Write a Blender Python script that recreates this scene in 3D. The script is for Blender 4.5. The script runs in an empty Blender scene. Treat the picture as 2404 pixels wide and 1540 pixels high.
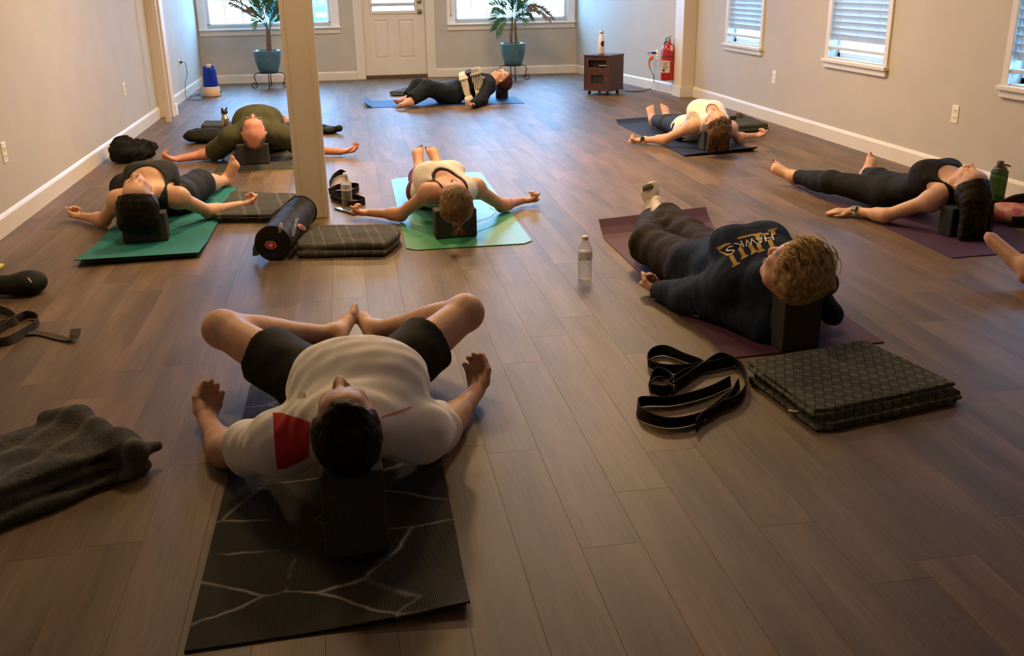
import bpy, bmesh, math, random
import numpy as np
from mathutils import Vector, Matrix
from mathutils.bvhtree import BVHTree

random.seed(7)
RNG = np.random.default_rng(7)
SC = bpy.context.scene
COL = SC.collection

# ------------------------------------------------------------------ camera
CAM_H = 1.30
F_PX = 2262.79
PITCH, YAW, ROLL = math.radians(19.831), math.radians(9.325), math.radians(-0.965)
_cy, _sy = math.cos(YAW), math.sin(YAW)
_cp, _sp = math.cos(PITCH), math.sin(PITCH)
_fwd = np.array([_sy * _cp, _cy * _cp, -_sp])
_rgt = np.array([_cy, -_sy, 0.0])
_up = np.cross(_rgt, _fwd)
_r2 = math.cos(ROLL) * _rgt + math.sin(ROLL) * _up
_u2 = -math.sin(ROLL) * _rgt + math.cos(ROLL) * _up
CAM_O = np.array([0.0, 0.0, CAM_H])
cam = bpy.data.cameras.new('camera')
cam.sensor_fit = 'HORIZONTAL'
cam.sensor_width = 36.0
cam.lens = 36.0 * F_PX / 2404.0
cam.clip_start = 0.02
cam.clip_end = 200
camo = bpy.data.objects.new('camera', cam)
COL.objects.link(camo)
camo.matrix_world = Matrix(((_r2[0], _u2[0], -_fwd[0], 0), (_r2[1], _u2[1], -_fwd[1], 0),
                            (_r2[2], _u2[2], -_fwd[2], CAM_H), (0, 0, 0, 1)))
SC.camera = camo


def ray(px, py):
    return _r2 * ((px - 1202) / F_PX) - _u2 * ((py - 770) / F_PX) + _fwd


def G(px, py, z=0.0):            # point at height z seen at this pixel
    d = ray(px, py)
    return CAM_O + d * ((z - CAM_H) / d[2])


def Yat(px, py, Y):              # point on the plane y = Y
    d = ray(px, py)
    return CAM_O + d * (Y / d[1])


def Xat(px, py, X):              # point on the plane x = X
    d = ray(px, py)
    return CAM_O + d * (X / d[0])


def PX(p):
    v = np.asarray(p, float) - CAM_O
    w = v @ _fwd
    return 1202 + F_PX * (v @ _r2) / w, 770 - F_PX * (v @ _u2) / w


# ------------------------------------------------------------------ light
SC.view_settings.view_transform = 'Standard'
SC.view_settings.look = 'None'
SC.view_settings.gamma = 1.0
SC.view_settings.use_curve_mapping = False
SC.view_settings.exposure = -0.5
world = bpy.data.worlds.new('daylight')
SC.world = world
world.use_nodes = True
bgn = world.node_tree.nodes['Background']
bgn.inputs[0].default_value = (0.23, 0.54, 1.0, 1)
bgn.inputs[1].default_value = 36.0


def area(name, loc, sx, sy, power, color, rot=(0, 0, 0), spread=180):
    l = bpy.data.lights.new(name, 'AREA')
    l.shape = 'RECTANGLE'
    l.size, l.size_y = sx, sy
    l.energy = power
    l.color = color
    l.spread = math.radians(spread)
    o = bpy.data.objects.new(name, l)
    COL.objects.link(o)
    o.location = loc
    o.rotation_euler = rot
    return o


WARM = (1.0, 0.665, 0.335)
for (lx, ly, pw) in ((-0.6, 4.4, 46), (2.2, 4.8, 26), (0.0, 7.2, 140), (1.9, 7.2, 140), (-0.1, 11.2, 90), (1.9, 11.2, 90)):
    area('ceiling_lamp_light', (lx, ly, 2.70), 0.5, 0.5, pw, WARM)

# ------------------------------------------------------------------ materials
MATS = {}


def new_mat(name):
    m = bpy.data.materials.new(name)
    m.use_nodes = True
    nt = m.node_tree
    b = nt.nodes['Principled BSDF']
    return m, nt, b


def N(nt, typ, **kw):
    n = nt.nodes.new(typ)
    for k, v in kw.items():
        if k.startswith('i_'):
            key = k[2:]
            n.inputs[int(key) if key.isdigit() else key].default_value = v
        else:
            setattr(n, k, v)
    return n


def L(nt, a, b):
    nt.links.new(a, b)


def ramp(nt, fac, stops):
    r = N(nt, 'ShaderNodeValToRGB')
    el = r.color_ramp.elements
    while len(el) < len(stops):
        el.new(0.5)
    for e, (p, c) in zip(el, stops):
        e.position = p
        e.color = (*c, 1) if len(c) == 3 else c
    L(nt, fac, r.inputs[0])
    return r


def M(name, col, rough=0.6, col2=None, nscale=20, ndetail=4, stretch=(1, 1, 1), bump=None, metal=0.0,
      spec=0.5, vcol=False, coat=0.0, sheen=0.0, lo=0.35, hi=0.65):
    """Plain procedural material: base colour, optional noise mix and bump."""
    if name in MATS:
        return MATS[name]
    m, nt, b = new_mat(name)
    b.inputs['Roughness'].default_value = rough
    b.inputs['Metallic'].default_value = metal
    b.inputs['Specular IOR Level'].default_value = spec
    b.inputs['Coat Weight'].default_value = coat
    b.inputs['Sheen Weight'].default_value = sheen
    b.inputs['Base Color'].default_value = (*col, 1)
    tc = N(nt, 'ShaderNodeTexCoord')
    mp = N(nt, 'ShaderNodeMapping')
    mp.inputs['Scale'].default_value = stretch
    L(nt, tc.outputs['Object'], mp.inputs[0])
    if vcol:
        at = N(nt, 'ShaderNodeAttribute', attribute_name='Col')
        src = at.outputs['Color']
        nz = N(nt, 'ShaderNodeTexNoise', i_Scale=nscale, i_Detail=ndetail)
        L(nt, mp.outputs[0], nz.inputs['Vector'])
        rp = ramp(nt, nz.outputs['Fac'], [(0.3, (0.9, 0.88, 0.87)), (0.7, (1.06, 1.05, 1.05))])
        mx = N(nt, 'ShaderNodeMix', data_type='RGBA', blend_type='MULTIPLY')
        mx.inputs[0].default_value = 1
        L(nt, src, mx.inputs[6])
        L(nt, rp.outputs[0], mx.inputs[7])
        L(nt, mx.outputs[2], b.inputs['Base Color'])
    elif col2 is not None:
        nz = N(nt, 'ShaderNodeTexNoise', i_Scale=nscale, i_Detail=ndetail)
        L(nt, mp.outputs[0], nz.inputs['Vector'])
        rp = ramp(nt, nz.outputs['Fac'], [(lo, col), (hi, col2)])
        L(nt, rp.outputs[0], b.inputs['Base Color'])
    if bump:
        nb = N(nt, 'ShaderNodeTexNoise', i_Scale=bump[0], i_Detail=3)
        L(nt, mp.outputs[0], nb.inputs['Vector'])
        bp = N(nt, 'ShaderNodeBump')
        bp.inputs['Strength'].default_value = bump[1]
        bp.inputs['Distance'].default_value = 0.01
        L(nt, nb.outputs['Fac'], bp.inputs['Height'])
        L(nt, bp.outputs[0], b.inputs['Normal'])
    MATS[name] = m
    return m


# ------------------------------------------------------------------ object helpers
def link(o, parent=None):
    COL.objects.link(o)
    if parent is not None:
        o.parent = parent
    return o


def tag(o, label=None, cat=None, group=None, kind=None):
    if label:
        o['label'] = label
    if cat:
        o['category'] = cat
    if group:
        o['group'] = group
    if kind:
        o['kind'] = kind
    return o


def thing(name, label, cat, loc=(0, 0, 0), group=None):
    o = bpy.data.objects.new(name, None)
    o.empty_display_size = 0.05
    link(o)
    o.location = tuple(float(v) for v in loc)
    tag(o, label, cat, group)
    return o


def root_loc(parent):
    v = np.zeros(3)
    while parent is not None:
        v = v + np.array(parent.location)
        parent = parent.parent
    return v


def obj_np(name, V, F, mat, parent=None, smooth=True, origin=None, col=None):
    """Mesh object from numpy verts (world coordinates) and quad / tri faces."""
    V = np.asarray(V, np.float32)
    F = np.asarray(F, np.int32)
    o0 = root_loc(parent)
    if origin is not None:
        o0 = o0 + 0
    loc = np.zeros(3)
    if parent is None and origin is not None:
        loc = np.asarray(origin, float)
        V = V - loc
    else:
        V = V - o0
    me = bpy.data.meshes.new(name)
    n = F.shape[1]
    me.vertices.add(len(V))
    me.vertices.foreach_set('co', V.astype(np.float32).ravel())
    me.loops.add(F.size)
    me.loops.foreach_set('vertex_index', F.ravel())
    me.polygons.add(len(F))
    me.polygons.foreach_set('loop_start', np.arange(0, F.size, n, dtype=np.int32))
    me.polygons.foreach_set('use_smooth', np.full(len(F), smooth))
    me.update(calc_edges=True)
    if col is not None:
        a = me.color_attributes.new('Col', 'FLOAT_COLOR', 'POINT')
        a.data.foreach_set('color', np.hstack([col, np.ones((len(col), 1))]).astype(np.float32).ravel())
    if mat is not None:
        me.materials.append(mat)
    o = bpy.data.objects.new(name, me)
    link(o, parent)
    if parent is None:
        o.location = tuple(loc)
    return o


def obj_bm(name, bm, mat, parent=None, smooth=False, origin=None):
    """Mesh object from a bmesh whose coordinates are world coordinates."""
    loc = np.zeros(3)
    if parent is not None:
        off = root_loc(parent)
    else:
        off = np.zeros(3)
        if origin is not None:
            off = loc = np.asarray(origin, float)
    bmesh.ops.translate(bm, verts=bm.verts, vec=Vector(tuple(-off)))
    bmesh.ops.recalc_face_normals(bm, faces=bm.faces)
    for f in bm.faces:
        f.smooth = smooth
    me = bpy.data.meshes.new(name)
    bm.to_mesh(me)
    bm.free()
    mats = mat if isinstance(mat, (list, tuple)) else [mat]
    for m in mats:
        me.materials.append(m)
    o = bpy.data.objects.new(name, me)
    link(o, parent)
    if parent is None:
        o.location = tuple(loc)
    return o


def bm_box(bm, lo, hi, bev=0.0, mi=0, rot=None, seg=2):
    """Axis box, optionally bevelled; rot = (Matrix3, pivot)."""
    t = bmesh.new()
    r = bmesh.ops.create_cube(t, size=1.0)
    lo, hi = np.asarray(lo, float), np.asarray(hi, float)
    for v in t.verts:
        v.co = Vector(tuple(lo + (np.array(v.co) + 0.5) * (hi - lo)))
    if bev > 0:
        bmesh.ops.bevel(t, geom=t.edges[:], offset=bev, segments=seg, affect='EDGES', profile=0.5)
    if rot is not None:
        R, pv = rot
        pv = Vector(tuple(pv))
        for v in t.verts:
            v.co = R @ (v.co - pv) + pv
    merge(bm, t, mi)


def merge(bm, t, mi=0):
    mp = {}
    for v in t.verts:
        mp[v] = bm.verts.new(v.co)
    for f in t.faces:
        try:
            nf = bm.faces.new([mp[v] for v in f.verts])
            nf.material_index = mi if mi else f.material_index
            nf.smooth = f.smooth
        except ValueError:
            pass
    t.free()


def bm_lathe(bm, prof, c, seg=32, axis=(0, 0, 1), mi=0, sq=None):
    """Revolve [(r, h), ...] round an axis through c. sq = superellipse power for squarish pots."""
    ax = Vector(axis).normalized()
    q = Vector((0, 0, 1)).rotation_difference(ax)
    c = Vector(tuple(float(x) for x in c))
    rings = []
    for r, h in prof:
        ring = []
        for i in range(seg):
            a = 2 * math.pi * i / seg
            cx, sx = math.cos(a), math.sin(a)
            k = 1.0
            if sq:
                k = 1.0 / ((abs(cx) ** sq + abs(sx) ** sq) ** (1 / sq))
            ring.append(bm.verts.new(c + q @ Vector((r * k * cx, r * k * sx, h))))
        rings.append(ring)
    for a, b in zip(rings, rings[1:]):
        for i in range(seg):
            f = bm.faces.new((a[i], a[(i + 1) % seg], b[(i + 1) % seg], b[i]))
            f.material_index = mi
    for ring, flip in ((rings[0], True), (rings[-1], False)):
        f = bm.faces.new(ring[::-1] if flip else ring)
        f.material_index = mi
    return bm


def smooth_path(pts, n=8):
    """Catmull-Rom through points."""
    P = [np.asarray(p, float) for p in pts]
    P = [2 * P[0] - P[1]] + P + [2 * P[-1] - P[-2]]
    out = []
    for i in range(1, len(P) - 2):
        p0, p1, p2, p3 = P[i - 1], P[i], P[i + 1], P[i + 2]
        for k in range(n):
            t = k / n
            out.append(0.5 * ((2 * p1) + (-p0 + p2) * t + (2 * p0 - 5 * p1 + 4 * p2 - p3) * t * t + (-p0 + 3 * p1 - 3 * p2 + p3) * t ** 3))
    out.append(P[-2])
    return np.array(out)


def bm_tube(bm, pts, r, seg=8, mi=0, r1=None, caps=True):
    pts = [Vector(tuple(float(x) for x in p)) for p in pts]
    n = len(pts)
    t0 = (pts[1] - pts[0]).normalized()
    up = Vector((0, 0, 1)) if abs(t0.z) < 0.9 else Vector((1, 0, 0))
    rings = []
    for i, p in enumerate(pts):
        t = (pts[min(i + 1, n - 1)] - pts[max(i - 1, 0)])
        if t.length < 1e-9:
            t = t0
        t = t.normalized()
        s = t.cross(up)
        if s.length < 1e-5:
            s = t.cross(Vector((0, 1, 0)))
        s.normalize()
        up = s.cross(t).normalized()
        rr = r if r1 is None else r + (r1 - r) * i / (n - 1)
        rings.append([bm.verts.new(p + s * (rr * math.cos(a)) + up * (rr * math.sin(a))) for a in
                      [2 * math.pi * k / seg for k in range(seg)]])
    for a, b in zip(rings, rings[1:]):
        for i in range(seg):
            f = bm.faces.new((a[i], a[(i + 1) % seg], b[(i + 1) % seg], b[i]))
            f.material_index = mi
            f.smooth = True
    if caps:
        for ring in (rings[0][::-1], rings[-1]):
            f = bm.faces.new(ring)
            f.material_index = mi
    return bm


def bm_ribbon(bm, pts, wid, dirs, th=0.003, mi=0):
    """Strap: strip of width wid along dirs (one vector or one per point) with thickness."""
    pts = [Vector(tuple(float(x) for x in p)) for p in pts]
    n = len(pts)
    if not isinstance(dirs[0], (list, tuple, np.ndarray, Vector)):
        dirs = [dirs] * n
    rows = []
    for i, p in enumerate(pts):
        t = (pts[min(i + 1, n - 1)] - pts[max(i - 1, 0)]).normalized()
        d = Vector(tuple(float(x) for x in dirs[i]))
        d = (d - t * d.dot(t))
        if d.length < 1e-6:
            d = Vector((0, 0, 1))
        d.normalize()
        nn = t.cross(d).normalized() * (th / 2)
        w = d * (wid / 2)
        rows.append([bm.verts.new(p - w - nn), bm.verts.new(p + w - nn), bm.verts.new(p + w + nn), bm.verts.new(p - w + nn)])
    for a, b in zip(rows, rows[1:]):
        for i in range(4):
            f = bm.faces.new((a[i], a[(i + 1) % 4], b[(i + 1) % 4], b[i]))
            f.material_index = mi
            f.smooth = False
    bm.faces.new(rows[0][::-1])
    bm.faces.new(rows[-1])
    return bm


def rotz(a):
    return Matrix.Rotation(a, 3, 'Z')


# ------------------------------------------------------------------ implicit surfaces (smooth unions meshed with surface nets)
V3 = lambda *a: np.array(a if len(a) > 1 else a[0], float)


def unit(v):
    v = np.asarray(v, float)
    return v / np.linalg.norm(v)


class Prim:
    def __init__(s, fn, lo, hi):
        s.fn, s.lo, s.hi = fn, np.asarray(lo, float), np.asarray(hi, float)


def cap(a, b, ra, rb=None, n=None, flat=1.0):
    a, b = V3(a), V3(b)
    rb = ra if rb is None else rb
    ba = b - a
    l2 = max(ba @ ba, 1e-9)
    kk = 1.0 / (flat * flat) - 1.0
    nn = unit(n) if n is not None else None

    def fn(X, Y, Z):
        x, y, z = X - a[0], Y - a[1], Z - a[2]
        t = np.clip((x * ba[0] + y * ba[1] + z * ba[2]) / l2, 0, 1)
        x, y, z = x - t * ba[0], y - t * ba[1], z - t * ba[2]
        q = x * x + y * y + z * z
        if nn is not None:
            vn = x * nn[0] + y * nn[1] + z * nn[2]
            q = q + kk * vn * vn
        return np.sqrt(q) - (ra + (rb - ra) * t)
    r = max(ra, rb)
    return Prim(fn, np.minimum(a, b) - r, np.maximum(a, b) + r)


def ell(c, axes, rad):
    c = V3(c)
    A = [unit(v) for v in axes]
    R = [float(r) for r in rad]
    mr = max(R)

    def fn(X, Y, Z):
        x, y, z = X - c[0], Y - c[1], Z - c[2]
        k0 = 0
        k1 = 0
        for ax, r in zip(A, R):
            t = (x * ax[0] + y * ax[1] + z * ax[2]) / r
            k0 = k0 + t * t
            k1 = k1 + (t / r) ** 2
        k0 = np.sqrt(k0)
        return k0 * (k0 - 1.0) / np.maximum(np.sqrt(k1), 1e-6)
    return Prim(fn, c - mr, c + mr)


def ball(c, r):
    c = V3(c)

    def fn(X, Y, Z):
        return np.sqrt((X - c[0]) ** 2 + (Y - c[1]) ** 2 + (Z - c[2]) ** 2) - r
    return Prim(fn, c - r, c + r)


def prism(pts, z0, z1, r):
    """Vertical rounded prism over a convex polygon (counter-clockwise or not)."""
    P = np.array([[p[0], p[1]] for p in pts], float)
    ctr = P.mean(0)
    E = []
    for i in range(len(P)):
        a, b = P[i], P[(i + 1) % len(P)]
        nn = np.array([b[1] - a[1], -(b[0] - a[0])])
        nn /= np.linalg.norm(nn)
        if nn @ (ctr - a) > 0:
            nn = -nn
        E.append((nn, nn @ a))
    zc, hz = (z0 + z1) / 2, (z1 - z0) / 2

    def fn(X, Y, Z):
        d = None
        for nn, o in E:
            e = X * nn[0] + Y * nn[1] - o + r
            d = e if d is None else np.maximum(d, e)
        dz = np.abs(Z - zc) - hz + r
        return np.minimum(np.maximum(d, dz), 0) + np.sqrt(np.maximum(d, 0) ** 2 + np.maximum(dz, 0) ** 2) - r
    lo = [P[:, 0].min(), P[:, 1].min(), z0]
    hi = [P[:, 0].max(), P[:, 1].max(), z1]
    return Prim(fn, lo, hi)


def clip(p, pt, nrm):
    """Keep the side of the plane opposite to nrm."""
    pt, nrm = V3(pt), unit(nrm)

    def fn(X, Y, Z):
        return np.maximum(p.fn(X, Y, Z), (X - pt[0]) * nrm[0] + (Y - pt[1]) * nrm[1] + (Z - pt[2]) * nrm[2])
    return Prim(fn, p.lo, p.hi)


def grow(p, d):
    def fn(X, Y, Z):
        return p.fn(X, Y, Z) - d
    return Prim(fn, p.lo - d, p.hi + d)


class Field:
    def __init__(s, prims, h, pad=0.03):
        lo = np.min([p.lo for p, k in prims], 0) - pad
        hi = np.max([p.hi for p, k in prims], 0) + pad
        lo[2] = max(lo[2], -0.03)
        s.lo, s.h = lo, h
        s.n = np.ceil((hi - lo) / h).astype(int) + 1
        s.f = np.full(s.n, 1.0, np.float32)
        for p, k in prims:
            s.add(p, k)

    def view(s, p, pad):
        i0 = np.maximum(np.floor((p.lo - pad - s.lo) / s.h).astype(int), 0)
        i1 = np.minimum(np.ceil((p.hi + pad - s.lo) / s.h).astype(int) + 1, s.n)
        if np.any(i1 <= i0):
            return None
        sl = tuple(slice(a, b) for a, b in zip(i0, i1))
        g = [(s.lo[d] + s.h * np.arange(i0[d], i1[d])).astype(np.float32) for d in range(3)]
        return sl, g[0][:, None, None], g[1][None, :, None], g[2][None, None, :]

    def add(s, p, k=0.02):
        w = s.view(p, k + 3 * s.h)
        if w is None:
            return s
        sl, X, Y, Z = w
        d = p.fn(X, Y, Z).astype(np.float32)
        a = s.f[sl]
        if k > 0:
            hh = np.maximum(k - np.abs(a - d), 0)
            s.f[sl] = np.minimum(a, d) - hh * hh * (0.25 / k)
        else:
            s.f[sl] = np.minimum(a, d)
        return s

    def sub(s, p, k=0.0):
        w = s.view(p, k + 3 * s.h)
        if w is None:
            return s
        sl, X, Y, Z = w
        d = -p.fn(X, Y, Z).astype(np.float32)
        a = s.f[sl]
        if k > 0:
            hh = np.maximum(k - np.abs(a - d), 0)
            s.f[sl] = np.maximum(a, d) + hh * hh * (0.25 / k)
        else:
            s.f[sl] = np.maximum(a, d)
        return s

    def plane(s, pt, nrm):
        pt, nrm = V3(pt), unit(nrm)
        g = [(s.lo[d] + s.h * np.arange(s.n[d])).astype(np.float32) for d in range(3)]
        s.f = np.maximum(s.f, (g[0][:, None, None] - pt[0]) * nrm[0] + (g[1][None, :, None] - pt[1]) * nrm[1] + (g[2][None, None, :] - pt[2]) * nrm[2])
        return s

    def warp(s, fn):
        g = [(s.lo[d] + s.h * np.arange(s.n[d])).astype(np.float32) for d in range(3)]
        s.f = s.f + fn(g[0][:, None, None], g[1][None, :, None], g[2][None, None, :]).astype(np.float32)
        return s

    def mesh(s, it=1):
        f = np.maximum(np.minimum(s.f, 1), -1)
        for ax in range(3):                       # closed border
            sl = [slice(None)] * 3
            for e in (0, -1):
                sl[ax] = e
                f[tuple(sl)] = np.maximum(f[tuple(sl)], 1e-3)
        ins = f < 0
        c = np.zeros(np.array(f.shape) - 1, np.int8)
        for dx in (0, 1):
            for dy in (0, 1):
                for dz in (0, 1):
                    c += ins[dx:f.shape[0] - 1 + dx, dy:f.shape[1] - 1 + dy, dz:f.shape[2] - 1 + dz]
        act = (c > 0) & (c < 8)
        I = np.argwhere(act)
        vid = np.full(c.shape, -1, np.int32)
        vid[act] = np.arange(len(I))
        cn = [(a, b, d) for a in (0, 1) for b in (0, 1) for d in (0, 1)]
        vals = {q: f[I[:, 0] + q[0], I[:, 1] + q[1], I[:, 2] + q[2]] for q in cn}
        acc = np.zeros((len(I), 3))
        cnt = np.zeros(len(I))
        for q in cn:
            for ax in range(3):
                if q[ax] == 0:
                    r = list(q)
                    r[ax] = 1
                    a, b = vals[q], vals[tuple(r)]
                    m = (a < 0) != (b < 0)
                    t = a[m] / (a[m] - b[m])
                    p = np.tile(np.array(q, float), (m.sum(), 1))
                    p[:, ax] += t
                    acc[m] += p
                    cnt[m] += 1
        V = (I + acc / np.maximum(cnt, 1)[:, None]) * s.h + s.lo
        Fs = []
        for ax in range(3):
            u, w = (ax + 1) % 3, (ax + 2) % 3
            a = [slice(None)] * 3
            b = [slice(None)] * 3
            a[ax] = slice(0, -1)
            b[ax] = slice(1, None)
            A, B = ins[tuple(a)], ins[tuple(b)]
            E = np.argwhere(A != B)
            E = E[(E[:, u] > 0) & (E[:, w] > 0) & (E[:, u] < f.shape[u] - 1) & (E[:, w] < f.shape[w] - 1)]
            sgn = A[E[:, 0], E[:, 1], E[:, 2]]
            q = []
            for du, dw in ((-1, -1), (0, -1), (0, 0), (-1, 0)):
                e = E.copy()
                e[:, u] += du
                e[:, w] += dw
                q.append(vid[e[:, 0], e[:, 1], e[:, 2]])
            Q = np.stack(q, 1)
            Q[~sgn] = Q[~sgn][:, ::-1]
            Fs.append(Q)
        F = np.concatenate(Fs)
        F = F[(F >= 0).all(1)]
        for _ in range(it):
            nb = np.zeros_like(V)
            ct = np.zeros(len(V))
            for i in range(4):
                for j in ((i + 1) % 4, (i - 1) % 4):
                    for d in range(3):
                        nb[:, d] += np.bincount(F[:, i], V[F[:, j], d], len(V))
                    ct += np.bincount(F[:, i], minlength=len(V))
            V = 0.5 * V + 0.5 * nb / np.maximum(ct, 1)[:, None]
        return V, F


def mesh_field(name, prims, h, mat, parent=None, subs=(), planes=(), warp=None, it=1, floor=None, origin=None, col=None):
    fl = Field(prims, h)
    if warp is not None:
        fl.warp(warp)
    for p, k in subs:
        fl.sub(p, k)
    for pt, nr in planes:
        fl.plane(pt, nr)
    if floor is not None:
        fl.plane((0, 0, floor), (0, 0, -1))
    V, F = fl.mesh(it)
    if floor is not None:
        V[:, 2] = np.maximum(V[:, 2], floor)
    c = col(V) if callable(col) else None
    return obj_np(name, V, F, mat, parent, origin=origin, col=c)


def folds(amp, fx, seed=0):
    r = np.random.default_rng(seed)
    W = [(r.normal(size=3) * fx, r.uniform(0, 6.28), r.normal(size=3) * fx * 0.4, r.uniform(0, 6.28)) for _ in range(5)]

    def fn(X, Y, Z):
        t = 0
        for k, ph, k2, ph2 in W:
            t = t + np.sin(X * k[0] + Y * k[1] + Z * k[2] + ph + 1.5 * np.sin(X * k2[0] + Y * k2[1] + Z * k2[2] + ph2))
        return amp * t / 5
    return fn


# ------------------------------------------------------------------ flat prints laid on a surface
def bvh_of(o):
    me = o.data
    V = np.empty(len(me.vertices) * 3, np.float32)
    me.vertices.foreach_get('co', V)
    V = V.reshape(-1, 3) + root_loc(o.parent) + (np.array(o.location) if o.parent is None else 0)
    F = [tuple(p.vertices) for p in me.polygons]
    return BVHTree.FromPolygons([Vector(v) for v in V.tolist()], F)


def decal(name, target, polys, mat, parent, off=0.0015, cut=6.0, bvh=None, smooth=True):
    """Print on the surface of target: 2-D polygons given in photo pixels are laid on it from where they are seen."""
    bvh = bvh or bvh_of(target)
    bm = bmesh.new()
    for pl in polys:
        t = bmesh.new()
        vs = [t.verts.new((x, y, 0)) for x, y in pl]
        try:
            t.faces.new(vs)
        except ValueError:
            t.free()
            continue
        bmesh.ops.triangulate(t, faces=t.faces[:])
        for _ in range(5):
            ed = [e for e in t.edges if e.calc_length() > cut]
            if not ed:
                break
            bmesh.ops.subdivide_edges(t, edges=ed, cuts=1)
            bmesh.ops.triangulate(t, faces=t.faces[:])
        merge(bm, t)
    dead = []
    for v in bm.verts:
        d = Vector(tuple(ray(v.co.x, v.co.y))).normalized()
        hit = bvh.ray_cast(Vector(tuple(CAM_O)), d)
        if hit[0] is None:
            dead.append(v)
        else:
            nn = hit[1]
            if nn.dot(d) > 0:
                nn = -nn
            v.co = hit[0] + nn * off
    bmesh.ops.delete(bm, geom=dead, context='VERTS')
    return obj_bm(name, bm, mat, parent, smooth=smooth)


def text_polys(body, quad, font_w=1.0, extrude_gap=0.0):
    """Outline polygons of a text mapped into a pixel quad (tl, tr, br, bl)."""
    cu = bpy.data.curves.new('t', 'FONT')
    cu.body = body
    cu.resolution_u = 3
    o = bpy.data.objects.new('t', cu)
    COL.objects.link(o)
    dg = bpy.context.evaluated_depsgraph_get()
    me = o.evaluated_get(dg).to_mesh()
    V = np.array([v.co[:] for v in me.vertices])
    F = [tuple(p.vertices) for p in me.polygons]
    o.evaluated_get(dg).to_mesh_clear()
    bpy.data.objects.remove(o)
    bpy.data.curves.remove(cu)
    lo, hi = V.min(0), V.max(0)
    tl, tr, br, bl = [np.array(q, float) for q in quad]
    out = []
    UV = (V[:, :2] - lo[:2]) / (hi[:2] - lo[:2])
    P = []
    for u, v in UV:
        top = tl + (tr - tl) * u
        bot = bl + (br - bl) * u
        P.append(bot + (top - bot) * v)
    for f in F:
        out.append([tuple(P[i]) for i in f])
    return out


def disc(cx, cy, rx, ry=None, n=24, rot=0.0):
    ry = rx if ry is None else ry
    c, s = math.cos(rot), math.sin(rot)
    return [(cx + rx * math.cos(a) * c - ry * math.sin(a) * s, cy + rx * math.cos(a) * s + ry * math.sin(a) * c)
            for a in [2 * math.pi * i / n for i in range(n)]]

# ================================================================== the room
XL, XR, YB, YN, ZC = -1.948, 3.955, 14.365, -1.7, 2.75
m_wall = M('wall_paint', (0.47, 0.435, 0.365), 0.75, (0.50, 0.46, 0.385), 3, 3, bump=(180, 0.04))
m_trim = M('trim_paint', (0.66, 0.605, 0.51), 0.42, (0.69, 0.635, 0.535), 4, 2)
m_ceil = M('ceiling_paint', (0.78, 0.76, 0.72), 0.8, (0.8, 0.78, 0.74), 5, 2)
m_white = M('white_vinyl', (0.80, 0.82, 0.84), 0.4, (0.83, 0.85, 0.87), 6, 2)
m_blind = M('blind_slat', (0.50, 0.54, 0.56), 0.45, (0.53, 0.57, 0.59), 6, 2)
_nt = m_blind.node_tree
_tl = N(_nt, 'ShaderNodeBsdfTranslucent')
_tl.inputs[0].default_value = (0.80, 0.92, 0.90, 1)
_ms = N(_nt, 'ShaderNodeMixShader')
_ms.inputs[0].default_value = 0.045
L(_nt, _nt.nodes['Principled BSDF'].outputs[0], _ms.inputs[1])
L(_nt, _tl.outputs[0], _ms.inputs[2])
L(_nt, _ms.outputs[0], _nt.nodes['Material Output'].inputs[0])
m_thresh = M('threshold_wood', (0.07, 0.04, 0.022), 0.5, (0.1, 0.055, 0.03), 20, 3)
m_brass = M('aged_brass', (0.25, 0.18, 0.1), 0.35, metal=0.9)


def glass_mat():
    m, nt, b = new_mat('window_glass')
    nt.nodes.remove(b)
    out = nt.nodes['Material Output']
    tr = N(nt, 'ShaderNodeBsdfTransparent')
    tr.inputs[0].default_value = (0.95, 0.98, 0.99, 1)
    gl = N(nt, 'ShaderNodeBsdfGlossy')
    gl.inputs['Roughness'].default_value = 0.02
    fr = N(nt, 'ShaderNodeLayerWeight')
    pw = N(nt, 'ShaderNodeMath', operation='POWER', i_1=5.0)
    L(nt, fr.outputs['Facing'], pw.inputs[0])
    ma = N(nt, 'ShaderNodeMath', operation='MULTIPLY_ADD', i_1=0.9, i_2=0.03)
    L(nt, pw.outputs[0], ma.inputs[0])
    mx = N(nt, 'ShaderNodeMixShader')
    L(nt, ma.outputs[0], mx.inputs[0])
    L(nt, tr.outputs[0], mx.inputs[1])
    L(nt, gl.outputs[0], mx.inputs[2])
    L(nt, mx.outputs[0], out.inputs[0])
    return m


m_glass = glass_mat()


def struct(name, bm, mat, parent=None, smooth=False):
    o = obj_bm(name, bm, mat, parent, smooth)
    if parent is None:
        o['kind'] = 'structure'
    return o


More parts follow.
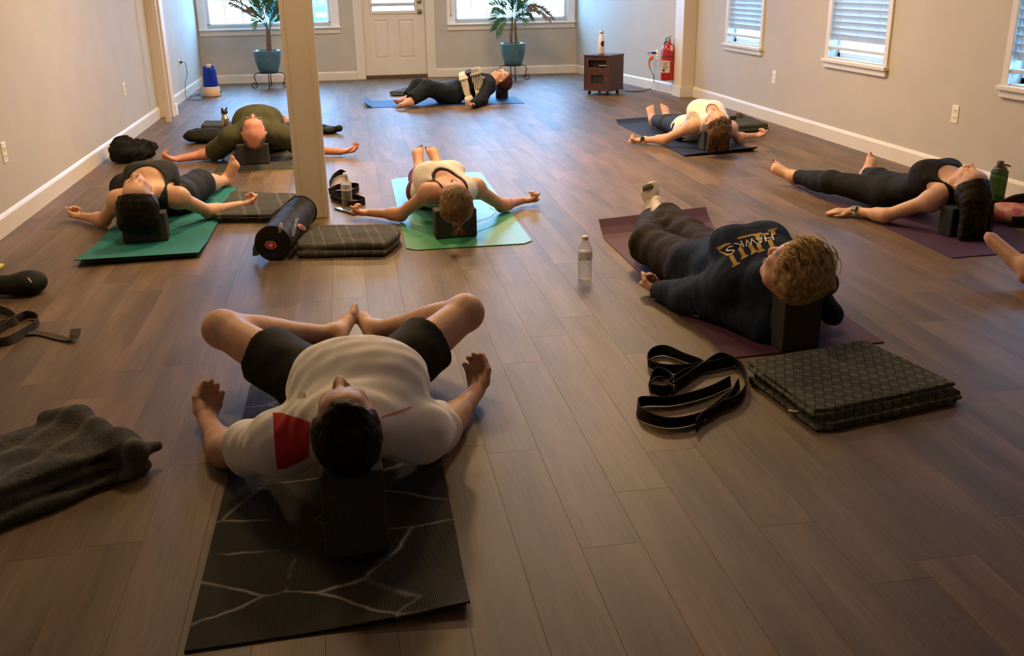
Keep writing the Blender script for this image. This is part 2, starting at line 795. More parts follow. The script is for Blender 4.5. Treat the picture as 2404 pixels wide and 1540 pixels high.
def panel_with_holes(bm, to3, u0, u1, v0, v1, holes, t):
    """Wall slab in (u, v) with rectangular holes; to3(u, v, d) gives the point, d = depth outwards."""
    us = sorted({u0, u1, *[h[0] for h in holes], *[h[1] for h in holes]})
    vs = sorted({v0, v1, *[h[2] for h in holes], *[h[3] for h in holes]})
    solid = lambda u, v: u0 < u < u1 and v0 < v < v1 and not any(h[0] < u < h[1] and h[2] < v < h[3] for h in holes)
    cache = {}

    def vert(u, v, d):
        k = (round(u, 5), round(v, 5), d)
        if k not in cache:
            cache[k] = bm.verts.new(to3(u, v, d))
        return cache[k]
    for ua, ub in zip(us, us[1:]):
        for va, vb in zip(vs, vs[1:]):
            uc, vc = (ua + ub) / 2, (va + vb) / 2
            if not solid(uc, vc):
                continue
            for d in (0, t):
                bm.faces.new([vert(ua, va, d), vert(ub, va, d), vert(ub, vb, d), vert(ua, vb, d)])
    eps = 1e-4
    for ua, ub in zip(us, us[1:]):
        for v in vs:
            if solid((ua + ub) / 2, v - eps) != solid((ua + ub) / 2, v + eps):
                bm.faces.new([vert(ua, v, 0), vert(ub, v, 0), vert(ub, v, t), vert(ua, v, t)])
    for va, vb in zip(vs, vs[1:]):
        for u in us:
            if solid(u - eps, (va + vb) / 2) != solid(u + eps, (va + vb) / 2):
                bm.faces.new([vert(u, va, 0), vert(u, vb, 0), vert(u, vb, t), vert(u, va, t)])


# --- side windows in the right wall
SW = []
for (pl, pr) in (((1722, 97), (1799, 105)), ((1963, 130), (2094, 148))):
    a, b = Xat(*pl, XR + 0.06), Xat(*pr, XR + 0.06)
    SW.append((b[1], a[1]))
w2w = SW[1][1] - SW[1][0]
ya3 = Xat(2392, 185, XR + 0.06)[1]
SW.append((ya3 - w2w, ya3))
SZ0, SZ1 = 0.665, 1.85
holes_r = [(a, b, SZ0, SZ1) for a, b in SW]
bm = bmesh.new()
panel_with_holes(bm, lambda u, v, d: (XR + d, u, v), YN, 11.15, 0, ZC, holes_r, 0.14)
struct('wall_right', bm, m_wall)
bm = bmesh.new()
bm_box(bm, (XL - 0.14, YN, 0), (XL, YB, ZC))
struct('wall_left', bm, m_wall)
# slanted stretch between the right pilaster and the back wall
SA, SB = np.array([3.85, 11.15]), np.array([3.385, YB])


def slant(y, d=0.0):
    t = (y - SA[1]) / (SB[1] - SA[1])
    p = SA + (SB - SA) * t
    n = unit([-(SB - SA)[1], (SB - SA)[0]])   # towards the room
    if n[0] > 0:
        n = -n
    return np.array([p[0] + n[0] * d, p[1] + n[1] * d])


def slant_hit(px, py, d=0.0):
    """Point of the slanted wall seen at a pixel."""
    n = unit([-(SB - SA)[1], (SB - SA)[0]])
    if n[0] > 0:
        n = -n
    r = ray(px, py)
    t = ((SA + n * d) @ n) / (r[:2] @ n)
    return CAM_O + r * t


bm = bmesh.new()
p0, p1 = slant(11.0), slant(YB + 0.2)
q0, q1 = slant(11.0, -0.14), slant(YB + 0.2, -0.14)
lo_ = [bm.verts.new((p[0], p[1], 0)) for p in (p0, p1, q1, q0)]
hi_ = [bm.verts.new((p[0], p[1], ZC)) for p in (p0, p1, q1, q0)]
bm.faces.new(lo_)
bm.faces.new(hi_)
for i in range(4):
    bm.faces.new([lo_[i], lo_[(i + 1) % 4], hi_[(i + 1) % 4], hi_[i]])
struct('wall_right_angled', bm, m_wall)

# --- back wall with two windows and a door
BW = [(-1.80, -0.145, 0.785, 2.05), (1.62, 3.235, 0.785, 2.05)]
DX0, DX1, DZ1 = 0.300, 1.190, 2.06
bm = bmesh.new()
panel_with_holes(bm, lambda u, v, d: (u, YB + d, v), XL - 0.14, XR + 0.14, 0, ZC, BW + [(DX0, DX1, -0.001, DZ1)], 0.15)
struct('wall_back', bm, m_wall)
bm = bmesh.new()
bm_box(bm, (XL - 0.14, YN - 0.14, 0), (XR + 0.14, YN, ZC))
struct('wall_near', bm, m_wall)
bm = bmesh.new()
bm_box(bm, (XL - 0.14, YN - 0.14, ZC), (XR + 0.14, YB + 0.15, ZC + 0.1))
struct('ceiling', bm, m_ceil)


def baseboard(name, a, b, h=0.118, t=0.016):
    """Board with a bevelled cap between two floor points; the room is on the left of a->b."""
    a, b = np.array(a, float), np.array(b, float)
    d = unit(b - a)
    n = np.array([-d[1], d[0]])
    bm = bmesh.new()
    prof = [(0.0, 0.0), (t, 0.0), (t, h - 0.022), (t - 0.004, h - 0.012), (0.003, h), (0.0, h)]
    ra = [bm.verts.new((*(a + n * o), z)) for o, z in prof]
    rb = [bm.verts.new((*(b + n * o), z)) for o, z in prof]
    for i in range(len(prof)):
        j = (i + 1) % len(prof)
        bm.faces.new([ra[i], ra[j], rb[j], rb[i]])
    bm.faces.new(ra[::-1])
    bm.faces.new(rb)
    return struct(name, bm, m_trim)


baseboard('baseboard_left', (XL, YB), (XL, YN))
baseboard('baseboard_right', (XR, YN), (XR, 10.86))
baseboard('baseboard_right_angled', slant(11.17), slant(YB))
baseboard('baseboard_back_left', (DX0 - 0.125, YB), (XL, YB))
baseboard('baseboard_back_right', (3.385, YB), (DX1 + 0.125, YB))

# --- pilasters and the free-standing post
m_post = M('post_paint', (0.66, 0.575, 0.45), 0.5, (0.69, 0.60, 0.475), 3, 2)
bm = bmesh.new()
bm_box(bm, (3.80, 10.875, 0.0), (XR + 0.02, 11.16, ZC), 0.004)
pil = struct('trim_1', bm, m_post)
bm = bmesh.new()
bm_box(bm, (3.785, 10.86, 0.0), (XR + 0.02, 11.175, 0.10), 0.003)
bm_box(bm, (3.790, 10.866, 0.10), (XR + 0.02, 11.17, 0.118), 0.005)
obj_bm('base_block', bm, m_trim, pil)
bm = bmesh.new()
bm_box(bm, (XL - 0.02, 10.75, 0.0), (-1.803, 10.94, ZC), 0.004)
pil2 = struct('trim_2', bm, m_post)
bm = bmesh.new()
bm_box(bm, (XL - 0.02, 10.9, 0.0), (-1.79, 10.99, 0.118), 0.005)
obj_bm('base_block', bm, m_white, pil2)
bm = bmesh.new()
bm_box(bm, (-1.816, 10.36, 0.0), (-1.77, 10.39, ZC), 0.003)
struct('trim_3', bm, m_post)
bm = bmesh.new()
bm_box(bm, (-0.322, 5.68, 0.0), (-0.157, 5.845, ZC), 0.003)
post = struct('trim_4', bm, m_post)
for (x0, x1, y0, y1) in ((-0.329, -0.304, 5.673, 5.70), (-0.175, -0.150, 5.673, 5.70), (-0.175, -0.150, 5.825, 5.852), (-0.329, -0.304, 5.825, 5.852)):
    bm = bmesh.new()
    bm_box(bm, (x0, y0, 0.0), (x1, y1, ZC), 0.003)
    obj_bm('corner_bead', bm, m_post, post)

# --- floor of vinyl planks
m, nt, b = new_mat('floor_plank')
tc = N(nt, 'ShaderNodeTexCoord')
oi = N(nt, 'ShaderNodeObjectInfo')
gi = N(nt, 'ShaderNodeNewGeometry')
sm = N(nt, 'ShaderNodeMath', operation='ADD')
L(nt, oi.outputs['Random'], sm.inputs[0])
L(nt, gi.outputs['Random Per Island'], sm.inputs[1])
fr = N(nt, 'ShaderNodeMath', operation='FRACT')
L(nt, sm.outputs[0], fr.inputs[0])
cmb = N(nt, 'ShaderNodeCombineXYZ')
ml = N(nt, 'ShaderNodeMath', operation='MULTIPLY', i_1=37.0)
L(nt, fr.outputs[0], ml.inputs[0])
L(nt, ml.outputs[0], cmb.inputs[0])
L(nt, ml.outputs[0], cmb.inputs[2])
va = N(nt, 'ShaderNodeVectorMath', operation='ADD')
L(nt, gi.outputs['Position'], va.inputs[0])
L(nt, cmb.outputs[0], va.inputs[1])
mp = N(nt, 'ShaderNodeMapping')
mp.inputs['Scale'].default_value = (6.0, 0.9, 1)
L(nt, va.outputs[0], mp.inputs[0])
n1 = N(nt, 'ShaderNodeTexNoise', i_Scale=1.3, i_Detail=5, i_Roughness=0.55)
L(nt, mp.outputs[0], n1.inputs['Vector'])
mp2 = N(nt, 'ShaderNodeMapping')
mp2.inputs['Scale'].default_value = (60.0, 2.0, 1)
L(nt, va.outputs[0], mp2.inputs[0])
n2 = N(nt, 'ShaderNodeTexNoise', i_Scale=1.5, i_Detail=6, i_Roughness=0.6)
L(nt, mp2.outputs[0], n2.inputs['Vector'])
r1 = ramp(nt, n1.outputs['Fac'], [(0.26, (0.064, 0.041, 0.024)), (0.44, (0.115, 0.075, 0.045)), (0.58, (0.155, 0.102, 0.062)), (0.76, (0.210, 0.141, 0.089))])
r2 = ramp(nt, fr.outputs[0], [(0.0, (0.80, 0.82, 0.82)), (0.35, (0.95, 0.99, 1.02)), (0.6, (1.12, 1.07, 1.0)), (0.85, (1.0, 0.98, 0.98)), (1.0, (1.25, 1.13, 1.02))])
r3 = ramp(nt, n2.outputs['Fac'], [(0.3, (0.82, 0.82, 0.82)), (0.6, (1.05, 1.05, 1.05))])
mx = N(nt, 'ShaderNodeMix', data_type='RGBA', blend_type='MULTIPLY')
mx.inputs[0].default_value = 1
L(nt, r1.outputs[0], mx.inputs[6])
L(nt, r2.outputs[0], mx.inputs[7])
mx2 = N(nt, 'ShaderNodeMix', data_type='RGBA', blend_type='MULTIPLY')
mx2.inputs[0].default_value = 1
L(nt, mx.outputs[2], mx2.inputs[6])
L(nt, r3.outputs[0], mx2.inputs[7])
# scattered knots
vo = N(nt, 'ShaderNodeTexVoronoi', i_Scale=1.0)
mp3 = N(nt, 'ShaderNodeMapping')
mp3.inputs['Scale'].default_value = (2.6, 1.1, 1)
L(nt, va.outputs[0], mp3.inputs[0])
L(nt, mp3.outputs[0], vo.inputs['Vector'])
kr = ramp(nt, vo.outputs['Distance'], [(0.0, (0.45, 0.42, 0.40)), (0.025, (0.62, 0.6, 0.58)), (0.05, (1, 1, 1))])
mx3 = N(nt, 'ShaderNodeMix', data_type='RGBA', blend_type='MULTIPLY')
mx3.inputs[0].default_value = 1
L(nt, mx2.outputs[2], mx3.inputs[6])
L(nt, kr.outputs[0], mx3.inputs[7])
L(nt, mx3.outputs[2], b.inputs['Base Color'])
b.inputs['Roughness'].default_value = 0.46
b.inputs['Specular IOR Level'].default_value = 0.40
bp = N(nt, 'ShaderNodeBump')
bp.inputs['Strength'].default_value = 0.06
bp.inputs['Distance'].default_value = 0.004
L(nt, n2.outputs['Fac'], bp.inputs['Height'])
L(nt, bp.outputs[0], b.inputs['Normal'])
m_floor = m
m_gap = M('floor_underlay', (0.085, 0.057, 0.039), 0.7, (0.1, 0.066, 0.046), 10, 2)

bm = bmesh.new()
bm_box(bm, (XL - 0.14, YN - 0.14, -0.12), (XR + 0.14, YB + 0.15, -0.0015))
floor = struct('floor', bm, m_gap)
PW, PL = 0.152, 1.22
planks = []
row = 0
x = XL
while x < XR:
    x1 = min(x + PW, XR)
    y = YN - RNG.uniform(0, PL)
    while y < YB:
        ya, yb = max(y, YN), min(y + PL, YB)
        if yb - ya > 0.02:
            pts = []
            for cx, cy_ in ((x, ya), (x1, ya), (x1, yb), (x, yb)):
                if cy_ < 0.9:
                    cy_ = 0.9
                pts.append(PX((cx, cy_, 0)))
            P_ = np.clip(np.array(pts), (0, 0), (2404, 1540))
            ar = abs(np.sum(P_[:, 0] * np.roll(P_[:, 1], -1) - P_[:, 1] * np.roll(P_[:, 0], -1))) / 2 if yb > 0.95 else 0
            planks.append((ar, x, x1, ya, yb))
        y += PL
    x = x1
planks.sort(key=lambda p: -p[0])
pm = {}


def plank_mesh(w, l):
    k = (round(w, 3), round(l, 3))
    if k not in pm:
        bm = bmesh.new()
        g_ = 0.0001
        z = 0.0
        e = 0.0005
        top = [bm.verts.new(p) for p in ((g_ + e, g_ + e, z), (w - g_ - e, g_ + e, z), (w - g_ - e, l - g_ - e, z), (g_ + e, l - g_ - e, z))]
        bot = [bm.verts.new(p) for p in ((g_, g_, -0.0006), (w - g_, g_, -0.0006), (w - g_, l - g_, -0.0006), (g_, l - g_, -0.0006))]
        bm.faces.new(top)
        for i in range(4):
            bm.faces.new([bot[i], bot[(i + 1) % 4], top[(i + 1) % 4], top[i]])
        me = bpy.data.meshes.new('plank')
        bm.to_mesh(me)
        bm.free()
        me.materials.append(m_floor)
        pm[k] = me
    return pm[k]


rest = bmesh.new()
for i, (ar, x0, x1, ya, yb) in enumerate(planks):
    me = plank_mesh(x1 - x0, yb - ya)
    if i < 300 and ar > 0:
        o = bpy.data.objects.new('plank', me)
        link(o, floor)
        o.location = (x0, ya, 0)
    else:
        t = bmesh.new()
        t.from_mesh(me)
        bmesh.ops.translate(t, verts=t.verts, vec=(x0, ya, 0))
        merge(rest, t)
ro = obj_bm('far_planks', rest, m_floor, floor)
ro['kind'] = 'stuff'

# --- side window frames and blinds
for i, (ya, yb) in enumerate(SW):
    nm = 'window_%d' % (i + 1)
    bm = bmesh.new()
    T = XR - 0.016
    cw = 0.058
    bm_box(bm, (T, ya - cw, SZ0 - 0.012), (XR + 0.004, ya, SZ1 + cw), 0.005)
    bm_box(bm, (T, yb, SZ0 - 0.012), (XR + 0.004, yb + cw, SZ1 + cw), 0.005)
    bm_box(bm, (T, ya, SZ1), (XR + 0.004, yb, SZ1 + cw), 0.005)
    win = struct(nm, bm, m_trim)
    bm = bmesh.new()
    bm_box(bm, (XR - 0.042, ya - cw - 0.012, SZ0 - 0.04), (XR + 0.09, yb + cw + 0.012, SZ0 - 0.010), 0.006)
    bm_box(bm, (XR - 0.022, ya - cw, SZ0 - 0.085), (XR + 0.004, yb + cw, SZ0 - 0.04), 0.007)
    obj_bm('window_sill', bm, m_trim, win)
    bm = bmesh.new()
    X0, X1 = XR + 0.075, XR + 0.115
    for lo, hi in (((X0, ya, SZ0 - 0.01), (X1, ya + 0.035, SZ1)), ((X0, yb - 0.035, SZ0 - 0.01), (X1, yb, SZ1)),
                   ((X0, ya, SZ0 - 0.01), (X1, yb, SZ0 + 0.035)), ((X0, ya, SZ1 - 0.035), (X1, yb, SZ1)),
                   ((X0, ya, (SZ0 + SZ1) / 2 - 0.02), (X1, yb, (SZ0 + SZ1) / 2 + 0.02))):
        bm_box(bm, lo, hi, 0.003)
    obj_bm('sash', bm, m_white, win)
    bm = bmesh.new()
    bm_box(bm, (X0 + 0.018, ya + 0.03, SZ0 + 0.03), (X0 + 0.022, yb - 0.03, SZ1 - 0.03))
    obj_bm('pane', bm, m_glass, win)
    # blind
    lab = ('white slatted blind in the window beside the right pilaster',
           'white slatted blind in the wide window midway along the wall',
           'white slatted blind in the window above the green bottle')[i]
    bl = thing('window_blind', lab, 'blind', (XR + 0.035, (ya + yb) / 2, SZ1), 'slatted blinds in the side windows')
    bm = bmesh.new()
    bm_box(bm, (XR + 0.01, ya + 0.008, SZ1 - 0.05), (XR + 0.06, yb - 0.008, SZ1 - 0.002), 0.003)
    obj_bm('head_rail', bm, m_blind, bl)
    zb = SZ0 + 0.075
    bm = bmesh.new()
    bm_box(bm, (XR - 0.004, ya + 0.004, zb - 0.012), (XR + 0.046, yb - 0.004, zb + 0.012), 0.004)
    obj_bm('bottom_rail', bm, m_blind, bl)
    pitch = 0.0485
    z = zb + 0.085
    sm_ = None
    cx = XR + 0.020
    while z < SZ1 - 0.06:
        if sm_ is None:
            bm = bmesh.new()
            a = math.radians(-64)
            wv = 0.0275
            for j, (u, w) in enumerate(((-1, 0), (-0.5, 0.0022), (0, 0.003), (0.5, 0.0022), (1, 0))):
                pass
            rows = []
            for (u, w) in ((-1, 0), (-0.5, 0.0022), (0, 0.003), (0.5, 0.0022), (1, 0)):
                dx = wv * u * math.cos(a) - w * math.sin(a)
                dz = wv * u * math.sin(a) + w * math.cos(a)
                for th in (0, 0.0025):
                    rows.append([bm.verts.new((dx - th * math.sin(a), yy, dz + th * math.cos(a))) for yy in (-(yb - ya) / 2 + 0.003, (yb - ya) / 2 - 0.003)])
            lo_r, hi_r = rows[0::2], rows[1::2]
            for R_ in (lo_r, hi_r):
                for p_, q_ in zip(R_, R_[1:]):
                    bm.faces.new([p_[0], p_[1], q_[1], q_[0]])
            for e_ in (0, -1):
                bm.faces.new([lo_r[e_][0], lo_r[e_][1], hi_r[e_][1], hi_r[e_][0]])
            bmesh.ops.recalc_face_normals(bm, faces=bm.faces)
            sm_ = bpy.data.meshes.new('slat')
            bm.to_mesh(sm_)
            bm.free()
            sm_.materials.append(m_blind)
        o = bpy.data.objects.new('slat', sm_)
        link(o, bl)
        o.location = (cx - bl.location[0], 0, z - SZ1)
        z += pitch
    for fy in (0.15, 0.5, 0.85):
        bm = bmesh.new()
        yy = ya + (yb - ya) * fy
        bm_tube(bm, [(XR + 0.0, yy, zb), (XR + 0.0, yy, SZ1 - 0.05)], 0.0012, 5)
        obj_bm('ladder_cord', bm, m_blind, bl)

# --- back windows
for i, (xa, xb, z0, z1) in enumerate(BW):
    bm = bmesh.new()
    cw = 0.125
    Y0 = YB - 0.018
    xl = max(xa - cw, XL + 0.002)
    bm_box(bm, (xl, Y0, z0 - 0.055), (xa - 0.012, YB + 0.002, z1 + cw), 0.005)
    bm_box(bm, (xb + 0.012, Y0, z0 - 0.055), (xb + cw, YB + 0.002, z1 + cw), 0.005)
    bm_box(bm, (xa - 0.012, Y0, z1), (xb + 0.012, YB + 0.002, z1 + cw), 0.005)
    win = struct('window_%d' % (i + 4), bm, m_white)
    bm = bmesh.new()
    bm_box(bm, (xl, YB - 0.055, z0 - 0.075), (xb + cw + 0.015, YB + 0.08, z0 - 0.05), 0.006)
    obj_bm('window_sill', bm, m_white, win)
    bm = bmesh.new()
    bm_box(bm, (xl, YB - 0.02, z0 - 0.145), (xb + cw, YB + 0.002, z0 - 0.075), 0.004)
    obj_bm('apron', bm, m_trim, win)
    bm = bmesh.new()
    Y0, Y1 = YB + 0.03, YB + 0.085
    for lo, hi in (((xa - 0.01, Y0, z0 - 0.05), (xa + 0.03, Y1, z1)), ((xb - 0.03, Y0, z0 - 0.05), (xb + 0.01, Y1, z1)),
                   ((xa - 0.01, Y0, z0 - 0.05), (xb + 0.01, Y1, z0 + 0.015)), ((xa - 0.01, Y0, z1 - 0.03), (xb + 0.01, Y1, z1))):
        bm_box(bm, lo, hi, 0.004)
    obj_bm('sash', bm, m_white, win)
    np_, nr = 7, 4
    for k in range(1, np_):
        xx = xa + (xb - xa) * k / np_
        bm = bmesh.new()
        bm_box(bm, (xx - 0.006, Y0 + 0.018, z0), (xx + 0.006, Y0 + 0.034, z1 - 0.02), 0.002)
        obj_bm('muntin', bm, m_white, win)
    for k in range(1, nr):
        zz = z0 + (z1 - z0) * k / nr
        bm = bmesh.new()
        bm_box(bm, (xa + 0.02, Y0 + 0.019, zz - 0.006), (xb - 0.02, Y0 + 0.033, zz + 0.006), 0.002)
        obj_bm('muntin', bm, m_white, win)
    bm = bmesh.new()
    bm_box(bm, (xa + 0.01, Y0 + 0.024, z0), (xb - 0.01, Y0 + 0.028, z1 - 0.02))
    obj_bm('pane', bm, m_glass, win)
    if i == 1:      # blind cord hanging at the left of the window
        bm = bmesh.new()
        bm_tube(bm, [(xa - 0.07, YB - 0.03, 0.86), (xa - 0.072, YB - 0.03, 1.9)], 0.004, 6)
        bm_lathe(bm, [(0.003, 0), (0.011, 0.005), (0.012, 0.03), (0.004, 0.05)], (xa - 0.07, YB - 0.03, 0.83), 10)
        c_ = obj_bm('blind_cord', bm, M('cord_tan', (0.5, 0.42, 0.32), 0.6, (0.55, 0.46, 0.36), 30), None, True, origin=(xa - 0.07, YB - 0.03, 0.83))
        tag(c_, 'thin tan pull cord hanging beside the window right of the door', 'cord')

# --- door
bm = bmesh.new()
DY = YB + 0.045
for lo, hi in (((DX0 - 0.125, YB - 0.02, 0), (DX0 + 0.004, YB + 0.004, DZ1 + 0.12)), ((DX1 - 0.004, YB - 0.02, 0), (DX1 + 0.125, YB + 0.004, DZ1 + 0.12)),
               ((DX0 + 0.004, YB - 0.02, DZ1), (DX1 - 0.004, YB + 0.004, DZ1 + 0.12))):
    bm_box(bm, lo, hi, 0.004)
struct('trim_5', bm, m_trim)
lx0, lx1, lz0, lz1 = 0.45, 1.035, 0.925, 1.86
bm = bmesh.new()
panels = [(0.452, 0.66, 0.27, 0.80), (0.80, 1.012, 0.27, 0.80)]
panel_with_holes(bm, lambda u, v, d: (u, DY + d, v), DX0 + 0.0005, DX1 - 0.0005, 0.047, DZ1 - 0.0005, [(lx0, lx1, lz0, lz1)] + panels, 0.042)
door = struct('door_1', bm, m_trim)
for (a, b_, c, d) in panels:
    bm = bmesh.new()
    i_ = 0.028
    o4 = [(a, DY, c), (b_, DY, c), (b_, DY, d), (a, DY, d)]
    m4 = [(a + 0.012, DY + 0.012, c + 0.012), (b_ - 0.012, DY + 0.012, c + 0.012), (b_ - 0.012, DY + 0.012, d - 0.012), (a + 0.012, DY + 0.012, d - 0.012)]
    i4 = [(a + i_ + 0.01, DY + 0.002, c + i_ + 0.01), (b_ - i_ - 0.01, DY + 0.002, c + i_ + 0.01), (b_ - i_ - 0.01, DY + 0.002, d - i_ - 0.01), (a + i_ + 0.01, DY + 0.002, d - i_ - 0.01)]
    rr = [[bm.verts.new(p) for p in q] for q in (o4, m4, i4)]
    for A_, B_ in zip(rr, rr[1:]):
        for k in range(4):
            bm.faces.new([A_[k], A_[(k + 1) % 4], B_[(k + 1) % 4], B_[k]])
    bm.faces.new(rr[2])
    obj_bm('door_panel', bm, m_trim, door)
bm = bmesh.new()
for lo, hi in (((lx0 - 0.045, DY - 0.014, lz0 - 0.045), (lx0, DY + 0.004, lz1 + 0.045)), ((lx1, DY - 0.014, lz0 - 0.045), (lx1 + 0.045, DY + 0.004, lz1 + 0.045)),
               ((lx0, DY - 0.014, lz0 - 0.045), (lx1, DY + 0.004, lz0)), ((lx0, DY - 0.014, lz1), (lx1, DY + 0.004, lz1 + 0.045))):
    bm_box(bm, lo, hi, 0.005)
obj_bm('lite_frame', bm, m_trim, door)
bm = bmesh.new()
bm_box(bm, (lx0, DY + 0.018, lz0), (lx1, DY + 0.022, lz1))
obj_bm('pane', bm, m_glass, door)
bm = bmesh.new()
bm_box(bm, (lx0 - 0.02, DY - 0.04, 0.985), (lx1 + 0.01, DY - 0.015, 1.03), 0.005)
obj_bm('shade_rail', bm, m_blind, door)
for zk, rk in ((0.905, 0.029), (1.045, 0.026)):
    bm = bmesh.new()
    bm_lathe(bm, [(rk * 1.15, 0), (rk * 1.15, 0.006), (rk * 0.5, 0.012), (rk * 0.45, 0.03), (rk * 0.95, 0.04), (rk, 0.055), (rk * 0.6, 0.066)], (1.112, DY, zk), 20, axis=(0, -1, 0))
    obj_bm('door_knob' if zk < 1 else 'deadbolt', bm, m_brass, door, True)
bm = bmesh.new()
bm_box(bm, (DX0, YB - 0.012, 0.0), (DX1, YB + 0.15, 0.047), 0.004)
struct('trim_6', bm, m_thresh)

# --- electric outlets
m_plate = M('outlet_plate', (0.80, 0.77, 0.70), 0.35, (0.82, 0.79, 0.72), 8)
m_hole = M('outlet_slot', (0.05, 0.045, 0.04), 0.6, (0.06, 0.05, 0.045), 8)


def outlet(label, c, nrm):
    """Duplex outlet on a wall; nrm = 2-D direction into the room."""
    c = np.array(c, float)
    n3 = np.array([nrm[0], nrm[1], 0.0])
    s3 = np.array([-nrm[1], nrm[0], 0.0])
    t = thing('wall_outlet', label, 'outlet', c, 'wall outlets')

    def slab(bm, u0, u1, v0, v1, d0, d1, bev):
        R = Matrix(((s3[0], 0, n3[0]), (s3[1], 0, n3[1]), (0, 1, 0)))
        tb = bmesh.new()
        bm_box(tb, (u0, v0, d0), (u1, v1, d1), bev)
        for v in tb.verts:
            v.co = R @ v.co + Vector(tuple(c))
        merge(bm, tb)
    bm = bmesh.new()
    slab(bm, -0.036, 0.036, -0.058, 0.058, -0.001, 0.006, 0.003)
    obj_bm('plate', bm, m_plate, t)
    for zz in (-0.021, 0.021):
        bm = bmesh.new()
        slab(bm, -0.017, 0.017, zz - 0.014, zz + 0.014, 0.004, 0.009, 0.003)
        s_ = obj_bm('socket', bm, m_plate, t)
        for uu in (-0.007, 0.007):
            bm = bmesh.new()
            slab(bm, uu - 0.0018, uu + 0.0018, zz - 0.005, zz + 0.006, 0.007, 0.0095, 0)
            obj_bm('slot', bm, m_hole, s_)
    return t


outlet('wall outlet below the wall between the two wide blinds', Xat(2243, 268, XR), (-1, 0))
outlet('wall outlet under the blind nearest the right pilaster', Xat(1818, 181, XR), (-1, 0))
outlet('wall outlet on the left wall near the fold of the black bag', Xat(9, 358, XL), (1, 0))
outlet('tiny wall outlet on the left wall above the black bag', Xat(291, 209, XL), (1, 0))
o_humid = Xat(420, 150, XL)
outlet('wall outlet with the humidifier plug in it', o_humid, (1, 0))
o_spk = slant_hit(1543, 128)
n_sl = unit(slant(12, 1.0) - slant(12, 0.0))
outlet('wall outlet with the black and orange plug in it', (o_spk[0], o_spk[1], o_spk[2]), n_sl)

# --- outside: pale paving, a parked blue car
bm = bmesh.new()
bm_box(bm, (-60, YB + 0.15, -0.35), (60, 90, -0.20))
bm_box(bm, (XR + 0.14, -20, -0.35), (60, YB + 0.15, -0.20))
gd = struct('ground', bm, M('pale_paving', (0.62, 0.62, 0.60), 0.8, (0.68, 0.68, 0.66), 1.5, 4))
m_car = M('car_blue', (0.04, 0.14, 0.42), 0.25, (0.045, 0.15, 0.45), 2, coat=0.5)
m_tyre = M('tyre', (0.02, 0.02, 0.022), 0.8, (0.03, 0.03, 0.03), 20)
m_cglass = M('car_glass', (0.03, 0.05, 0.07), 0.08)
cc = Yat(700, 12, 30.0)
cx0 = cc[0]
car = thing('parked_car', 'blue car parked outside beyond the left window', 'car', (cx0, 32, -0.2))
bm = bmesh.new()
prof = [(30.0, 0.25), (29.92, 0.55), (30.05, 0.78), (31.1, 0.95), (31.9, 1.38), (33.3, 1.42), (34.1, 0.98), (34.3, 0.7), (34.25, 0.25)]
ra = [bm.verts.new((cx0 - 0.9 + (0.12 if z > 1.2 else 0), y, z - 0.2)) for y, z in prof]
rb = [bm.verts.new((cx0 + 0.9 - (0.12 if z > 1.2 else 0), y, z - 0.2)) for y, z in prof]
for k in range(len(prof)):
    j = (k + 1) % len(prof)
    bm.faces.new([ra[k], ra[j], rb[j], rb[k]])
bm.faces.new(ra)
bm.faces.new(rb[::-1])
bmesh.ops.bevel(bm, geom=bm.edges[:], offset=0.05, segments=2, affect='EDGES')
obj_bm('car_body', bm, m_car, car, True)
bm = bmesh.new()
bm_box(bm, (cx0 - 0.68, 31.2, 0.80), (cx0 + 0.68, 31.26, 1.14), 0.02, rot=(Matrix.Rotation(-0.95, 3, 'X'), (cx0, 31.2, 0.8)))
obj_bm('windshield', bm, m_cglass, car)
for sx in (-1, 1):
    for yy in (30.75, 33.5):
        bm = bmesh.new()
        bm_lathe(bm, [(0.2, -0.1), (0.31, -0.09), (0.32, 0.0), (0.31, 0.09), (0.2, 0.1)], (cx0 + sx * 0.8, yy, 0.12), 24, axis=(1, 0, 0))
        obj_bm('wheel', bm, m_tyre, car, True)
    bm = bmesh.new()
    bm_box(bm, (cx0 + sx * 0.62 - 0.16, 29.9, 0.38), (cx0 + sx * 0.62 + 0.16, 29.98, 0.5), 0.02)
    obj_bm('headlight', bm, m_white, car)
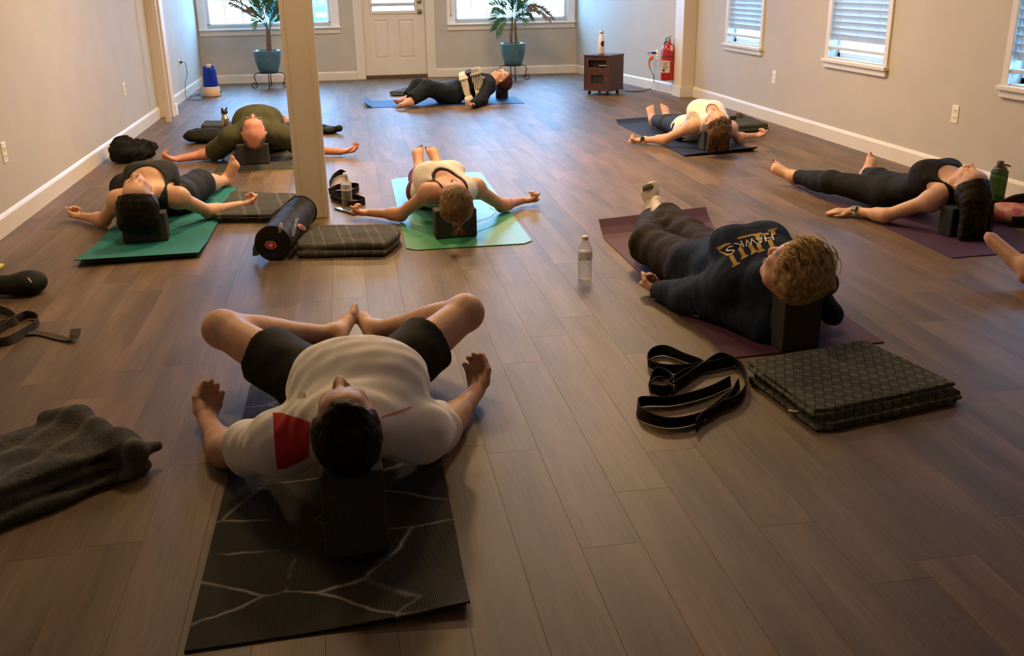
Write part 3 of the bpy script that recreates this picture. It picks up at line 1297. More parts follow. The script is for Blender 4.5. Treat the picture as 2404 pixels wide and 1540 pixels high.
JT = {
    'front': dict(hd=(-0.059, 2.126, 0.269), nk=(-0.058, 2.328, 0.23), ch=(-0.059, 2.496, 0.248), wa=(-0.059, 2.67, 0.18), pe=(-0.055, 2.821, 0.115), sL=(-0.242, 2.359, 0.165), sR=(0.121, 2.364, 0.152), eL=(-0.412, 2.575, 0.045), eR=(0.232, 2.627, 0.049), wL=(-0.496, 2.832, 0.037), wR=(0.35, 2.872, 0.039), fL=(-0.497, 2.932, 0.064), fR=(0.372, 2.968, 0.081), hL=(-0.148, 2.838, 0.113), hR=(0.038, 2.832, 0.111), kL=(-0.463, 3.145, 0.222), kR=(0.352, 3.134, 0.223), aL=(-0.107, 3.349, 0.097), aR=(0.051, 3.398, 0.085), tL=(-0.04, 3.529, 0.13), tR=(-0.005, 3.581, 0.118)),
    'hood': dict(hd=(1.619, 3.201, 0.27), nk=(1.601, 3.375, 0.203), ch=(1.56, 3.524, 0.221), wa=(1.538, 3.693, 0.161), pe=(1.515, 3.832, 0.117), sL=(1.456, 3.343, 0.121), sR=(1.756, 3.431, 0.159), eL=(1.339, 3.556, 0.012), eR=(2.007, 3.393, 0.05), wL=(1.26, 3.788, 0.025), wR=(2.022, 3.639, 0.04), fL=(1.231, 3.859, 0.045), fR=(2.03, 3.719, 0.045), hL=(1.431, 3.844, 0.109), hR=(1.594, 3.871, 0.111), kL=(1.41, 4.26, 0.114), kR=(1.575, 4.292, 0.122), aL=(1.476, 4.652, 0.16), aR=(1.559, 4.693, 0.153), tL=(1.518, 4.801, 0.267), tR=(1.609, 4.871, 0.155)),
    'tank': dict(hd=(3.132, 4.445, 0.267), nk=(3.181, 4.615, 0.231), ch=(3.156, 4.765, 0.24), wa=(3.14, 4.914, 0.16), pe=(3.138, 5.06, 0.109), sL=(3.026, 4.596, 0.168), sR=(3.335, 4.656, 0.16), eL=(2.879, 4.782, 0.044), eR=(3.584, 4.611, 0.05), wL=(2.801, 5.008, 0.007), wR=(3.429, 4.803, 0.04), fL=(2.632, 5.067, -0.002), fR=(3.493, 4.904, 0.045), hL=(3.053, 5.07, 0.105), hR=(3.223, 5.067, 0.102), kL=(2.889, 5.449, 0.108), kR=(3.218, 5.477, 0.103), aL=(2.826, 5.834, 0.073), aR=(3.347, 5.844, 0.066), tL=(2.714, 5.962, 0.139), tR=(3.46, 5.943, 0.167)),
    'white': dict(hd=(2.832, 7.209, 0.255), nk=(2.864, 7.384, 0.226), ch=(2.863, 7.54, 0.252), wa=(2.861, 7.68, 0.158), pe=(2.86, 7.829, 0.109), sL=(2.701, 7.407, 0.186), sR=(3.018, 7.417, 0.156), eL=(2.527, 7.577, 0.064), eR=(3.164, 7.615, 0.035), wL=(2.397, 7.78, 0.026), wR=(3.375, 7.741, 0.029), fL=(2.241, 7.796, 0.025), fR=(3.472, 7.76, 0.049), hL=(2.774, 7.829, 0.101), hR=(2.945, 7.831, 0.101), kL=(2.762, 8.238, 0.1), kR=(2.92, 8.24, 0.1), aL=(2.761, 8.628, 0.081), aR=(2.9, 8.63, 0.085), tL=(2.766, 8.754, 0.208), tR=(2.919, 8.757, 0.209)),
    'blonde': dict(hd=(0.545, 5.164, 0.19), nk=(0.554, 5.343, 0.184), ch=(0.497, 5.484, 0.224), wa=(0.501, 5.637, 0.16), pe=(0.505, 5.783, 0.108), sL=(0.414, 5.286, 0.197), sR=(0.692, 5.419, 0.184), eL=(0.258, 5.442, 0.046), eR=(0.861, 5.533, 0.018), wL=(0.079, 5.601, 0.026), wR=(1.02, 5.713, 0.02), fL=(-0.026, 5.628, 0.043), fR=(1.115, 5.731, 0.039), hL=(0.421, 5.786, 0.101), hR=(0.588, 5.782, 0.101), kL=(0.43, 6.187, 0.111), kR=(0.579, 6.183, 0.1), aL=(0.479, 6.565, 0.095), aR=(0.567, 6.565, 0.103), tL=(0.464, 6.682, 0.224), tR=(0.535, 6.688, 0.223)),
    'teal': dict(hd=(-1.141, 5.371, 0.253), nk=(-1.129, 5.55, 0.222), ch=(-1.126, 5.708, 0.259), wa=(-1.129, 5.841, 0.157), pe=(-1.127, 5.993, 0.109), sL=(-1.29, 5.578, 0.212), sR=(-0.965, 5.572, 0.214), eL=(-1.419, 5.718, 0.022), eR=(-0.841, 5.756, 0.057), wL=(-1.58, 5.901, 0.011), wR=(-0.675, 5.931, 0.052), fL=(-1.666, 5.98, 0.037), fR=(-0.575, 6.025, 0.053), hL=(-1.213, 5.99, 0.1), hR=(-1.042, 5.988, 0.099), kL=(-1.248, 6.397, 0.1), kR=(-0.941, 6.383, 0.115), aL=(-1.397, 6.754, 0.05), aR=(-0.85, 6.753, 0.04), tL=(-1.248, 6.731, 0.15), tR=(-0.767, 6.703, 0.194)),
    'bald': dict(hd=(-0.704, 7.517, 0.265), nk=(-0.709, 7.716, 0.242), ch=(-0.694, 7.891, 0.277), wa=(-0.695, 8.034, 0.157), pe=(-0.694, 8.204, 0.11), sL=(-0.885, 7.769, 0.202), sR=(-0.533, 7.739, 0.185), eL=(-1.074, 7.94, 0.037), eR=(-0.342, 7.922, 0.041), wL=(-1.32, 7.822, 0.037), wR=(-0.075, 7.839, 0.035), fL=(-1.495, 7.797, 0.055), fR=(0.112, 7.832, 0.06), hL=(-0.789, 8.201, 0.1), hR=(-0.6, 8.2, 0.1), kL=(-0.848, 8.648, 0.1), kR=(-0.472, 8.632, 0.1), aL=(-0.902, 9.073, 0.051), aR=(-0.359, 9.045, 0.05), tL=(-0.909, 9.196, 0.21), tR=(-0.507, 9.133, 0.15)),
    'far': dict(hd=(1.772, 11.144, 0.283), nk=(1.601, 11.158, 0.247), ch=(1.448, 11.157, 0.27), wa=(1.308, 11.157, 0.18), pe=(1.17, 11.144, 0.101), sL=(1.572, 10.999, 0.173), sR=(1.565, 11.313, 0.164), eL=(1.468, 10.773, 0.057), eR=(1.431, 11.525, 0.05), wL=(1.354, 10.555, 0.05), wR=(1.195, 11.596, 0.04), fL=(1.282, 10.5, 0.042), fR=(1.115, 11.638, 0.045), hL=(1.184, 11.06, 0.094), hR=(1.162, 11.229, 0.102), kL=(0.862, 10.874, 0.257), kR=(0.826, 11.08, 0.282), aL=(0.676, 10.587, 0.078), aR=(0.769, 11.386, 0.048), tL=(0.546, 10.715, 0.068), tR=(0.59, 11.369, 0.04)),
}


# ================================================================== people
def skin_mat(name, col):
    m = M(name, col, 0.5, vcol=True, nscale=35, bump=(90, 0.08), spec=0.4)
    m.node_tree.nodes['Principled BSDF'].inputs['Subsurface Weight'].default_value = 0.08
    m.node_tree.nodes['Principled BSDF'].inputs['Subsurface Radius'].default_value = (0.02, 0.007, 0.004)
    return m


class Body:
    """Collects the pieces of one figure: joints -> smooth implicit body."""

    def __init__(s, J, sex='f', sc=1.0, head=None):
        s.J = {k: V3(v) for k, v in J.items()}
        s.sc, s.sex = sc, sex
        s.P = {}
        s.order = []
        s.paint = []
        s.nails = []
        for j in ('eL', 'eR'):
            s.J[j][2] = max(s.J[j][2], 0.05)
        for j in ('wL', 'wR'):
            s.J[j][2] = max(s.J[j][2], 0.035)
        for j in ('kL', 'kR'):
            s.J[j][2] = max(s.J[j][2], 0.075)
        for j in ('aL', 'aR'):
            s.J[j][2] = max(s.J[j][2], 0.045)
        J = s.J
        ax = unit(J['pe'] - J['nk'])
        s.side = unit(J['sR'] - J['sL'])
        s.front = unit(np.cross(s.side, ax))
        if s.front[2] < 0:
            s.front = -s.front
        s.ax = ax
        if head:
            s.hc, s.hu, s.hf = V3(head[0]), unit(head[1]), V3(head[2])
            s.hf = unit(s.hf - s.hu * (s.hf @ s.hu))
            s.hs = unit(np.cross(s.hu, s.hf))
            if s.hs @ s.side < 0:
                s.hs = -s.hs

    def add(s, tagname, prim, k=0.03):
        s.P.setdefault(tagname, []).append((prim, k))
        s.order.append((prim, k))

    def torso(s, g=0.0):
        """Torso pieces grown by g (also used for clothes)."""
        J, c, m = s.J, s.sc, s.sex == 'm'
        n = s.front
        rp, rw, rc, rn = ((0.150, 0.140, 0.160, 0.115) if m else (0.158, 0.118, 0.138, 0.098))
        rp, rw, rc, rn = [v * c + g for v in (rp, rw, rc, rn)]
        fl = 0.66 if m else 0.64
        out = [(cap(J['pe'], J['wa'], rp, rw, n, fl), 0.05), (cap(J['wa'], J['ch'], rw, rc, n, 0.68), 0.05),
               (cap(J['ch'], J['nk'] + s.ax * 0.03, rc, rn, n, 0.66), 0.05)]
        for S in ('L', 'R'):
            out.append((cap(J['nk'] + s.ax * 0.02, J['s' + S], 0.060 * c + g, 0.058 * c + g), 0.05))
            out.append((ball(J['h' + S] - s.ax * 0.01, 0.088 * c + g), 0.05))
            if not m:
                b_ = J['ch'] + s.ax * 0.02 + n * 0.062 * c + s.side * (0.072 * c * (1 if S == 'R' else -1))
                out.append((ell(b_, (s.side, n, s.ax), (0.062 * c + g, 0.045 * c + g, 0.064 * c + g)), 0.045))
        if m:
            out.append((ell(J['ch'] + n * 0.05 * c, (s.side, n, s.ax), (0.135 * c + g, 0.06 * c + g, 0.11 * c + g)), 0.05))
        return out

    def core(s):
        J, c, m = s.J, s.sc, s.sex == 'm'
        for p, k in s.torso():
            s.add('torso', p, k)
        f = 1.0 if m else 0.88
        for S in ('L', 'R'):
            sh, e, w = J['s' + S], J['e' + S], J['w' + S]
            h, k_, a = J['h' + S], J['k' + S], J['a' + S]
            s.add('arm', ball(sh, 0.060 * c * f), 0.04)
            s.add('arm', cap(sh, e, 0.051 * c * f, 0.040 * c * f), 0.03)
            mid = e + (w - e) * 0.25
            s.add('arm', cap(e, w, 0.040 * c * f, 0.026 * c * f), 0.02)
            s.add('arm', cap(e, mid, 0.041 * c * f, 0.041 * c * f), 0.03)
            s.add('leg', cap(h, k_, 0.084 * c * (1 if m else 1.03), 0.056 * c), 0.04)
            s.add('leg', ball(k_, 0.056 * c), 0.03)
            cm = k_ + (a - k_) * 0.3
            back = unit(np.cross(np.cross(a - k_, (0, 0, 1)), a - k_)) * -0.012
            s.add('leg', cap(k_, a, 0.050 * c, 0.033 * c), 0.03)
            s.add('leg', ell(cm + back, (unit(a - k_), unit(np.cross(a - k_, (0, 0, 1))), unit(back)), (0.13 * c, 0.052 * c, 0.054 * c)), 0.04)

    def hand(s, S, n=(0, 0, 1), curl=0.6, thumb=1.0, spread=0.12, flip=1, kn=None, inc=0.3):
        J, c = s.J, s.sc * (1.0 if s.sex == 'm' else 0.93)
        w, t = J['w' + S], J['f' + S]
        d = unit(t - w)
        n = V3(n)
        n = unit(n - d * (n @ d))
        b = unit(np.cross(n, d)) * (1 if S == 'L' else -1) * flip    # towards the thumb
        s.add('hand', cap(w + d * 0.015 * c, w + d * 0.082 * c, 0.030 * c, 0.041 * c, n, 0.42), 0.02)
        s.add('hand', ell(w + d * 0.04 * c + b * 0.022 * c + n * 0.008 * c, (d, b, n), (0.034 * c, 0.017 * c, 0.017 * c)), 0.015)
        ln = (0.070, 0.078, 0.073, 0.056)
        for i in range(4):
            o = (1.5 - i) * 0.0192 * c
            p = w + d * (0.082 - 0.004 * abs(i - 1.3)) * c + b * o
            cu = curl * (1 + 0.12 * (i - 1)) if np.isscalar(curl) else curl[i]
            sp = unit(d + b * spread * (1.5 - i) * 0.6)
            a = cu * 0.55 if kn is None else kn + 0.08 * (i - 1)
            for q, fr_ in enumerate((0.45, 0.32, 0.25)):
                dr = sp * math.cos(a) + n * math.sin(a)
                e = p + dr * ln[i] * fr_ * c * 1.05
                r0 = (0.0098, 0.0088, 0.0080)[q] * c
                s.add('hand', cap(p, e, r0, r0 * 0.93), 0.006 if q else 0.010)
                p = e
                a += cu * (0.75 if q == 0 else 0.6) if kn is None else inc
        p = w + d * 0.028 * c + b * 0.030 * c + n * 0.004
        tk = 0.60 if kn is None else 0.28
        for q, (dr, l_) in enumerate(((d * 0.72 + b * tk + n * 0.45 * thumb, 0.042), (d * 0.86 + b * (tk - 0.5) + n * 0.5 * thumb, 0.034), (d * 0.9 - b * 0.25 + n * 0.4 * thumb, 0.022))):
            e = p + unit(dr) * l_ * c
            r0 = (0.0145, 0.0112, 0.0098)[q] * c
            s.add('hand', cap(p, e, r0, (0.0115, 0.0102, 0.0088)[q] * c), 0.012 if q == 0 else 0.006)
            p = e

    def foot(s, S, nails=None, sock=False):
        J, c = s.J, s.sc * (1.0 if s.sex == 'm' else 0.93)
        k, a, t = J['k' + S], J['a' + S], J['t' + S]
        fd = unit(t - a)
        sh = unit(a - k)
        sl = sh - fd * (sh @ fd)
        sl = unit(sl)                                   # out of the sole
        lat = np.cross(sl, fd) * (1 if S == 'L' else -1)       # towards the big toe
        Lg = np.linalg.norm(t - a)
        heel = a + sl * 0.028 * c - fd * 0.030 * c
        bll = t - fd * 0.060 * c + sl * 0.030 * c
        s.add('foot', cap(a, heel, 0.034 * c, 0.031 * c), 0.03)
        s.add('foot', cap(heel, bll, 0.028 * c, 0.040 * c, sl, 0.55), 0.03)
        s.add('foot', cap(a, bll - sl * 0.012 * c, 0.033 * c, 0.024 * c, sl, 0.8), 0.04)
        for i in range(5):
            o = (2 - i) * 0.0175 * c + 0.002
            p = bll + lat * o * 0.95 + fd * (0.008, 0.012, 0.008, 0.002, -0.007)[i] * c
            l_ = (0.046, 0.040, 0.035, 0.031, 0.028)[i] * c
            e = p + fd * l_ + lat * 0.004 * (1 - i / 2) - sl * 0.003
            r = (0.0135, 0.0093, 0.0088, 0.0084, 0.0086)[i] * c
            s.add('foot', cap(p, e, r, r * 0.92), 0.007 if not sock else 0.03)
            if nails is not None:
                s.nails.append((e - sl * r * 0.72 + fd * r * 0.25, fd, lat, -sl, r))
        return s

    def headshape(s, neck=True, k=1.0):
        c, u, f, d = s.hc, s.hu, s.hf, s.hs
        P = lambda a, b, e=0.0: c + (u * a + f * b + d * e) * k
        A = (d, u, f)
        m = s.sex == 'm'
        s.add('head', ell(P(0.022, -0.012), A, (0.074 * k, 0.088 * k, 0.094 * k)), 0.02)
        s.add('head', ell(P(-0.040, 0.022), A, ((0.063 if m else 0.058) * k, 0.075 * k, 0.068 * k)), 0.03)
        s.add('head', ball(P(-0.102, 0.058), (0.025 if m else 0.021) * k), 0.035)
        for e in (-1, 1):
            s.add('head', ball(P(-0.075, 0.012, 0.043 * e), 0.022 * k), 0.03)          # jaw corner
            s.add('head', ball(P(-0.028, 0.062, 0.036 * e), 0.020 * k), 0.02)          # cheek
            s.add('head', cap(P(0.020, 0.080, 0.012 * e), P(0.018, 0.070, 0.045 * e), 0.010 * k, 0.008 * k), 0.014)
        s.add('head', ell(P(0.045, 0.060), A, (0.050 * k, 0.035 * k, 0.028 * k)), 0.03)
        s.headsub = [(ball(P(-0.002, 0.099, 0.031 * e), 0.014 * k), 0.014) for e in (-1, 1)]
        s.headadd = []
        for e in (-1, 1):
            s.headadd.append((ell(P(-0.003, 0.076, 0.031 * e), A, (0.014 * k, 0.0105 * k, 0.013 * k)), 0.004))
            s.headadd.append((ball(P(-0.043, 0.098, 0.011 * e), 0.0085 * k), 0.006))
            s.headadd.append((ell(P(-0.012, -0.008, 0.074 * e), (unit(d * e + f * -0.35), u, f), (0.008 * k, 0.030 * k, 0.017 * k)), 0.008))
        s.headadd.append((cap(P(0.010, 0.088), P(-0.036, 0.110), 0.0085 * k, 0.0115 * k), 0.012))
        s.headadd.append((cap(P(-0.067, 0.090, -0.018), P(-0.067, 0.090, 0.018), 0.0058 * k), 0.006))
        s.headadd.append((cap(P(-0.078, 0.087, -0.015), P(-0.078, 0.087, 0.015), 0.0068 * k), 0.006))
        s.paint += [(P(-0.066, 0.097), 0.012, (0.85, 0.62, 0.60)), (P(-0.078, 0.094), 0.012, (0.85, 0.60, 0.58)),
                    (P(-0.066, 0.093, 0.014), 0.009, (0.85, 0.62, 0.60)), (P(-0.066, 0.093, -0.014), 0.009, (0.85, 0.62, 0.60)),
                    (P(-0.040, 0.112), 0.014, (1.0, 0.82, 0.80)),
                    (P(-0.030, 0.075, 0.04), 0.022, (1.0, 0.86, 0.84)), (P(-0.030, 0.075, -0.04), 0.022, (1.0, 0.86, 0.84))]
        for e in (-1, 1):
            for q in (0.018, 0.027, 0.036, 0.045):
                s.paint.append((P(0.021 + 0.001 * (q > 0.03), 0.092 - q * 0.35, q * e), 0.0065, (0.35, 0.28, 0.25)))
                s.paint.append((P(-0.010, 0.092 - q * 0.2, q * e), 0.004, (0.5, 0.4, 0.36)))
        if neck:
            rn = (0.056 if m else 0.049) * s.sc
            s.add('neck', cap(s.J['nk'] - s.ax * 0.0, P(-0.055, -0.025), rn * 1.12, rn), 0.035)

    def build(s, root, col, mat, h, floor=0.006, cover=None):
        fl = Field(s.order, h)
        for p, k in getattr(s, 'headsub', []):
            fl.sub(p, k)
        for p, k in getattr(s, 'headadd', []):
            fl.add(p, k)
        if floor is not None:
            fl.plane((0, 0, floor), (0, 0, -1))
        V, F = fl.mesh(1)
        C = np.tile(np.array(col, float), (len(V), 1))
        for (p, r, mul) in s.paint:
            d = np.linalg.norm(V - p, axis=1)
            w = np.clip((r * 1.35 - d) / (r * 0.7), 0, 1)[:, None]
            C = C * (1 - w) + C * np.array(mul) * w
        for (p, r, cc) in getattr(s, 'paintabs', []):
            d = np.linalg.norm(V - p, axis=1)
            w = np.clip((r * 1.2 - d) / (r * 0.4), 0, 1)[:, None]
            C = C * (1 - w) + np.array(cc) * w
        return obj_np('body', V, F, mat, root, col=np.clip(C, 0, 1))

    def nail_parts(s, root, mat):
        for i, (p, fd, lat, up, r) in enumerate(s.nails):
            bm = bmesh.new()
            t = bmesh.new()
            bmesh.ops.create_icosphere(t, subdivisions=1, radius=1.0)
            for v in t.verts:
                q = p + fd * (v.co.y * r * 0.62) + lat * (v.co.x * r * 0.62) + up * (v.co.z * r * 0.32 + r * 0.12)
                v.co = Vector(tuple(q))
            merge(bm, t)
            obj_bm('toenail', bm, mat, root, True)

    # ---------------------------------------------------- clothes
    def sleeve(s, S, r0, r1, frac, g=0.0):
        J = s.J
        sh, e = J['s' + S], J['e' + S]
        end = sh + (e - sh) * frac
        d = unit(e - sh)
        p = clip(cap(sh, end + d * 0.05, r0, r1), end, d)
        hole = clip(cap(sh, end + d * 0.08, 0.056 * s.sc, 0.050 * s.sc), end - d * 0.022, -d)
        return p, hole

    def trouser(s, S, r0, rk, r1, frac, cut=True):
        """Leg of shorts / trousers from hip to a fraction of hip->knee (<=1) or knee->ankle (>1)."""
        J = s.J
        h, k, a = J['h' + S], J['k' + S], J['a' + S]
        if frac <= 1:
            end = h + (k - h) * frac
            d = unit(k - h)
            return [(clip(cap(h, end + d * 0.05, r0, r1), end, d), 0.04)], (end, d)
        end = k + (a - k) * (frac - 1)
        d = unit(a - k)
        cm = k + (a - k) * 0.3
        back = unit(np.cross(np.cross(a - k, (0, 0, 1)), a - k)) * -0.012
        calf = ell(cm + back, (d, unit(np.cross(a - k, (0, 0, 1))), unit(back)), (0.13 * s.sc + 0.01, 0.052 * s.sc + 0.007, 0.054 * s.sc + 0.007))
        out = [(cap(h, k, r0, rk), 0.04), (ball(k, rk), 0.03), (clip(cap(k, end + d * 0.05, rk, r1), end, d), 0.03)]
        if frac > 1.4:
            out.append((calf, 0.03))
        return out, (end, d)


def strands(bm, B, n, r0, r1, a0, a1, w, seed, spread=1.0, wave=0.006, cx=0.0, lift=0.0, mi=0, u0=0.022, f0=-0.012):
    """Loose hair: thin curved tubes over the skull, from angle a0 (forehead) to a1 (nape) in the f-u plane."""
    r = np.random.default_rng(seed)
    for _ in range(n):
        lat = r.uniform(-1, 1) * spread
        s0, s1 = a0 + r.uniform(-0.25, 0.25), a1 + r.uniform(-0.3, 0.2)
        ph = r.uniform(0, 6.28)
        pts = []
        ex = r.uniform(r0, r1)
        for i in range(9):
            t = i / 8
            a = s0 + (s1 - s0) * t
            q = math.cos(lat * 1.35)
            p = B.hc + B.hu * (u0 + (0.088 + ex) * math.sin(a) * q) + B.hf * (f0 + (0.094 + ex) * math.cos(a) * q) + B.hs * ((0.074 + ex) * math.sin(lat * 1.35) + cx)
            p = p + B.hs * wave * math.sin(ph + 5 * t) + B.hu * wave * 0.5 * math.sin(ph * 2 + 4 * t)
            p[2] = max(p[2], 0.01)
            pts.append(p)
        bm_tube(bm, pts, w * r.uniform(0.7, 1.3), 4, mi, r1=w * 0.3)


def hair_mat(name, c1, c2, c3=None):
    if name in MATS:
        return MATS[name]
    m, nt, b = new_mat(name)
    tc = N(nt, 'ShaderNodeTexCoord')
    mp = N(nt, 'ShaderNodeMapping')
    mp.inputs['Scale'].default_value = (70, 18, 30)
    L(nt, tc.outputs['Object'], mp.inputs[0])
    nz = N(nt, 'ShaderNodeTexNoise', i_Scale=1.6, i_Detail=6)
    L(nt, mp.outputs[0], nz.inputs['Vector'])
    rp = ramp(nt, nz.outputs['Fac'], [(0.3, c1), (0.55, c2), (0.75, c3 or c2)])
    L(nt, rp.outputs[0], b.inputs['Base Color'])
    b.inputs['Roughness'].default_value = 0.5
    b.inputs['Specular IOR Level'].default_value = 0.15
    bp = N(nt, 'ShaderNodeBump')
    bp.inputs['Strength'].default_value = 0.6
    bp.inputs['Distance'].default_value = 0.006
    L(nt, nz.outputs['Fac'], bp.inputs['Height'])
    L(nt, bp.outputs[0], b.inputs['Normal'])
    MATS[name] = m
    return m


def cranium(B, g, k=1.0):
    return ell(B.hc + B.hu * 0.022 * k - B.hf * 0.012 * k, (B.hs, B.hu, B.hf), ((0.074 + g) * k, (0.088 + g) * k, (0.094 + g) * k))


def HP(B, a, b, e=0.0):
    return B.hc + B.hu * a + B.hf * b + B.hs * e


# ------------------------------------------------------------------ man in front, white shirt
m_skin_a = skin_mat('skin_tan', (0.60, 0.35, 0.235))
m_wtee = M('white_jersey', (0.80, 0.77, 0.73), 0.8, (0.84, 0.81, 0.77), 8, 3, bump=(400, 0.1), sheen=0.1)
m_bshort = M('black_jersey', (0.012, 0.013, 0.014), 0.75, (0.02, 0.021, 0.022), 30, 3, bump=(300, 0.1), spec=0.15)
m_red = M('red_panel', (0.50, 0.012, 0.020), 0.75, (0.56, 0.018, 0.026), 20, 3, bump=(400, 0.1))
m_redpipe = M('red_piping', (0.62, 0.16, 0.12), 0.75, (0.66, 0.2, 0.15), 20)
m_logo = M('grey_print', (0.10, 0.09, 0.08), 0.6, (0.13, 0.12, 0.1), 40)

q = dict(JT['front'])
q['nk'] = (-0.057, 2.235, 0.262)
q['ch'] = (-0.025, 2.47, 0.262)
q['wa'] = (0.0, 2.67, 0.205)
q['pe'] = (-0.02, 2.821, 0.115)
q['tL'] = (-0.066, 3.52, 0.135)
q['tR'] = (0.016, 3.55, 0.13)
q['sL'] = (-0.235, 2.33, 0.175)
q['sR'] = (0.125, 2.335, 0.170)
B = Body(q, 'm', 1.03, (G(813, 998, 0.318), (-0.02, -1, 0.26), (-0.10, 0.27, 1)))
B.core()
B.hand('L', (0.40, -0.30, 1), 1.05, spread=0.0, kn=0.95, inc=0.55)
B.hand('R', (-0.40, -0.30, 1), 1.15, spread=0.0, kn=0.95, inc=0.55)
B.foot('L')
B.foot('R')
B.headshape(k=0.95)
p_front = thing('person', 'man in white T-shirt with red shoulder panel and black shorts, head on tall block', 'person', (-0.03, 2.8, 0))
B.build(p_front, (0.60, 0.35, 0.235), m_skin_a, 0.0042)
J = B.J
pr = B.torso(0.017)
sub = []
for S in 'LR':
    p, hl = B.sleeve(S, 0.074, 0.080, 0.56)
    pr.append((p, 0.05))
    sub.append((hl, 0.0))
pr.append((cap(J['wa'], J['pe'], 0.165, 0.175, B.front, 0.62), 0.04))
sub.append((cap(J['nk'] + B.front * 0.02 - B.ax * 0.015, B.hc - B.hu * 0.05, 0.060, 0.066), 0.01))
shirt = mesh_field('t_shirt', pr, 0.0045, m_wtee, p_front, subs=sub, planes=[(J['pe'] - B.ax * 0.0, B.ax)], warp=folds(0.0055, 34, 3), floor=0.007)
tb = bvh_of(shirt)
decal('shoulder_panel', shirt, [[(641, 969), (664, 971), (700, 981), (728, 991), (727, 1030), (724, 1072), (700, 1086), (668, 1099), (651, 1101), (646, 1050)]], m_red, shirt, 0.002, bvh=tb)
decal('shoulder_piping', shirt, [[(895, 982), (930, 971), (966, 958), (966, 954), (930, 966), (895, 978)]], m_redpipe, shirt, 0.002, bvh=tb)
decal('chest_logo', shirt, text_polys('GB', [(702, 925), (719, 922), (719, 933), (702, 936)]), m_logo, shirt, 0.002, 3, bvh=tb)
pr = [(cap(J['pe'] + B.ax * 0.03, J['wa'], 0.165, 0.15, B.front, 0.66), 0.05)]
for S in 'LR':
    ps, (end, d) = B.trouser(S, 0.106, 0.09, 0.098, 0.55)
    pr += ps
    pr.append((ball(J['h' + S], 0.10), 0.05))
mesh_field('shorts', pr, 0.005, m_bshort, p_front, warp=folds(0.004, 40, 5), floor=0.007)
# hair
hp = [(cranium(B, 0.007), 0.02), (ell(HP(B, 0.06, -0.03), (B.hs, B.hu, B.hf), (0.070, 0.058, 0.078)), 0.03),
      (ell(HP(B, 0.075, 0.045, 0.01), (B.hs, B.hu, B.hf), (0.05, 0.03, 0.03)), 0.02)]
m_hair_blk = hair_mat('hair_black', (0.004, 0.0035, 0.003), (0.008, 0.006, 0.005), (0.016, 0.012, 0.009))
fl = Field(hp, 0.004)
fl.warp(folds(0.0035, 150, 8))
fl.plane(HP(B, 0.0, 0.004), B.hf * 0.74 - B.hu * 0.67)
for e in (-1, 1):
    fl.sub(ball(HP(B, -0.01, 0.0, 0.085 * e), 0.026), 0.01)
    fl.sub(ball(HP(B, 0.06, 0.075, 0.062 * e), 0.034), 0.02)
V, F = fl.mesh(1)
hair = obj_np('hair', V, F, m_hair_blk, p_front)
bm = bmesh.new()
strands(bm, B, 150, 0.000, 0.006, 1.05, 2.6, 0.0013, 4, 0.85, 0.007)
obj_bm('hair_strands', bm, m_hair_blk, hair, True)


def tank(B, root, name, mat, g, h, neck=(0.085, 0.12, 0.09), arm=0.075, bottom=0.06, up=0.0, seed=1, wr=0.003, narrow=0.0):
    J = B.J
    pr = B.torso(g)
    pr.append((cap(J['wa'], J['pe'], 0.118 * B.sc + g + 0.006, 0.155 * B.sc + g, B.front, 0.66), 0.04))
    sub = [(ell(J['nk'] + B.front * 0.05 - B.ax * 0.02, (B.side, B.ax, B.front), neck), 0.0)]
    for S, e in (('L', -1), ('R', 1)):
        sub.append((ell(J['s' + S] + B.side * e * (0.02 + narrow) - B.ax * 0.0, (B.side, B.ax, B.front), (arm, 0.115, 0.16)), 0.0))
    return mesh_field(name, pr, h, mat, root, subs=sub, planes=[(J['pe'] + B.ax * bottom, B.ax), (J['nk'] - B.ax * (0.07 + up), -B.ax)], warp=folds(wr, 36, seed), floor=0.008)


def pants(B, root, name, mat, h, r0, rk, r1, frac, seed=1, wr=0.002, gp=0.012):
    J = B.J
    fr_ = frac if isinstance(frac, dict) else {'L': frac, 'R': frac}
    pr = [(cap(J['pe'], J['wa'] * 0.65 + J['pe'] * 0.35, 0.158 * B.sc + gp, 0.13 * B.sc + gp, B.front, 0.66), 0.05)]
    for S in 'LR':
        ps, _ = B.trouser(S, r0, rk, r1, fr_[S])
        pr += ps
        pr.append((ball(J['h' + S] - B.ax * 0.01, 0.090 * B.sc + gp * 0.8), 0.05))
    return mesh_field(name, pr, h, mat, root, warp=folds(wr, 45, seed), floor=0.008)


def watch(B, root, S, face_dir, band, facec, big=1.0):
    w, e = B.J['w' + S], B.J['e' + S]
    d = unit(e - w)
    c = w + d * 0.035
    bm = bmesh.new()
    bm_lathe(bm, [(0.0295, -0.010), (0.0315, -0.009), (0.0315, 0.009), (0.0295, 0.010)], c, 24, axis=tuple(d))
    wt = obj_bm('wristwatch', bm, band, root, True)
    n = V3(face_dir)
    n = unit(n - d * (n @ d))
    s_ = unit(np.cross(n, d))
    bm = bmesh.new()
    bm_box(bm, (-0.017 * big, -0.019 * big, 0), (0.017 * big, 0.019 * big, 0.010), 0.004)
    R = np.array([s_, d, n]).T
    for v in bm.verts:
        v.co = Vector(tuple(c + n * 0.029 + R @ np.array(v.co)))
    obj_bm('watch_face', bm, facec, wt)
    return wt


m_black_w = M('watch_black', (0.012, 0.012, 0.014), 0.15, (0.016, 0.016, 0.018), 10)
m_white_w = M('watch_white', (0.78, 0.76, 0.72), 0.45, (0.8, 0.78, 0.74), 10)
SK = (0.62, 0.36, 0.25)

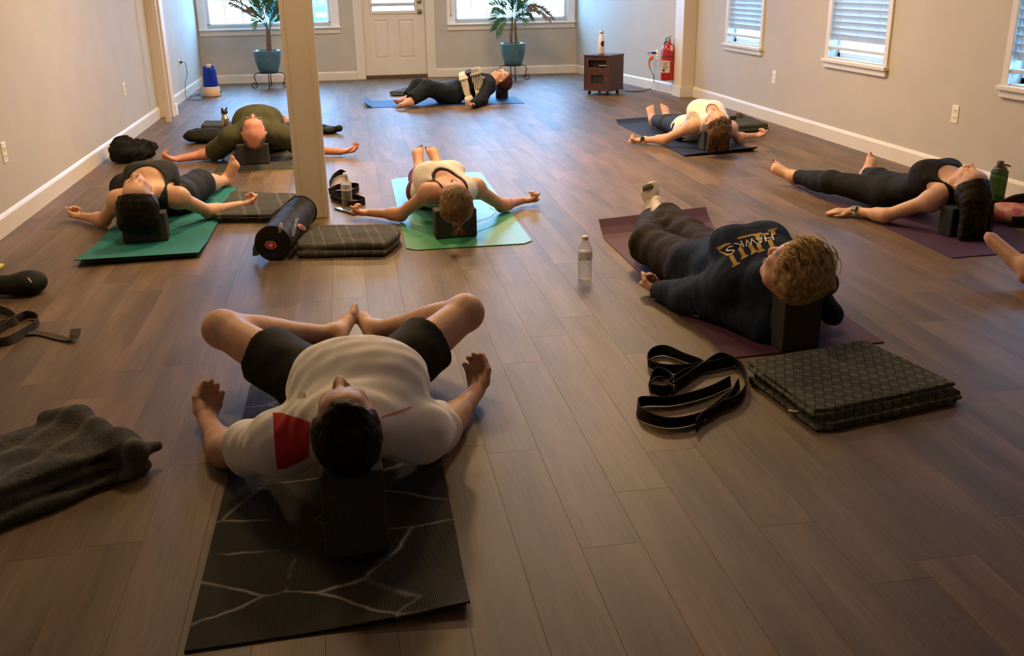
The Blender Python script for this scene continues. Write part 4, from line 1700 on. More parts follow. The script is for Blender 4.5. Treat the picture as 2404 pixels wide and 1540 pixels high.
# ------------------------------------------------------------------ woman in navy sweatshirt
m_skin_b = skin_mat('skin_rosy', (0.62, 0.36, 0.26))
m_navy = M('navy_fleece', (0.014, 0.024, 0.052), 0.9, (0.024, 0.038, 0.072), 14, 4, bump=(260, 0.25), spec=0.15)
m_brownp = M('dark_brown_cotton', (0.020, 0.014, 0.013), 0.8, (0.030, 0.022, 0.020), 14, 4, bump=(200, 0.15), spec=0.15)
m_sock = M('cream_sock', (0.60, 0.52, 0.42), 0.9, (0.66, 0.58, 0.47), 30, 3, bump=(250, 0.3))
m_sockg = M('grey_sock_toe', (0.10, 0.09, 0.08), 0.9, (0.13, 0.12, 0.1), 30)
m_gold = M('gold_print', (0.42, 0.24, 0.03), 0.6, (0.48, 0.28, 0.04), 30)
m_wprint = M('white_print', (0.72, 0.68, 0.60), 0.6, (0.76, 0.72, 0.64), 30)
m_redp = M('red_print', (0.5, 0.03, 0.03), 0.6, (0.55, 0.04, 0.04), 30)
m_hair_bl = hair_mat('hair_blond', (0.17, 0.105, 0.045), (0.42, 0.28, 0.13), (0.68, 0.52, 0.30))
q = dict(JT['hood'])
q['sL'] = (1.42, 3.40, 0.17)
q['eL'] = (1.335, 3.60, 0.06)
q['sR'] = (1.74, 3.42, 0.17)
q['eR'] = (1.88, 3.62, 0.06)
q['wR'] = (1.86, 3.87, 0.05)
q['fR'] = (1.86, 3.95, 0.05)
q['ch'] = (1.56, 3.52, 0.245)
q['nk'] = (1.60, 3.33, 0.235)
q['aL'] = tuple(G(1538, 500, 0.085))
q['tL'] = tuple(Yat(1519, 433, q['aL'][1] + 0.07))
q['kL'] = (1.36, 4.25, 0.115)
B = Body(q, 'f', 0.97, (G(1858, 634, 0.330), (0.36, -0.62, 0.70), (-0.30, 0.70, 0.64)))
J = B.J
B.core()
B.hand('L', (0.3, 0, 1), 1.2, spread=0.0, kn=1.2, inc=0.9)
B.hand('R', (-0.3, 0, 1), 1.0)
B.foot('L', sock=True)
B.foot('R', sock=True)
B.headshape(k=0.95)
p_hood = thing('person', 'woman in navy sweatshirt with gold and white lettering, blond hair, lying on purple mat', 'person', (1.55, 3.9, 0))
B.build(p_hood, SK, m_skin_b, 0.0055)
pr = B.torso(0.032)
for S in 'LR':
    pr.append((cap(J['s' + S], J['e' + S], 0.078, 0.070), 0.06))
    pr.append((cap(J['e' + S], J['w' + S] - unit(J['w' + S] - J['e' + S]) * 0.02, 0.070, 0.050), 0.05))
pr.append((cap(J['pe'] - B.ax * 0.04, J['wa'], 0.165, 0.165, B.front, 0.72), 0.05))
pr.append((cap(J['nk'] + B.side * 0.10 - B.ax * 0.03, J['nk'] - B.side * 0.10 - B.ax * 0.05 - B.front * 0.04, 0.055, 0.055), 0.05))
pr.append((cap(J['nk'] + B.side * 0.11 - B.ax * 0.10 - B.front * 0.05, J['nk'] + B.side * 0.02 - B.ax * 0.10 - B.front * 0.10, 0.05, 0.05), 0.05))
pr.append((cap(J['nk'] - B.side * 0.11 - B.ax * 0.05 - B.front * 0.02, J['nk'] - B.side * 0.09 - B.ax * 0.10 - B.front * 0.10, 0.045, 0.05), 0.05))
pr.append((cap(J['sL'] + V3(0.02, -0.02, 0), G(1800, 765, 0.05), 0.07, 0.055), 0.06))
pr.append((cap(J['eL'] * 0.5 + J['sL'] * 0.5 - V3(0, 0, 0.05), G(1790, 778, 0.04), 0.055, 0.045), 0.06))
pr.append((cap(J['sL'] + V3(0.10, 0, 0.01), G(1815, 740, 0.09), 0.07, 0.06), 0.06))
pr.append((cap(J['sR'] + V3(-0.04, -0.05, 0.0), G(1952, 735, 0.07), 0.06, 0.045), 0.06))
sub = [(cap(J['nk'] + B.front * 0.02, B.hc - B.hu * 0.03, 0.056, 0.075), 0.01)]


def cloth_warp(amp, seed):
    f1 = folds(amp, 26, seed)
    f2 = folds(amp * 0.5, 60, seed + 50)
    return lambda X, Y, Z: f1(X, Y, Z) + f2(X, Y, Z)


hoodie = mesh_field('sweatshirt', pr, 0.006, m_navy, p_hood, subs=sub, planes=[(J['pe'] + B.ax * 0.02, B.ax)], warp=cloth_warp(0.008, 11), floor=0.008)
tb = bvh_of(hoodie)


def slab_stem(x0, y0, x1, y1, w, sw, sh=4.5):
    """Slab-serif stem between two pixels with a serif bar at the first end."""
    a, b_ = np.array([x0, y0], float), np.array([x1, y1], float)
    d = unit(b_ - a)
    n = np.array([-d[1], d[0]])
    e = a + d * sh
    return [[tuple(a - n * sw), tuple(a + n * sw), tuple(e + n * sw), tuple(e + n * w), tuple(b_ + n * w), tuple(b_ - n * w), tuple(e - n * w), tuple(e - n * sw)]]


gold = []
for (x0, y0, x1, y1, w, sw) in ((1729, 624, 1714, 596, 5, 10), (1749, 606, 1738, 583, 5, 9), (1772, 595, 1760, 574, 5, 9), (1788, 592, 1780, 570, 5, 9), (1816, 586, 1806, 563, 5, 9),
                                (1812, 538, 1816, 553, 5, 11), (1777, 549, 1781, 562, 5, 10)):
    gold += slab_stem(x0, y0, x1, y1, w, sw)
gold += [[(1683, 582), (1700, 573), (1716, 570), (1716, 574), (1702, 579), (1690, 588)], [(1683, 582), (1690, 588), (1712, 598), (1708, 602), (1690, 592)],
         [(1730, 558), (1752, 553), (1770, 549), (1771, 553), (1752, 558), (1732, 563)], [(1786, 550), (1804, 547), (1806, 552), (1788, 554)]]
decal('gold_lettering', hoodie, gold, m_gold, hoodie, 0.002, 3, bvh=tb, smooth=False)
wh = []
for ch, qd in (('H', [(1818, 565), (1797, 569), (1793, 556), (1813, 551)]), ('A', [(1797, 569), (1779, 574), (1773, 561), (1789, 556)]), ('W', [(1778, 573), (1751, 580), (1745, 565), (1771, 559)]),
               ('K', [(1748, 580), (1731, 590), (1722, 573), (1741, 566)]), ('S', [(1728, 592), (1711, 602), (1703, 585), (1719, 576)])):
    wh += text_polys(ch, qd)
decal('white_lettering', hoodie, wh, m_wprint, hoodie, 0.0035, 3, bvh=tb, smooth=False)
decal('cuff_emblem', hoodie, [disc(1534, 707, 6.5, 8, 16, 0.3)], m_wprint, hoodie, 0.003, 3, bvh=tb)
decal('cuff_emblem_mark', hoodie, [disc(1535, 705, 4, 4, 12)], m_redp, hoodie, 0.0045, 3, bvh=tb)
for x in range(1592, 1640, 7):
    pass
decal('sleeve_lettering', hoodie, text_polys('DALE HILL HAWKS', [(1594, 741), (1642, 737), (1643, 743), (1596, 748)]), m_wprint, hoodie, 0.003, 3, bvh=tb)
pr = []
pants(B, p_hood, 'trousers', m_brownp, 0.006, 0.112, 0.085, 0.082, {'L': 1.66, 'R': 1.80}, 21, 0.006, 0.02)
for S in 'LR':
    a, k = J['a' + S], J['k' + S]
    fp = [(grow(p, 0.004), kk) for p, kk in B.P['foot'] if np.linalg.norm((p.lo + p.hi) / 2 - a) < 0.30 and (np.linalg.norm((p.lo + p.hi) / 2 - J['a' + ('R' if S == 'L' else 'L')]) > np.linalg.norm((p.lo + p.hi) / 2 - a))]
    fp.append((cap(a, a + (k - a) * 0.28, 0.040, 0.046), 0.03))
    so = mesh_field('sock', fp, 0.005, m_sock, p_hood, warp=folds(0.002, 90, 4))
    t = J['t' + S]
    bm = bmesh.new()
    fd = unit(t - a)
    bm_lathe(bm, [(0.012, 0.004), (0.030, 0.0), (0.034, -0.014), (0.036, -0.028), (0.030, -0.030)], t + fd * 0.0 + unit(unit(a - k) - fd * (unit(a - k) @ fd)) * 0.018, 16, axis=tuple(fd))
    obj_bm('sock_toe', bm, m_sockg, so, True)
fl = Field([(cranium(B, 0.020, 0.97), 0.02), (ell(HP(B, 0.075, -0.04), (B.hs, B.hu, B.hf), (0.085, 0.062, 0.078)), 0.03), (ell(HP(B, 0.02, -0.06), (B.hs, B.hu, B.hf), (0.090, 0.10, 0.07)), 0.03),
            (ell(HP(B, 0.075, -0.105, 0.005), (B.hs, B.hu, B.hf), (0.058, 0.036, 0.032)), 0.012), (ell(HP(B, 0.04, -0.08, -0.02), (B.hs, B.hu, B.hf), (0.05, 0.05, 0.045)), 0.02)], 0.005)
fl.warp(folds(0.006, 90, 18))
fl.plane(HP(B, 0.0, 0.010), B.hf * 0.80 - B.hu * 0.60)
V, F = fl.mesh(1)
hair = obj_np('hair', V, F, m_hair_bl, p_hood)
bm = bmesh.new()
strands(bm, B, 190, 0.016, 0.034, 0.85, 3.3, 0.0026, 9, 0.95, 0.012)
strands(bm, B, 40, 0.02, 0.05, 1.3, 3.0, 0.0012, 19, 0.9, 0.02)
for i in range(26):         # coiled bun
    a0 = i * 0.7
    c0 = HP(B, 0.075, -0.105, 0.005)
    rr = 0.030 + 0.02 * random.random()
    pts = [c0 + B.hs * rr * 1.3 * math.cos(a0 + t) + B.hu * rr * 0.75 * math.sin(a0 + t) - B.hf * (0.022 + 0.012 * math.sin(i)) for t in np.linspace(0, 3.4, 10)]
    bm_tube(bm, pts, 0.003, 4, r1=0.001)
obj_bm('hair_strands', bm, m_hair_bl, hair, True)

# ------------------------------------------------------------------ woman in black tank top by the right wall
m_blackt = M('black_knit', (0.010, 0.010, 0.011), 0.8, (0.017, 0.017, 0.018), 25, 3, bump=(250, 0.12), spec=0.15)
m_hair_dk = hair_mat('hair_dark', (0.005, 0.004, 0.003), (0.013, 0.009, 0.007), (0.030, 0.019, 0.013))
m_nail_red = M('nail_red', (0.16, 0.01, 0.015), 0.2, (0.18, 0.015, 0.02), 10)
q = dict(JT['tank'])
q['wL'] = (2.80, 5.00, 0.034)
q['fL'] = (2.635, 5.07, 0.018)
q['hd'] = (3.09, 4.40, 0.25)
q['eR'] = (3.50, 4.80, 0.05)
q['wR'] = (3.56, 5.03, 0.04)
q['fR'] = (3.57, 5.14, 0.045)
q['nk'] = (3.165, 4.60, 0.225)
B = Body(q, 'f', 0.97, (G(2278, 437, 0.258), (-0.05, -0.97, -0.08), (0.02, -0.08, 1)))
J = B.J
B.core()
B.hand('L', (0.05, 0.1, -1), 0.10, thumb=0.2, spread=0.05, flip=-1)
B.hand('R', (0, 0, 1), 0.5)
B.foot('L', nails=1)
B.foot('R', nails=1)
B.headshape(k=0.96)
p_tank = thing('person', 'woman in black tank top and black leggings with long dark hair, beside the wall', 'person', (3.1, 5.0, 0))
B.build(p_tank, SK, m_skin_b, 0.006)
B.nail_parts(p_tank, m_nail_red)
tank(B, p_tank, 'tank_top', m_blackt, 0.010, 0.006, (0.088, 0.15, 0.10), 0.075, 0.06, seed=4)
pants(B, p_tank, 'leggings', m_blackt, 0.006, 0.093, 0.064, 0.044, 1.86, 31, 0.002)
watch(B, p_tank, 'L', (-0.6, -0.5, 0.6), m_white_w, m_black_w)
fl = Field([(cranium(B, 0.012, 0.96), 0.02), (ell(HP(B, 0.05, -0.05), (B.hs, B.hu, B.hf), (0.083, 0.075, 0.08)), 0.03),
            (cap(HP(B, 0.09, -0.05), HP(B, 0.135, -0.19, 0.0), 0.062, 0.052), 0.04), (cap(HP(B, 0.09, -0.07, -0.05), HP(B, 0.15, -0.225, -0.08), 0.036, 0.024), 0.03),
            (cap(HP(B, 0.09, -0.07, 0.05), HP(B, 0.15, -0.225, 0.05), 0.036, 0.024), 0.03)], 0.005)
fl.warp(folds(0.004, 70, 28))
fl.plane(HP(B, 0.0, 0.006), B.hf * 0.80 - B.hu * 0.60)
for e in (-1, 1):
    fl.sub(ball(HP(B, -0.012, 0.0, 0.085 * e), 0.022), 0.01)
fl.plane((0, 0, 0.012), (0, 0, -1))
V, F = fl.mesh(1)
V[:, 2] = np.maximum(V[:, 2], 0.012)
hair = obj_np('hair', V, F, m_hair_dk, p_tank)
bm = bmesh.new()
for i in range(60):
    a = HP(B, 0.10 + 0.03 * random.random(), -0.04, random.uniform(-0.07, 0.07))
    e = HP(B, 0.13 + 0.06 * random.random(), -0.235, random.uniform(-0.10, 0.09))
    pts = smooth_path([a, a * 0.5 + e * 0.5 + B.hs * random.uniform(-0.02, 0.02) + B.hu * 0.01, e], 4)
    pts[:, 2] = np.maximum(pts[:, 2], 0.012)
    bm_tube(bm, pts, 0.004, 4, r1=0.001)
obj_bm('hair_strands', bm, m_hair_dk, hair, True)

# ------------------------------------------------------------------ woman in white tank on the navy mat
m_wtank = M('white_cotton', (0.74, 0.70, 0.65), 0.85, (0.78, 0.74, 0.69), 10, 3, bump=(250, 0.12))
m_grey_l = M('slate_leggings', (0.022, 0.027, 0.034), 0.75, (0.032, 0.038, 0.046), 25, 3, bump=(200, 0.1), spec=0.15)
m_hair_br = hair_mat('hair_brown', (0.035, 0.018, 0.009), (0.085, 0.045, 0.022), (0.15, 0.085, 0.045))
q = dict(JT['white'])
B = Body(q, 'f', 0.96, (G(1683, 288, 0.258), (0.05, -0.96, -0.20), (-0.12, -0.18, 1)))
J = B.J
B.core()
B.hand('L', (0, -0.5, 1), spread=0.0, kn=0.9, inc=0.8)
B.hand('R', (0, -0.4, 1), spread=0.0, kn=1.2, inc=1.0)
B.foot('L')
B.foot('R')
B.headshape(k=0.96)
p_white = thing('person', 'woman in white tank top and slate leggings with brown hair, lying on the navy mat', 'person', (2.86, 7.8, 0))
B.build(p_white, SK, m_skin_b, 0.0065)
tank(B, p_white, 'tank_top', m_wtank, 0.018, 0.0065, (0.070, 0.13, 0.10), 0.07, 0.08, seed=6, wr=0.005)
pants(B, p_white, 'leggings', m_grey_l, 0.007, 0.093, 0.066, 0.050, 1.78, 41, 0.002)
watch(B, p_white, 'L', (0.1, -1, 0.3), m_white_w, m_black_w)
fl = Field([(cranium(B, 0.012, 0.96), 0.02), (ell(HP(B, 0.06, -0.04), (B.hs, B.hu, B.hf), (0.086, 0.075, 0.085)), 0.03),
            (cap(HP(B, 0.08, -0.05), HP(B, 0.065, -0.15), 0.075, 0.060), 0.04), (cap(HP(B, 0.09, -0.06, -0.06), HP(B, 0.055, -0.185, -0.09), 0.04, 0.02), 0.03)], 0.006)
fl.warp(folds(0.005, 70, 38))
fl.plane(HP(B, 0.0, 0.006), B.hf * 0.80 - B.hu * 0.60)
V, F = fl.mesh(1)
hair = obj_np('hair', V, F, m_hair_br, p_white)
bm = bmesh.new()
strands(bm, B, 60, 0.01, 0.02, 0.8, 2.9, 0.004, 39, 0.95, 0.008)
for i in range(60):
    a = HP(B, 0.11, -0.02 + 0.03 * random.random(), random.uniform(-0.08, 0.06))
    e = HP(B, 0.09, -0.19 - 0.02 * random.random(), random.uniform(-0.11, 0.08))
    pts = smooth_path([a, a * 0.5 + e * 0.5 + B.hu * 0.025, e], 4)
    bm_tube(bm, pts, 0.005, 4, r1=0.001)
obj_bm('hair_strands', bm, m_hair_br, hair, True)

# ------------------------------------------------------------------ blond woman on the green mat
m_plum = M('plum_bra', (0.030, 0.008, 0.020), 0.7, (0.045, 0.012, 0.03), 25, 3, spec=0.15)
m_maroon = M('maroon_leggings', (0.10, 0.012, 0.045), 0.7, (0.15, 0.018, 0.065), 20, 3, bump=(200, 0.1))
m_nail_dk = M('nail_dark', (0.012, 0.012, 0.02), 0.2, (0.018, 0.016, 0.026), 10)
m_hair_sand = hair_mat('hair_sandy', (0.10, 0.062, 0.03), (0.21, 0.14, 0.07), (0.36, 0.25, 0.13))
q = dict(JT['blonde'])
for j_, dx_ in (('aL', -0.02), ('tL', -0.012), ('aR', 0.02), ('tR', 0.012)):
    q[j_] = tuple(np.array(q[j_]) + (dx_, 0, 0))
q['tL'] = (q['tL'][0], q['tL'][1], 0.245)
q['tR'] = (q['tR'][0], q['tR'][1], 0.245)
q['nk'] = (0.545, 5.30, 0.195)
B = Body(q, 'f', 0.94, (G(1069, 469, 0.248), (0.02, -0.96, 0.22), (0.02, 0.24, 0.97)))
J = B.J
B.core()
B.hand('L', (0.2, -0.3, 1), spread=0.0, kn=1.2, inc=1.0)
B.hand('R', (-0.2, -0.3, 1), spread=0.0, kn=1.2, inc=1.0)
B.foot('L', nails=1)
B.foot('R', nails=1)
B.headshape(k=0.94)
p_blonde = thing('person', 'blond woman in cream tank top and maroon leggings, lying on the green mat', 'person', (0.52, 5.8, 0))
B.build(p_blonde, (0.56, 0.30, 0.20), skin_mat('skin_warm', (0.56, 0.30, 0.20)), 0.006)
B.nail_parts(p_blonde, m_nail_dk)
tank(B, p_blonde, 'sports_bra', m_plum, 0.007, 0.006, (0.066, 0.125, 0.12), 0.066, -0.2, seed=7, wr=0.001)
tank(B, p_blonde, 'tank_top', m_wtank, 0.014, 0.006, (0.080, 0.150, 0.12), 0.072, 0.08, seed=8, wr=0.003)
pants(B, p_blonde, 'leggings', m_maroon, 0.007, 0.092, 0.064, 0.050, 1.62, 51, 0.002)
fl = Field([(cranium(B, 0.010, 0.94), 0.02), (ell(HP(B, 0.05, -0.03), (B.hs, B.hu, B.hf), (0.080, 0.068, 0.085)), 0.03),
            (ell(HP(B, 0.06, -0.115), (B.hs, B.hu, B.hf), (0.028, 0.03, 0.035)), 0.012), (ell(HP(B, 0.02, -0.06), (B.hs, B.hu, B.hf), (0.084, 0.07, 0.06)), 0.02)], 0.005)
fl.warp(folds(0.003, 90, 48))
fl.plane(HP(B, 0.0, 0.008), B.hf * 0.80 - B.hu * 0.60)
V, F = fl.mesh(1)
hair = obj_np('hair', V, F, m_hair_sand, p_blonde)
bm = bmesh.new()
strands(bm, B, 120, 0.006, 0.012, 0.95, 2.9, 0.0022, 49, 0.95, 0.005)
c0 = HP(B, 0.07, -0.14)
for i in range(24):
    e = c0 + B.hs * random.uniform(-0.04, 0.04) - B.hf * random.uniform(0.01, 0.05) + B.hu * random.uniform(0.0, 0.03)
    bm_tube(bm, smooth_path([c0 + B.hf * 0.03, c0 + B.hu * 0.02, e], 3), 0.004, 4, r1=0.001)
obj_bm('hair_strands', bm, m_hair_sand, hair, True)

# ------------------------------------------------------------------ woman on the teal mat
m_char = M('charcoal_jersey', (0.022, 0.026, 0.028), 0.8, (0.032, 0.037, 0.04), 25, 3, bump=(250, 0.12), spec=0.15)
q = dict(JT['teal'])
q['sL'] = (-1.285, 5.56, 0.185)
q['sR'] = (-0.965, 5.56, 0.185)
q['kL'] = (-1.42, 6.32, 0.12)
q['aL'] = (-1.22, 6.62, 0.05)
q['tL'] = (-1.08, 6.72, 0.10)
B = Body(q, 'f', 0.99, (G(322, 462, 0.252), (0.03, -0.93, -0.30), (0.0, -0.34, 0.94)))
J = B.J
B.core()
B.hand('L', (0.2, -0.2, 1), spread=0.0, kn=1.2, inc=1.0)
B.hand('R', (-0.2, -0.3, 1), spread=0.0, kn=0.9, inc=0.9)
B.foot('L')
B.foot('R')
B.headshape(k=1.02)
p_teal = thing('person', 'woman in charcoal strap top and black shorts with dark hair, lying on the teal mat', 'person', (-1.12, 6.0, 0))
B.build(p_teal, (0.64, 0.37, 0.245), m_skin_b, 0.006)
tank(B, p_teal, 'tank_top', m_char, 0.010, 0.0055, (0.104, 0.155, 0.12), 0.080, 0.05, seed=9)
pants(B, p_teal, 'shorts', m_bshort, 0.007, 0.106, 0.090, 0.092, {'L': 0.95, 'R': 0.95}, 61, 0.006, 0.016)
fl = Field([(cranium(B, 0.020, 0.97), 0.02), (ell(HP(B, 0.065, -0.035), (B.hs, B.hu, B.hf), (0.112, 0.08, 0.09)), 0.03), (ell(HP(B, 0.10, -0.10), (B.hs, B.hu, B.hf), (0.112, 0.05, 0.07)), 0.03)], 0.006)
fl.warp(folds(0.005, 80, 58))
fl.plane(HP(B, 0.0, 0.004), B.hf * 0.80 - B.hu * 0.60)
V, F = fl.mesh(1)
hair = obj_np('hair', V, F, m_hair_dk, p_teal)
bm = bmesh.new()
strands(bm, B, 130, 0.016, 0.030, 1.25, 3.1, 0.0022, 59, 0.95, 0.008)
obj_bm('hair_strands', bm, m_hair_dk, hair, True)

# ------------------------------------------------------------------ bald man in olive T-shirt
m_olive = M('olive_jersey', (0.058, 0.060, 0.032), 0.85, (0.078, 0.080, 0.044), 15, 3, bump=(250, 0.12), spec=0.15)
m_stub = (0.10, 0.075, 0.06)
q = dict(JT['bald'])
q['sL'] = (-0.885, 7.72, 0.20)
q['sR'] = (-0.52, 7.72, 0.20)
q['kL'] = (-0.93, 8.60, 0.10)
q['aL'] = (-0.86, 9.0, 0.06)
q['tL'] = (-0.85, 9.18, 0.20)
q['kR'] = (-0.40, 8.60, 0.11)
q['aR'] = (-0.52, 8.98, 0.06)
q['tR'] = (-0.52, 9.12, 0.18)
B = Body(q, 'm', 1.05, (G(596, 312, 0.272), (0.02, -1, -0.02), (0.02, -0.12, 1)))
J = B.J
B.core()
B.hand('L', (0.0, -0.3, 1), spread=0.0, kn=0.9, inc=0.9)
B.hand('R', (0.0, -0.3, 1), 0.55, spread=0.25)
B.foot('L')
B.foot('R')
B.headshape(k=1.12)
B.paintabs = [(HP(B, 0.075, -0.060, 0.072 * e), 0.036, m_stub) for e in (-1, 1)] + [(HP(B, 0.03, -0.05, 0.086 * e), 0.04, m_stub) for e in (-1, 1)] + [(HP(B, 0.06, -0.11, 0.03 * e), 0.035, m_stub) for e in (-1, 1)]
p_bald = thing('person', 'bald man in olive T-shirt and glasses lying behind the post', 'person', (-0.7, 8.2, 0))
B.build(p_bald, (0.56, 0.25, 0.18), skin_mat('skin_pink', (0.56, 0.25, 0.18)), 0.0065)
pr = B.torso(0.020)
sub = [(cap(J['nk'] + B.front * 0.02 - B.ax * 0.01, B.hc - B.hu * 0.05, 0.062, 0.07), 0.01)]
for S in 'LR':
    p, hl = B.sleeve(S, 0.076, 0.082, 0.92)
    pr.append((p, 0.05))
    sub.append((hl, 0.0))
pr.append((cap(J['wa'], J['pe'], 0.165, 0.175, B.front, 0.66), 0.04))
mesh_field('t_shirt', pr, 0.0065, m_olive, p_bald, subs=sub, planes=[(J['pe'] + B.ax * 0.03, B.ax)], warp=folds(0.006, 30, 13), floor=0.008)
pants(B, p_bald, 'shorts', m_bshort, 0.008, 0.110, 0.092, 0.095, 0.92, 71, 0.006, 0.016)
m_frame = M('wire_frame', (0.35, 0.22, 0.12), 0.3, metal=0.8)
gl = None
bm = bmesh.new()
k = 1.12
for e in (-1, 1):
    ring = [HP(B, (-0.004 + 0.017 * math.sin(a)) * k, 0.100 * k, (0.032 * e + 0.021 * math.cos(a)) * k) for a in np.linspace(0, 6.2832, 17)]
    bm_tube(bm, ring, 0.0022, 5)
    bm_tube(bm, [HP(B, 0.004, 0.099 * k, 0.053 * e * k), HP(B, 0.006, 0.06, 0.082 * e), HP(B, 0.004, -0.01, 0.087 * e)], 0.0026, 5)
bm_tube(bm, [HP(B, 0.004, 0.101 * k, -0.011), HP(B, 0.008, 0.105 * k, 0), HP(B, 0.004, 0.101 * k, 0.011)], 0.0016, 5)
glo = obj_bm('eyeglasses', bm, m_frame, p_bald, True)
for e in (-1, 1):
    bm = bmesh.new()
    bm_lathe(bm, [(0.001, 0), (0.02, 0.0), (0.02, 0.0012), (0.001, 0.0015)], HP(B, -0.004, 0.099 * k, 0.032 * e * k), 16, axis=tuple(B.hf))
    obj_bm('lens', bm, m_glass, glo, True)

# ------------------------------------------------------------------ woman with scarf on the blue mat
m_dkblue = M('ink_blue_cotton', (0.008, 0.011, 0.020), 0.85, (0.014, 0.018, 0.030), 15, 3, bump=(200, 0.15), spec=0.15)
m_dkgreen = M('ink_green_cotton', (0.008, 0.013, 0.014), 0.85, (0.013, 0.020, 0.021), 15, 3, bump=(200, 0.15), spec=0.15)
m_hair_red = hair_mat('hair_auburn', (0.025, 0.008, 0.006), (0.060, 0.020, 0.014), (0.10, 0.04, 0.025))
q = dict(JT['far'])
q['kL'] = tuple(Yat(1004, 207, 10.90))
q['aL'] = (0.66, 10.72, 0.075)
q['tL'] = (0.52, 10.66, 0.06)
q['kR'] = tuple(Yat(982, 203, 11.12))
q['ch'] = (1.45, 11.157, 0.215)
q['nk'] = (1.605, 11.158, 0.215)
q['wa'] = (1.308, 11.157, 0.16)
q['aR'] = (0.66, 11.02, 0.07)
q['tR'] = (0.52, 11.05, 0.06)
B = Body(q, 'f', 0.98, (Yat(1178, 187, 11.18), (0.97, -0.05, -0.06), (0.06, -0.12, 1)))
J = B.J
B.core()
B.hand('L', (0, -0.3, 1), 1.0, spread=0.05)
B.hand('R', (0, 0.3, 1), 0.8)
B.foot('L')
B.foot('R')
B.headshape(k=1.0)
p_far = thing('person', 'woman in dark clothes and striped cream scarf lying with bent knees on the blue mat', 'person', (1.2, 11.15, 0))
B.build(p_far, (0.60, 0.33, 0.24), m_skin_b, 0.008)
pr = B.torso(0.022)
for S in 'LR':
    pr.append((cap(J['s' + S], J['e' + S], 0.072, 0.062), 0.06))
    pr.append((cap(J['e' + S], J['w' + S] - unit(J['w' + S] - J['e' + S]) * 0.01, 0.062, 0.048), 0.05))
pr.append((cap(J['pe'], J['wa'], 0.17, 0.155, B.front, 0.7), 0.05))
mesh_field('sweater', pr, 0.008, m_dkblue, p_far, subs=[(cap(J['nk'] + B.front * 0.01, B.hc, 0.055, 0.065), 0.01)], warp=cloth_warp(0.006, 17), floor=0.008)
pants(B, p_far, 'trousers', m_dkgreen, 0.008, 0.108, 0.086, 0.070, 1.84, 81, 0.006, 0.02)


def stripe_mat(name, c1, c2, scale, axis):
    m, nt, b = new_mat(name)
    tc = N(nt, 'ShaderNodeTexCoord')
    w = N(nt, 'ShaderNodeTexWave', i_Scale=scale, i_Distortion=1.2, bands_direction=axis)
    L(nt, tc.outputs['Object'], w.inputs['Vector'])
    rp = ramp(nt, w.outputs['Fac'], [(0.45, c1), (0.55, c2)])
    L(nt, rp.outputs[0], b.inputs['Base Color'])
    b.inputs['Roughness'].default_value = 0.9
    return m


m_scarf = stripe_mat('scarf_stripe', (0.52, 0.47, 0.38), (0.05, 0.05, 0.05), 17, 'X')
m_cream = M('scarf_cream', (0.60, 0.54, 0.43), 0.95, (0.66, 0.6, 0.48), 30, 3, bump=(150, 0.4))
m_dkscarf = M('scarf_dark', (0.02, 0.022, 0.022), 0.95, (0.035, 0.036, 0.035), 30, 3)
c, n, ax, sd = J['ch'], B.front, B.ax, B.side
sg = 1 if (sd @ np.array([0, -1, 0])) > 0 else -1       # towards the camera
dn = sd * sg
pr = [(cap(J['nk'] - dn * 0.07 + n * 0.03, J['nk'] + dn * 0.08 + n * 0.0, 0.055, 0.05), 0.03),
      (cap(J['nk'] + dn * 0.08, J['ch'] + dn * 0.13 + n * 0.06, 0.05, 0.045), 0.03)]
sc_ = mesh_field('scarf', pr, 0.008, m_scarf, p_far, warp=folds(0.004, 60, 91))
pr = [(cap(c + n * 0.135 - dn * 0.05 - ax * 0.05, c + n * 0.10 + dn * 0.15 - ax * 0.02, 0.075, 0.07, n, 0.3), 0.03),
      (cap(c + n * 0.10 + dn * 0.15 - ax * 0.02, c + dn * 0.22 - n * 0.06, 0.06, 0.055, dn, 0.3), 0.03)]
mesh_field('scarf_striped_end', pr, 0.007, m_scarf, sc_, warp=folds(0.004, 60, 92), floor=0.01)
pr = [(cap(c + n * 0.14 + ax * 0.02 - dn * 0.06, c + n * 0.13 + ax * 0.04 + dn * 0.10, 0.05, 0.05, n, 0.3), 0.03)]
mesh_field('scarf_dark_band', pr, 0.007, m_dkscarf, sc_, warp=folds(0.004, 60, 93), floor=0.01)
pr = [(cap(c + n * 0.135 + ax * 0.10 - dn * 0.05, c + n * 0.09 + ax * 0.13 + dn * 0.15, 0.045, 0.05, n, 0.35), 0.03),
      (cap(c + n * 0.09 + ax * 0.13 + dn * 0.15, c + ax * 0.14 + dn * 0.20 - n * 0.12, 0.045, 0.035, dn, 0.4), 0.03)]
mesh_field('scarf_cream_end', pr, 0.007, m_cream, sc_, warp=folds(0.006, 60, 94), floor=0.01)
bm = bmesh.new()
for i in range(26):
    t = i / 25
    a = c + ax * (0.10 + 0.08 * t) + dn * 0.215 - n * 0.10
    e = a - n * 0.10 + dn * 0.03 + ax * random.uniform(-0.02, 0.03)
    e[2] = max(e[2], 0.012)
    a2 = c + ax * (-0.06 + 0.10 * t) + dn * 0.225 - n * 0.05
    e2 = a2 - n * 0.12 + dn * 0.02 + ax * random.uniform(0.0, 0.05)
    e2[2] = max(e2[2], 0.012)
    bm_tube(bm, [a, (a + e) / 2 + dn * 0.01, e], 0.005, 4, r1=0.003)
    bm_tube(bm, [a2, (a2 + e2) / 2 + dn * 0.01, e2], 0.005, 4, r1=0.003)
obj_bm('scarf_fringe', bm, m_cream, sc_, True)
fl = Field([(cranium(B, 0.014), 0.02), (ell(HP(B, 0.04, -0.05), (B.hs, B.hu, B.hf), (0.086, 0.08, 0.07)), 0.03)], 0.006)
fl.warp(folds(0.003, 80, 68))
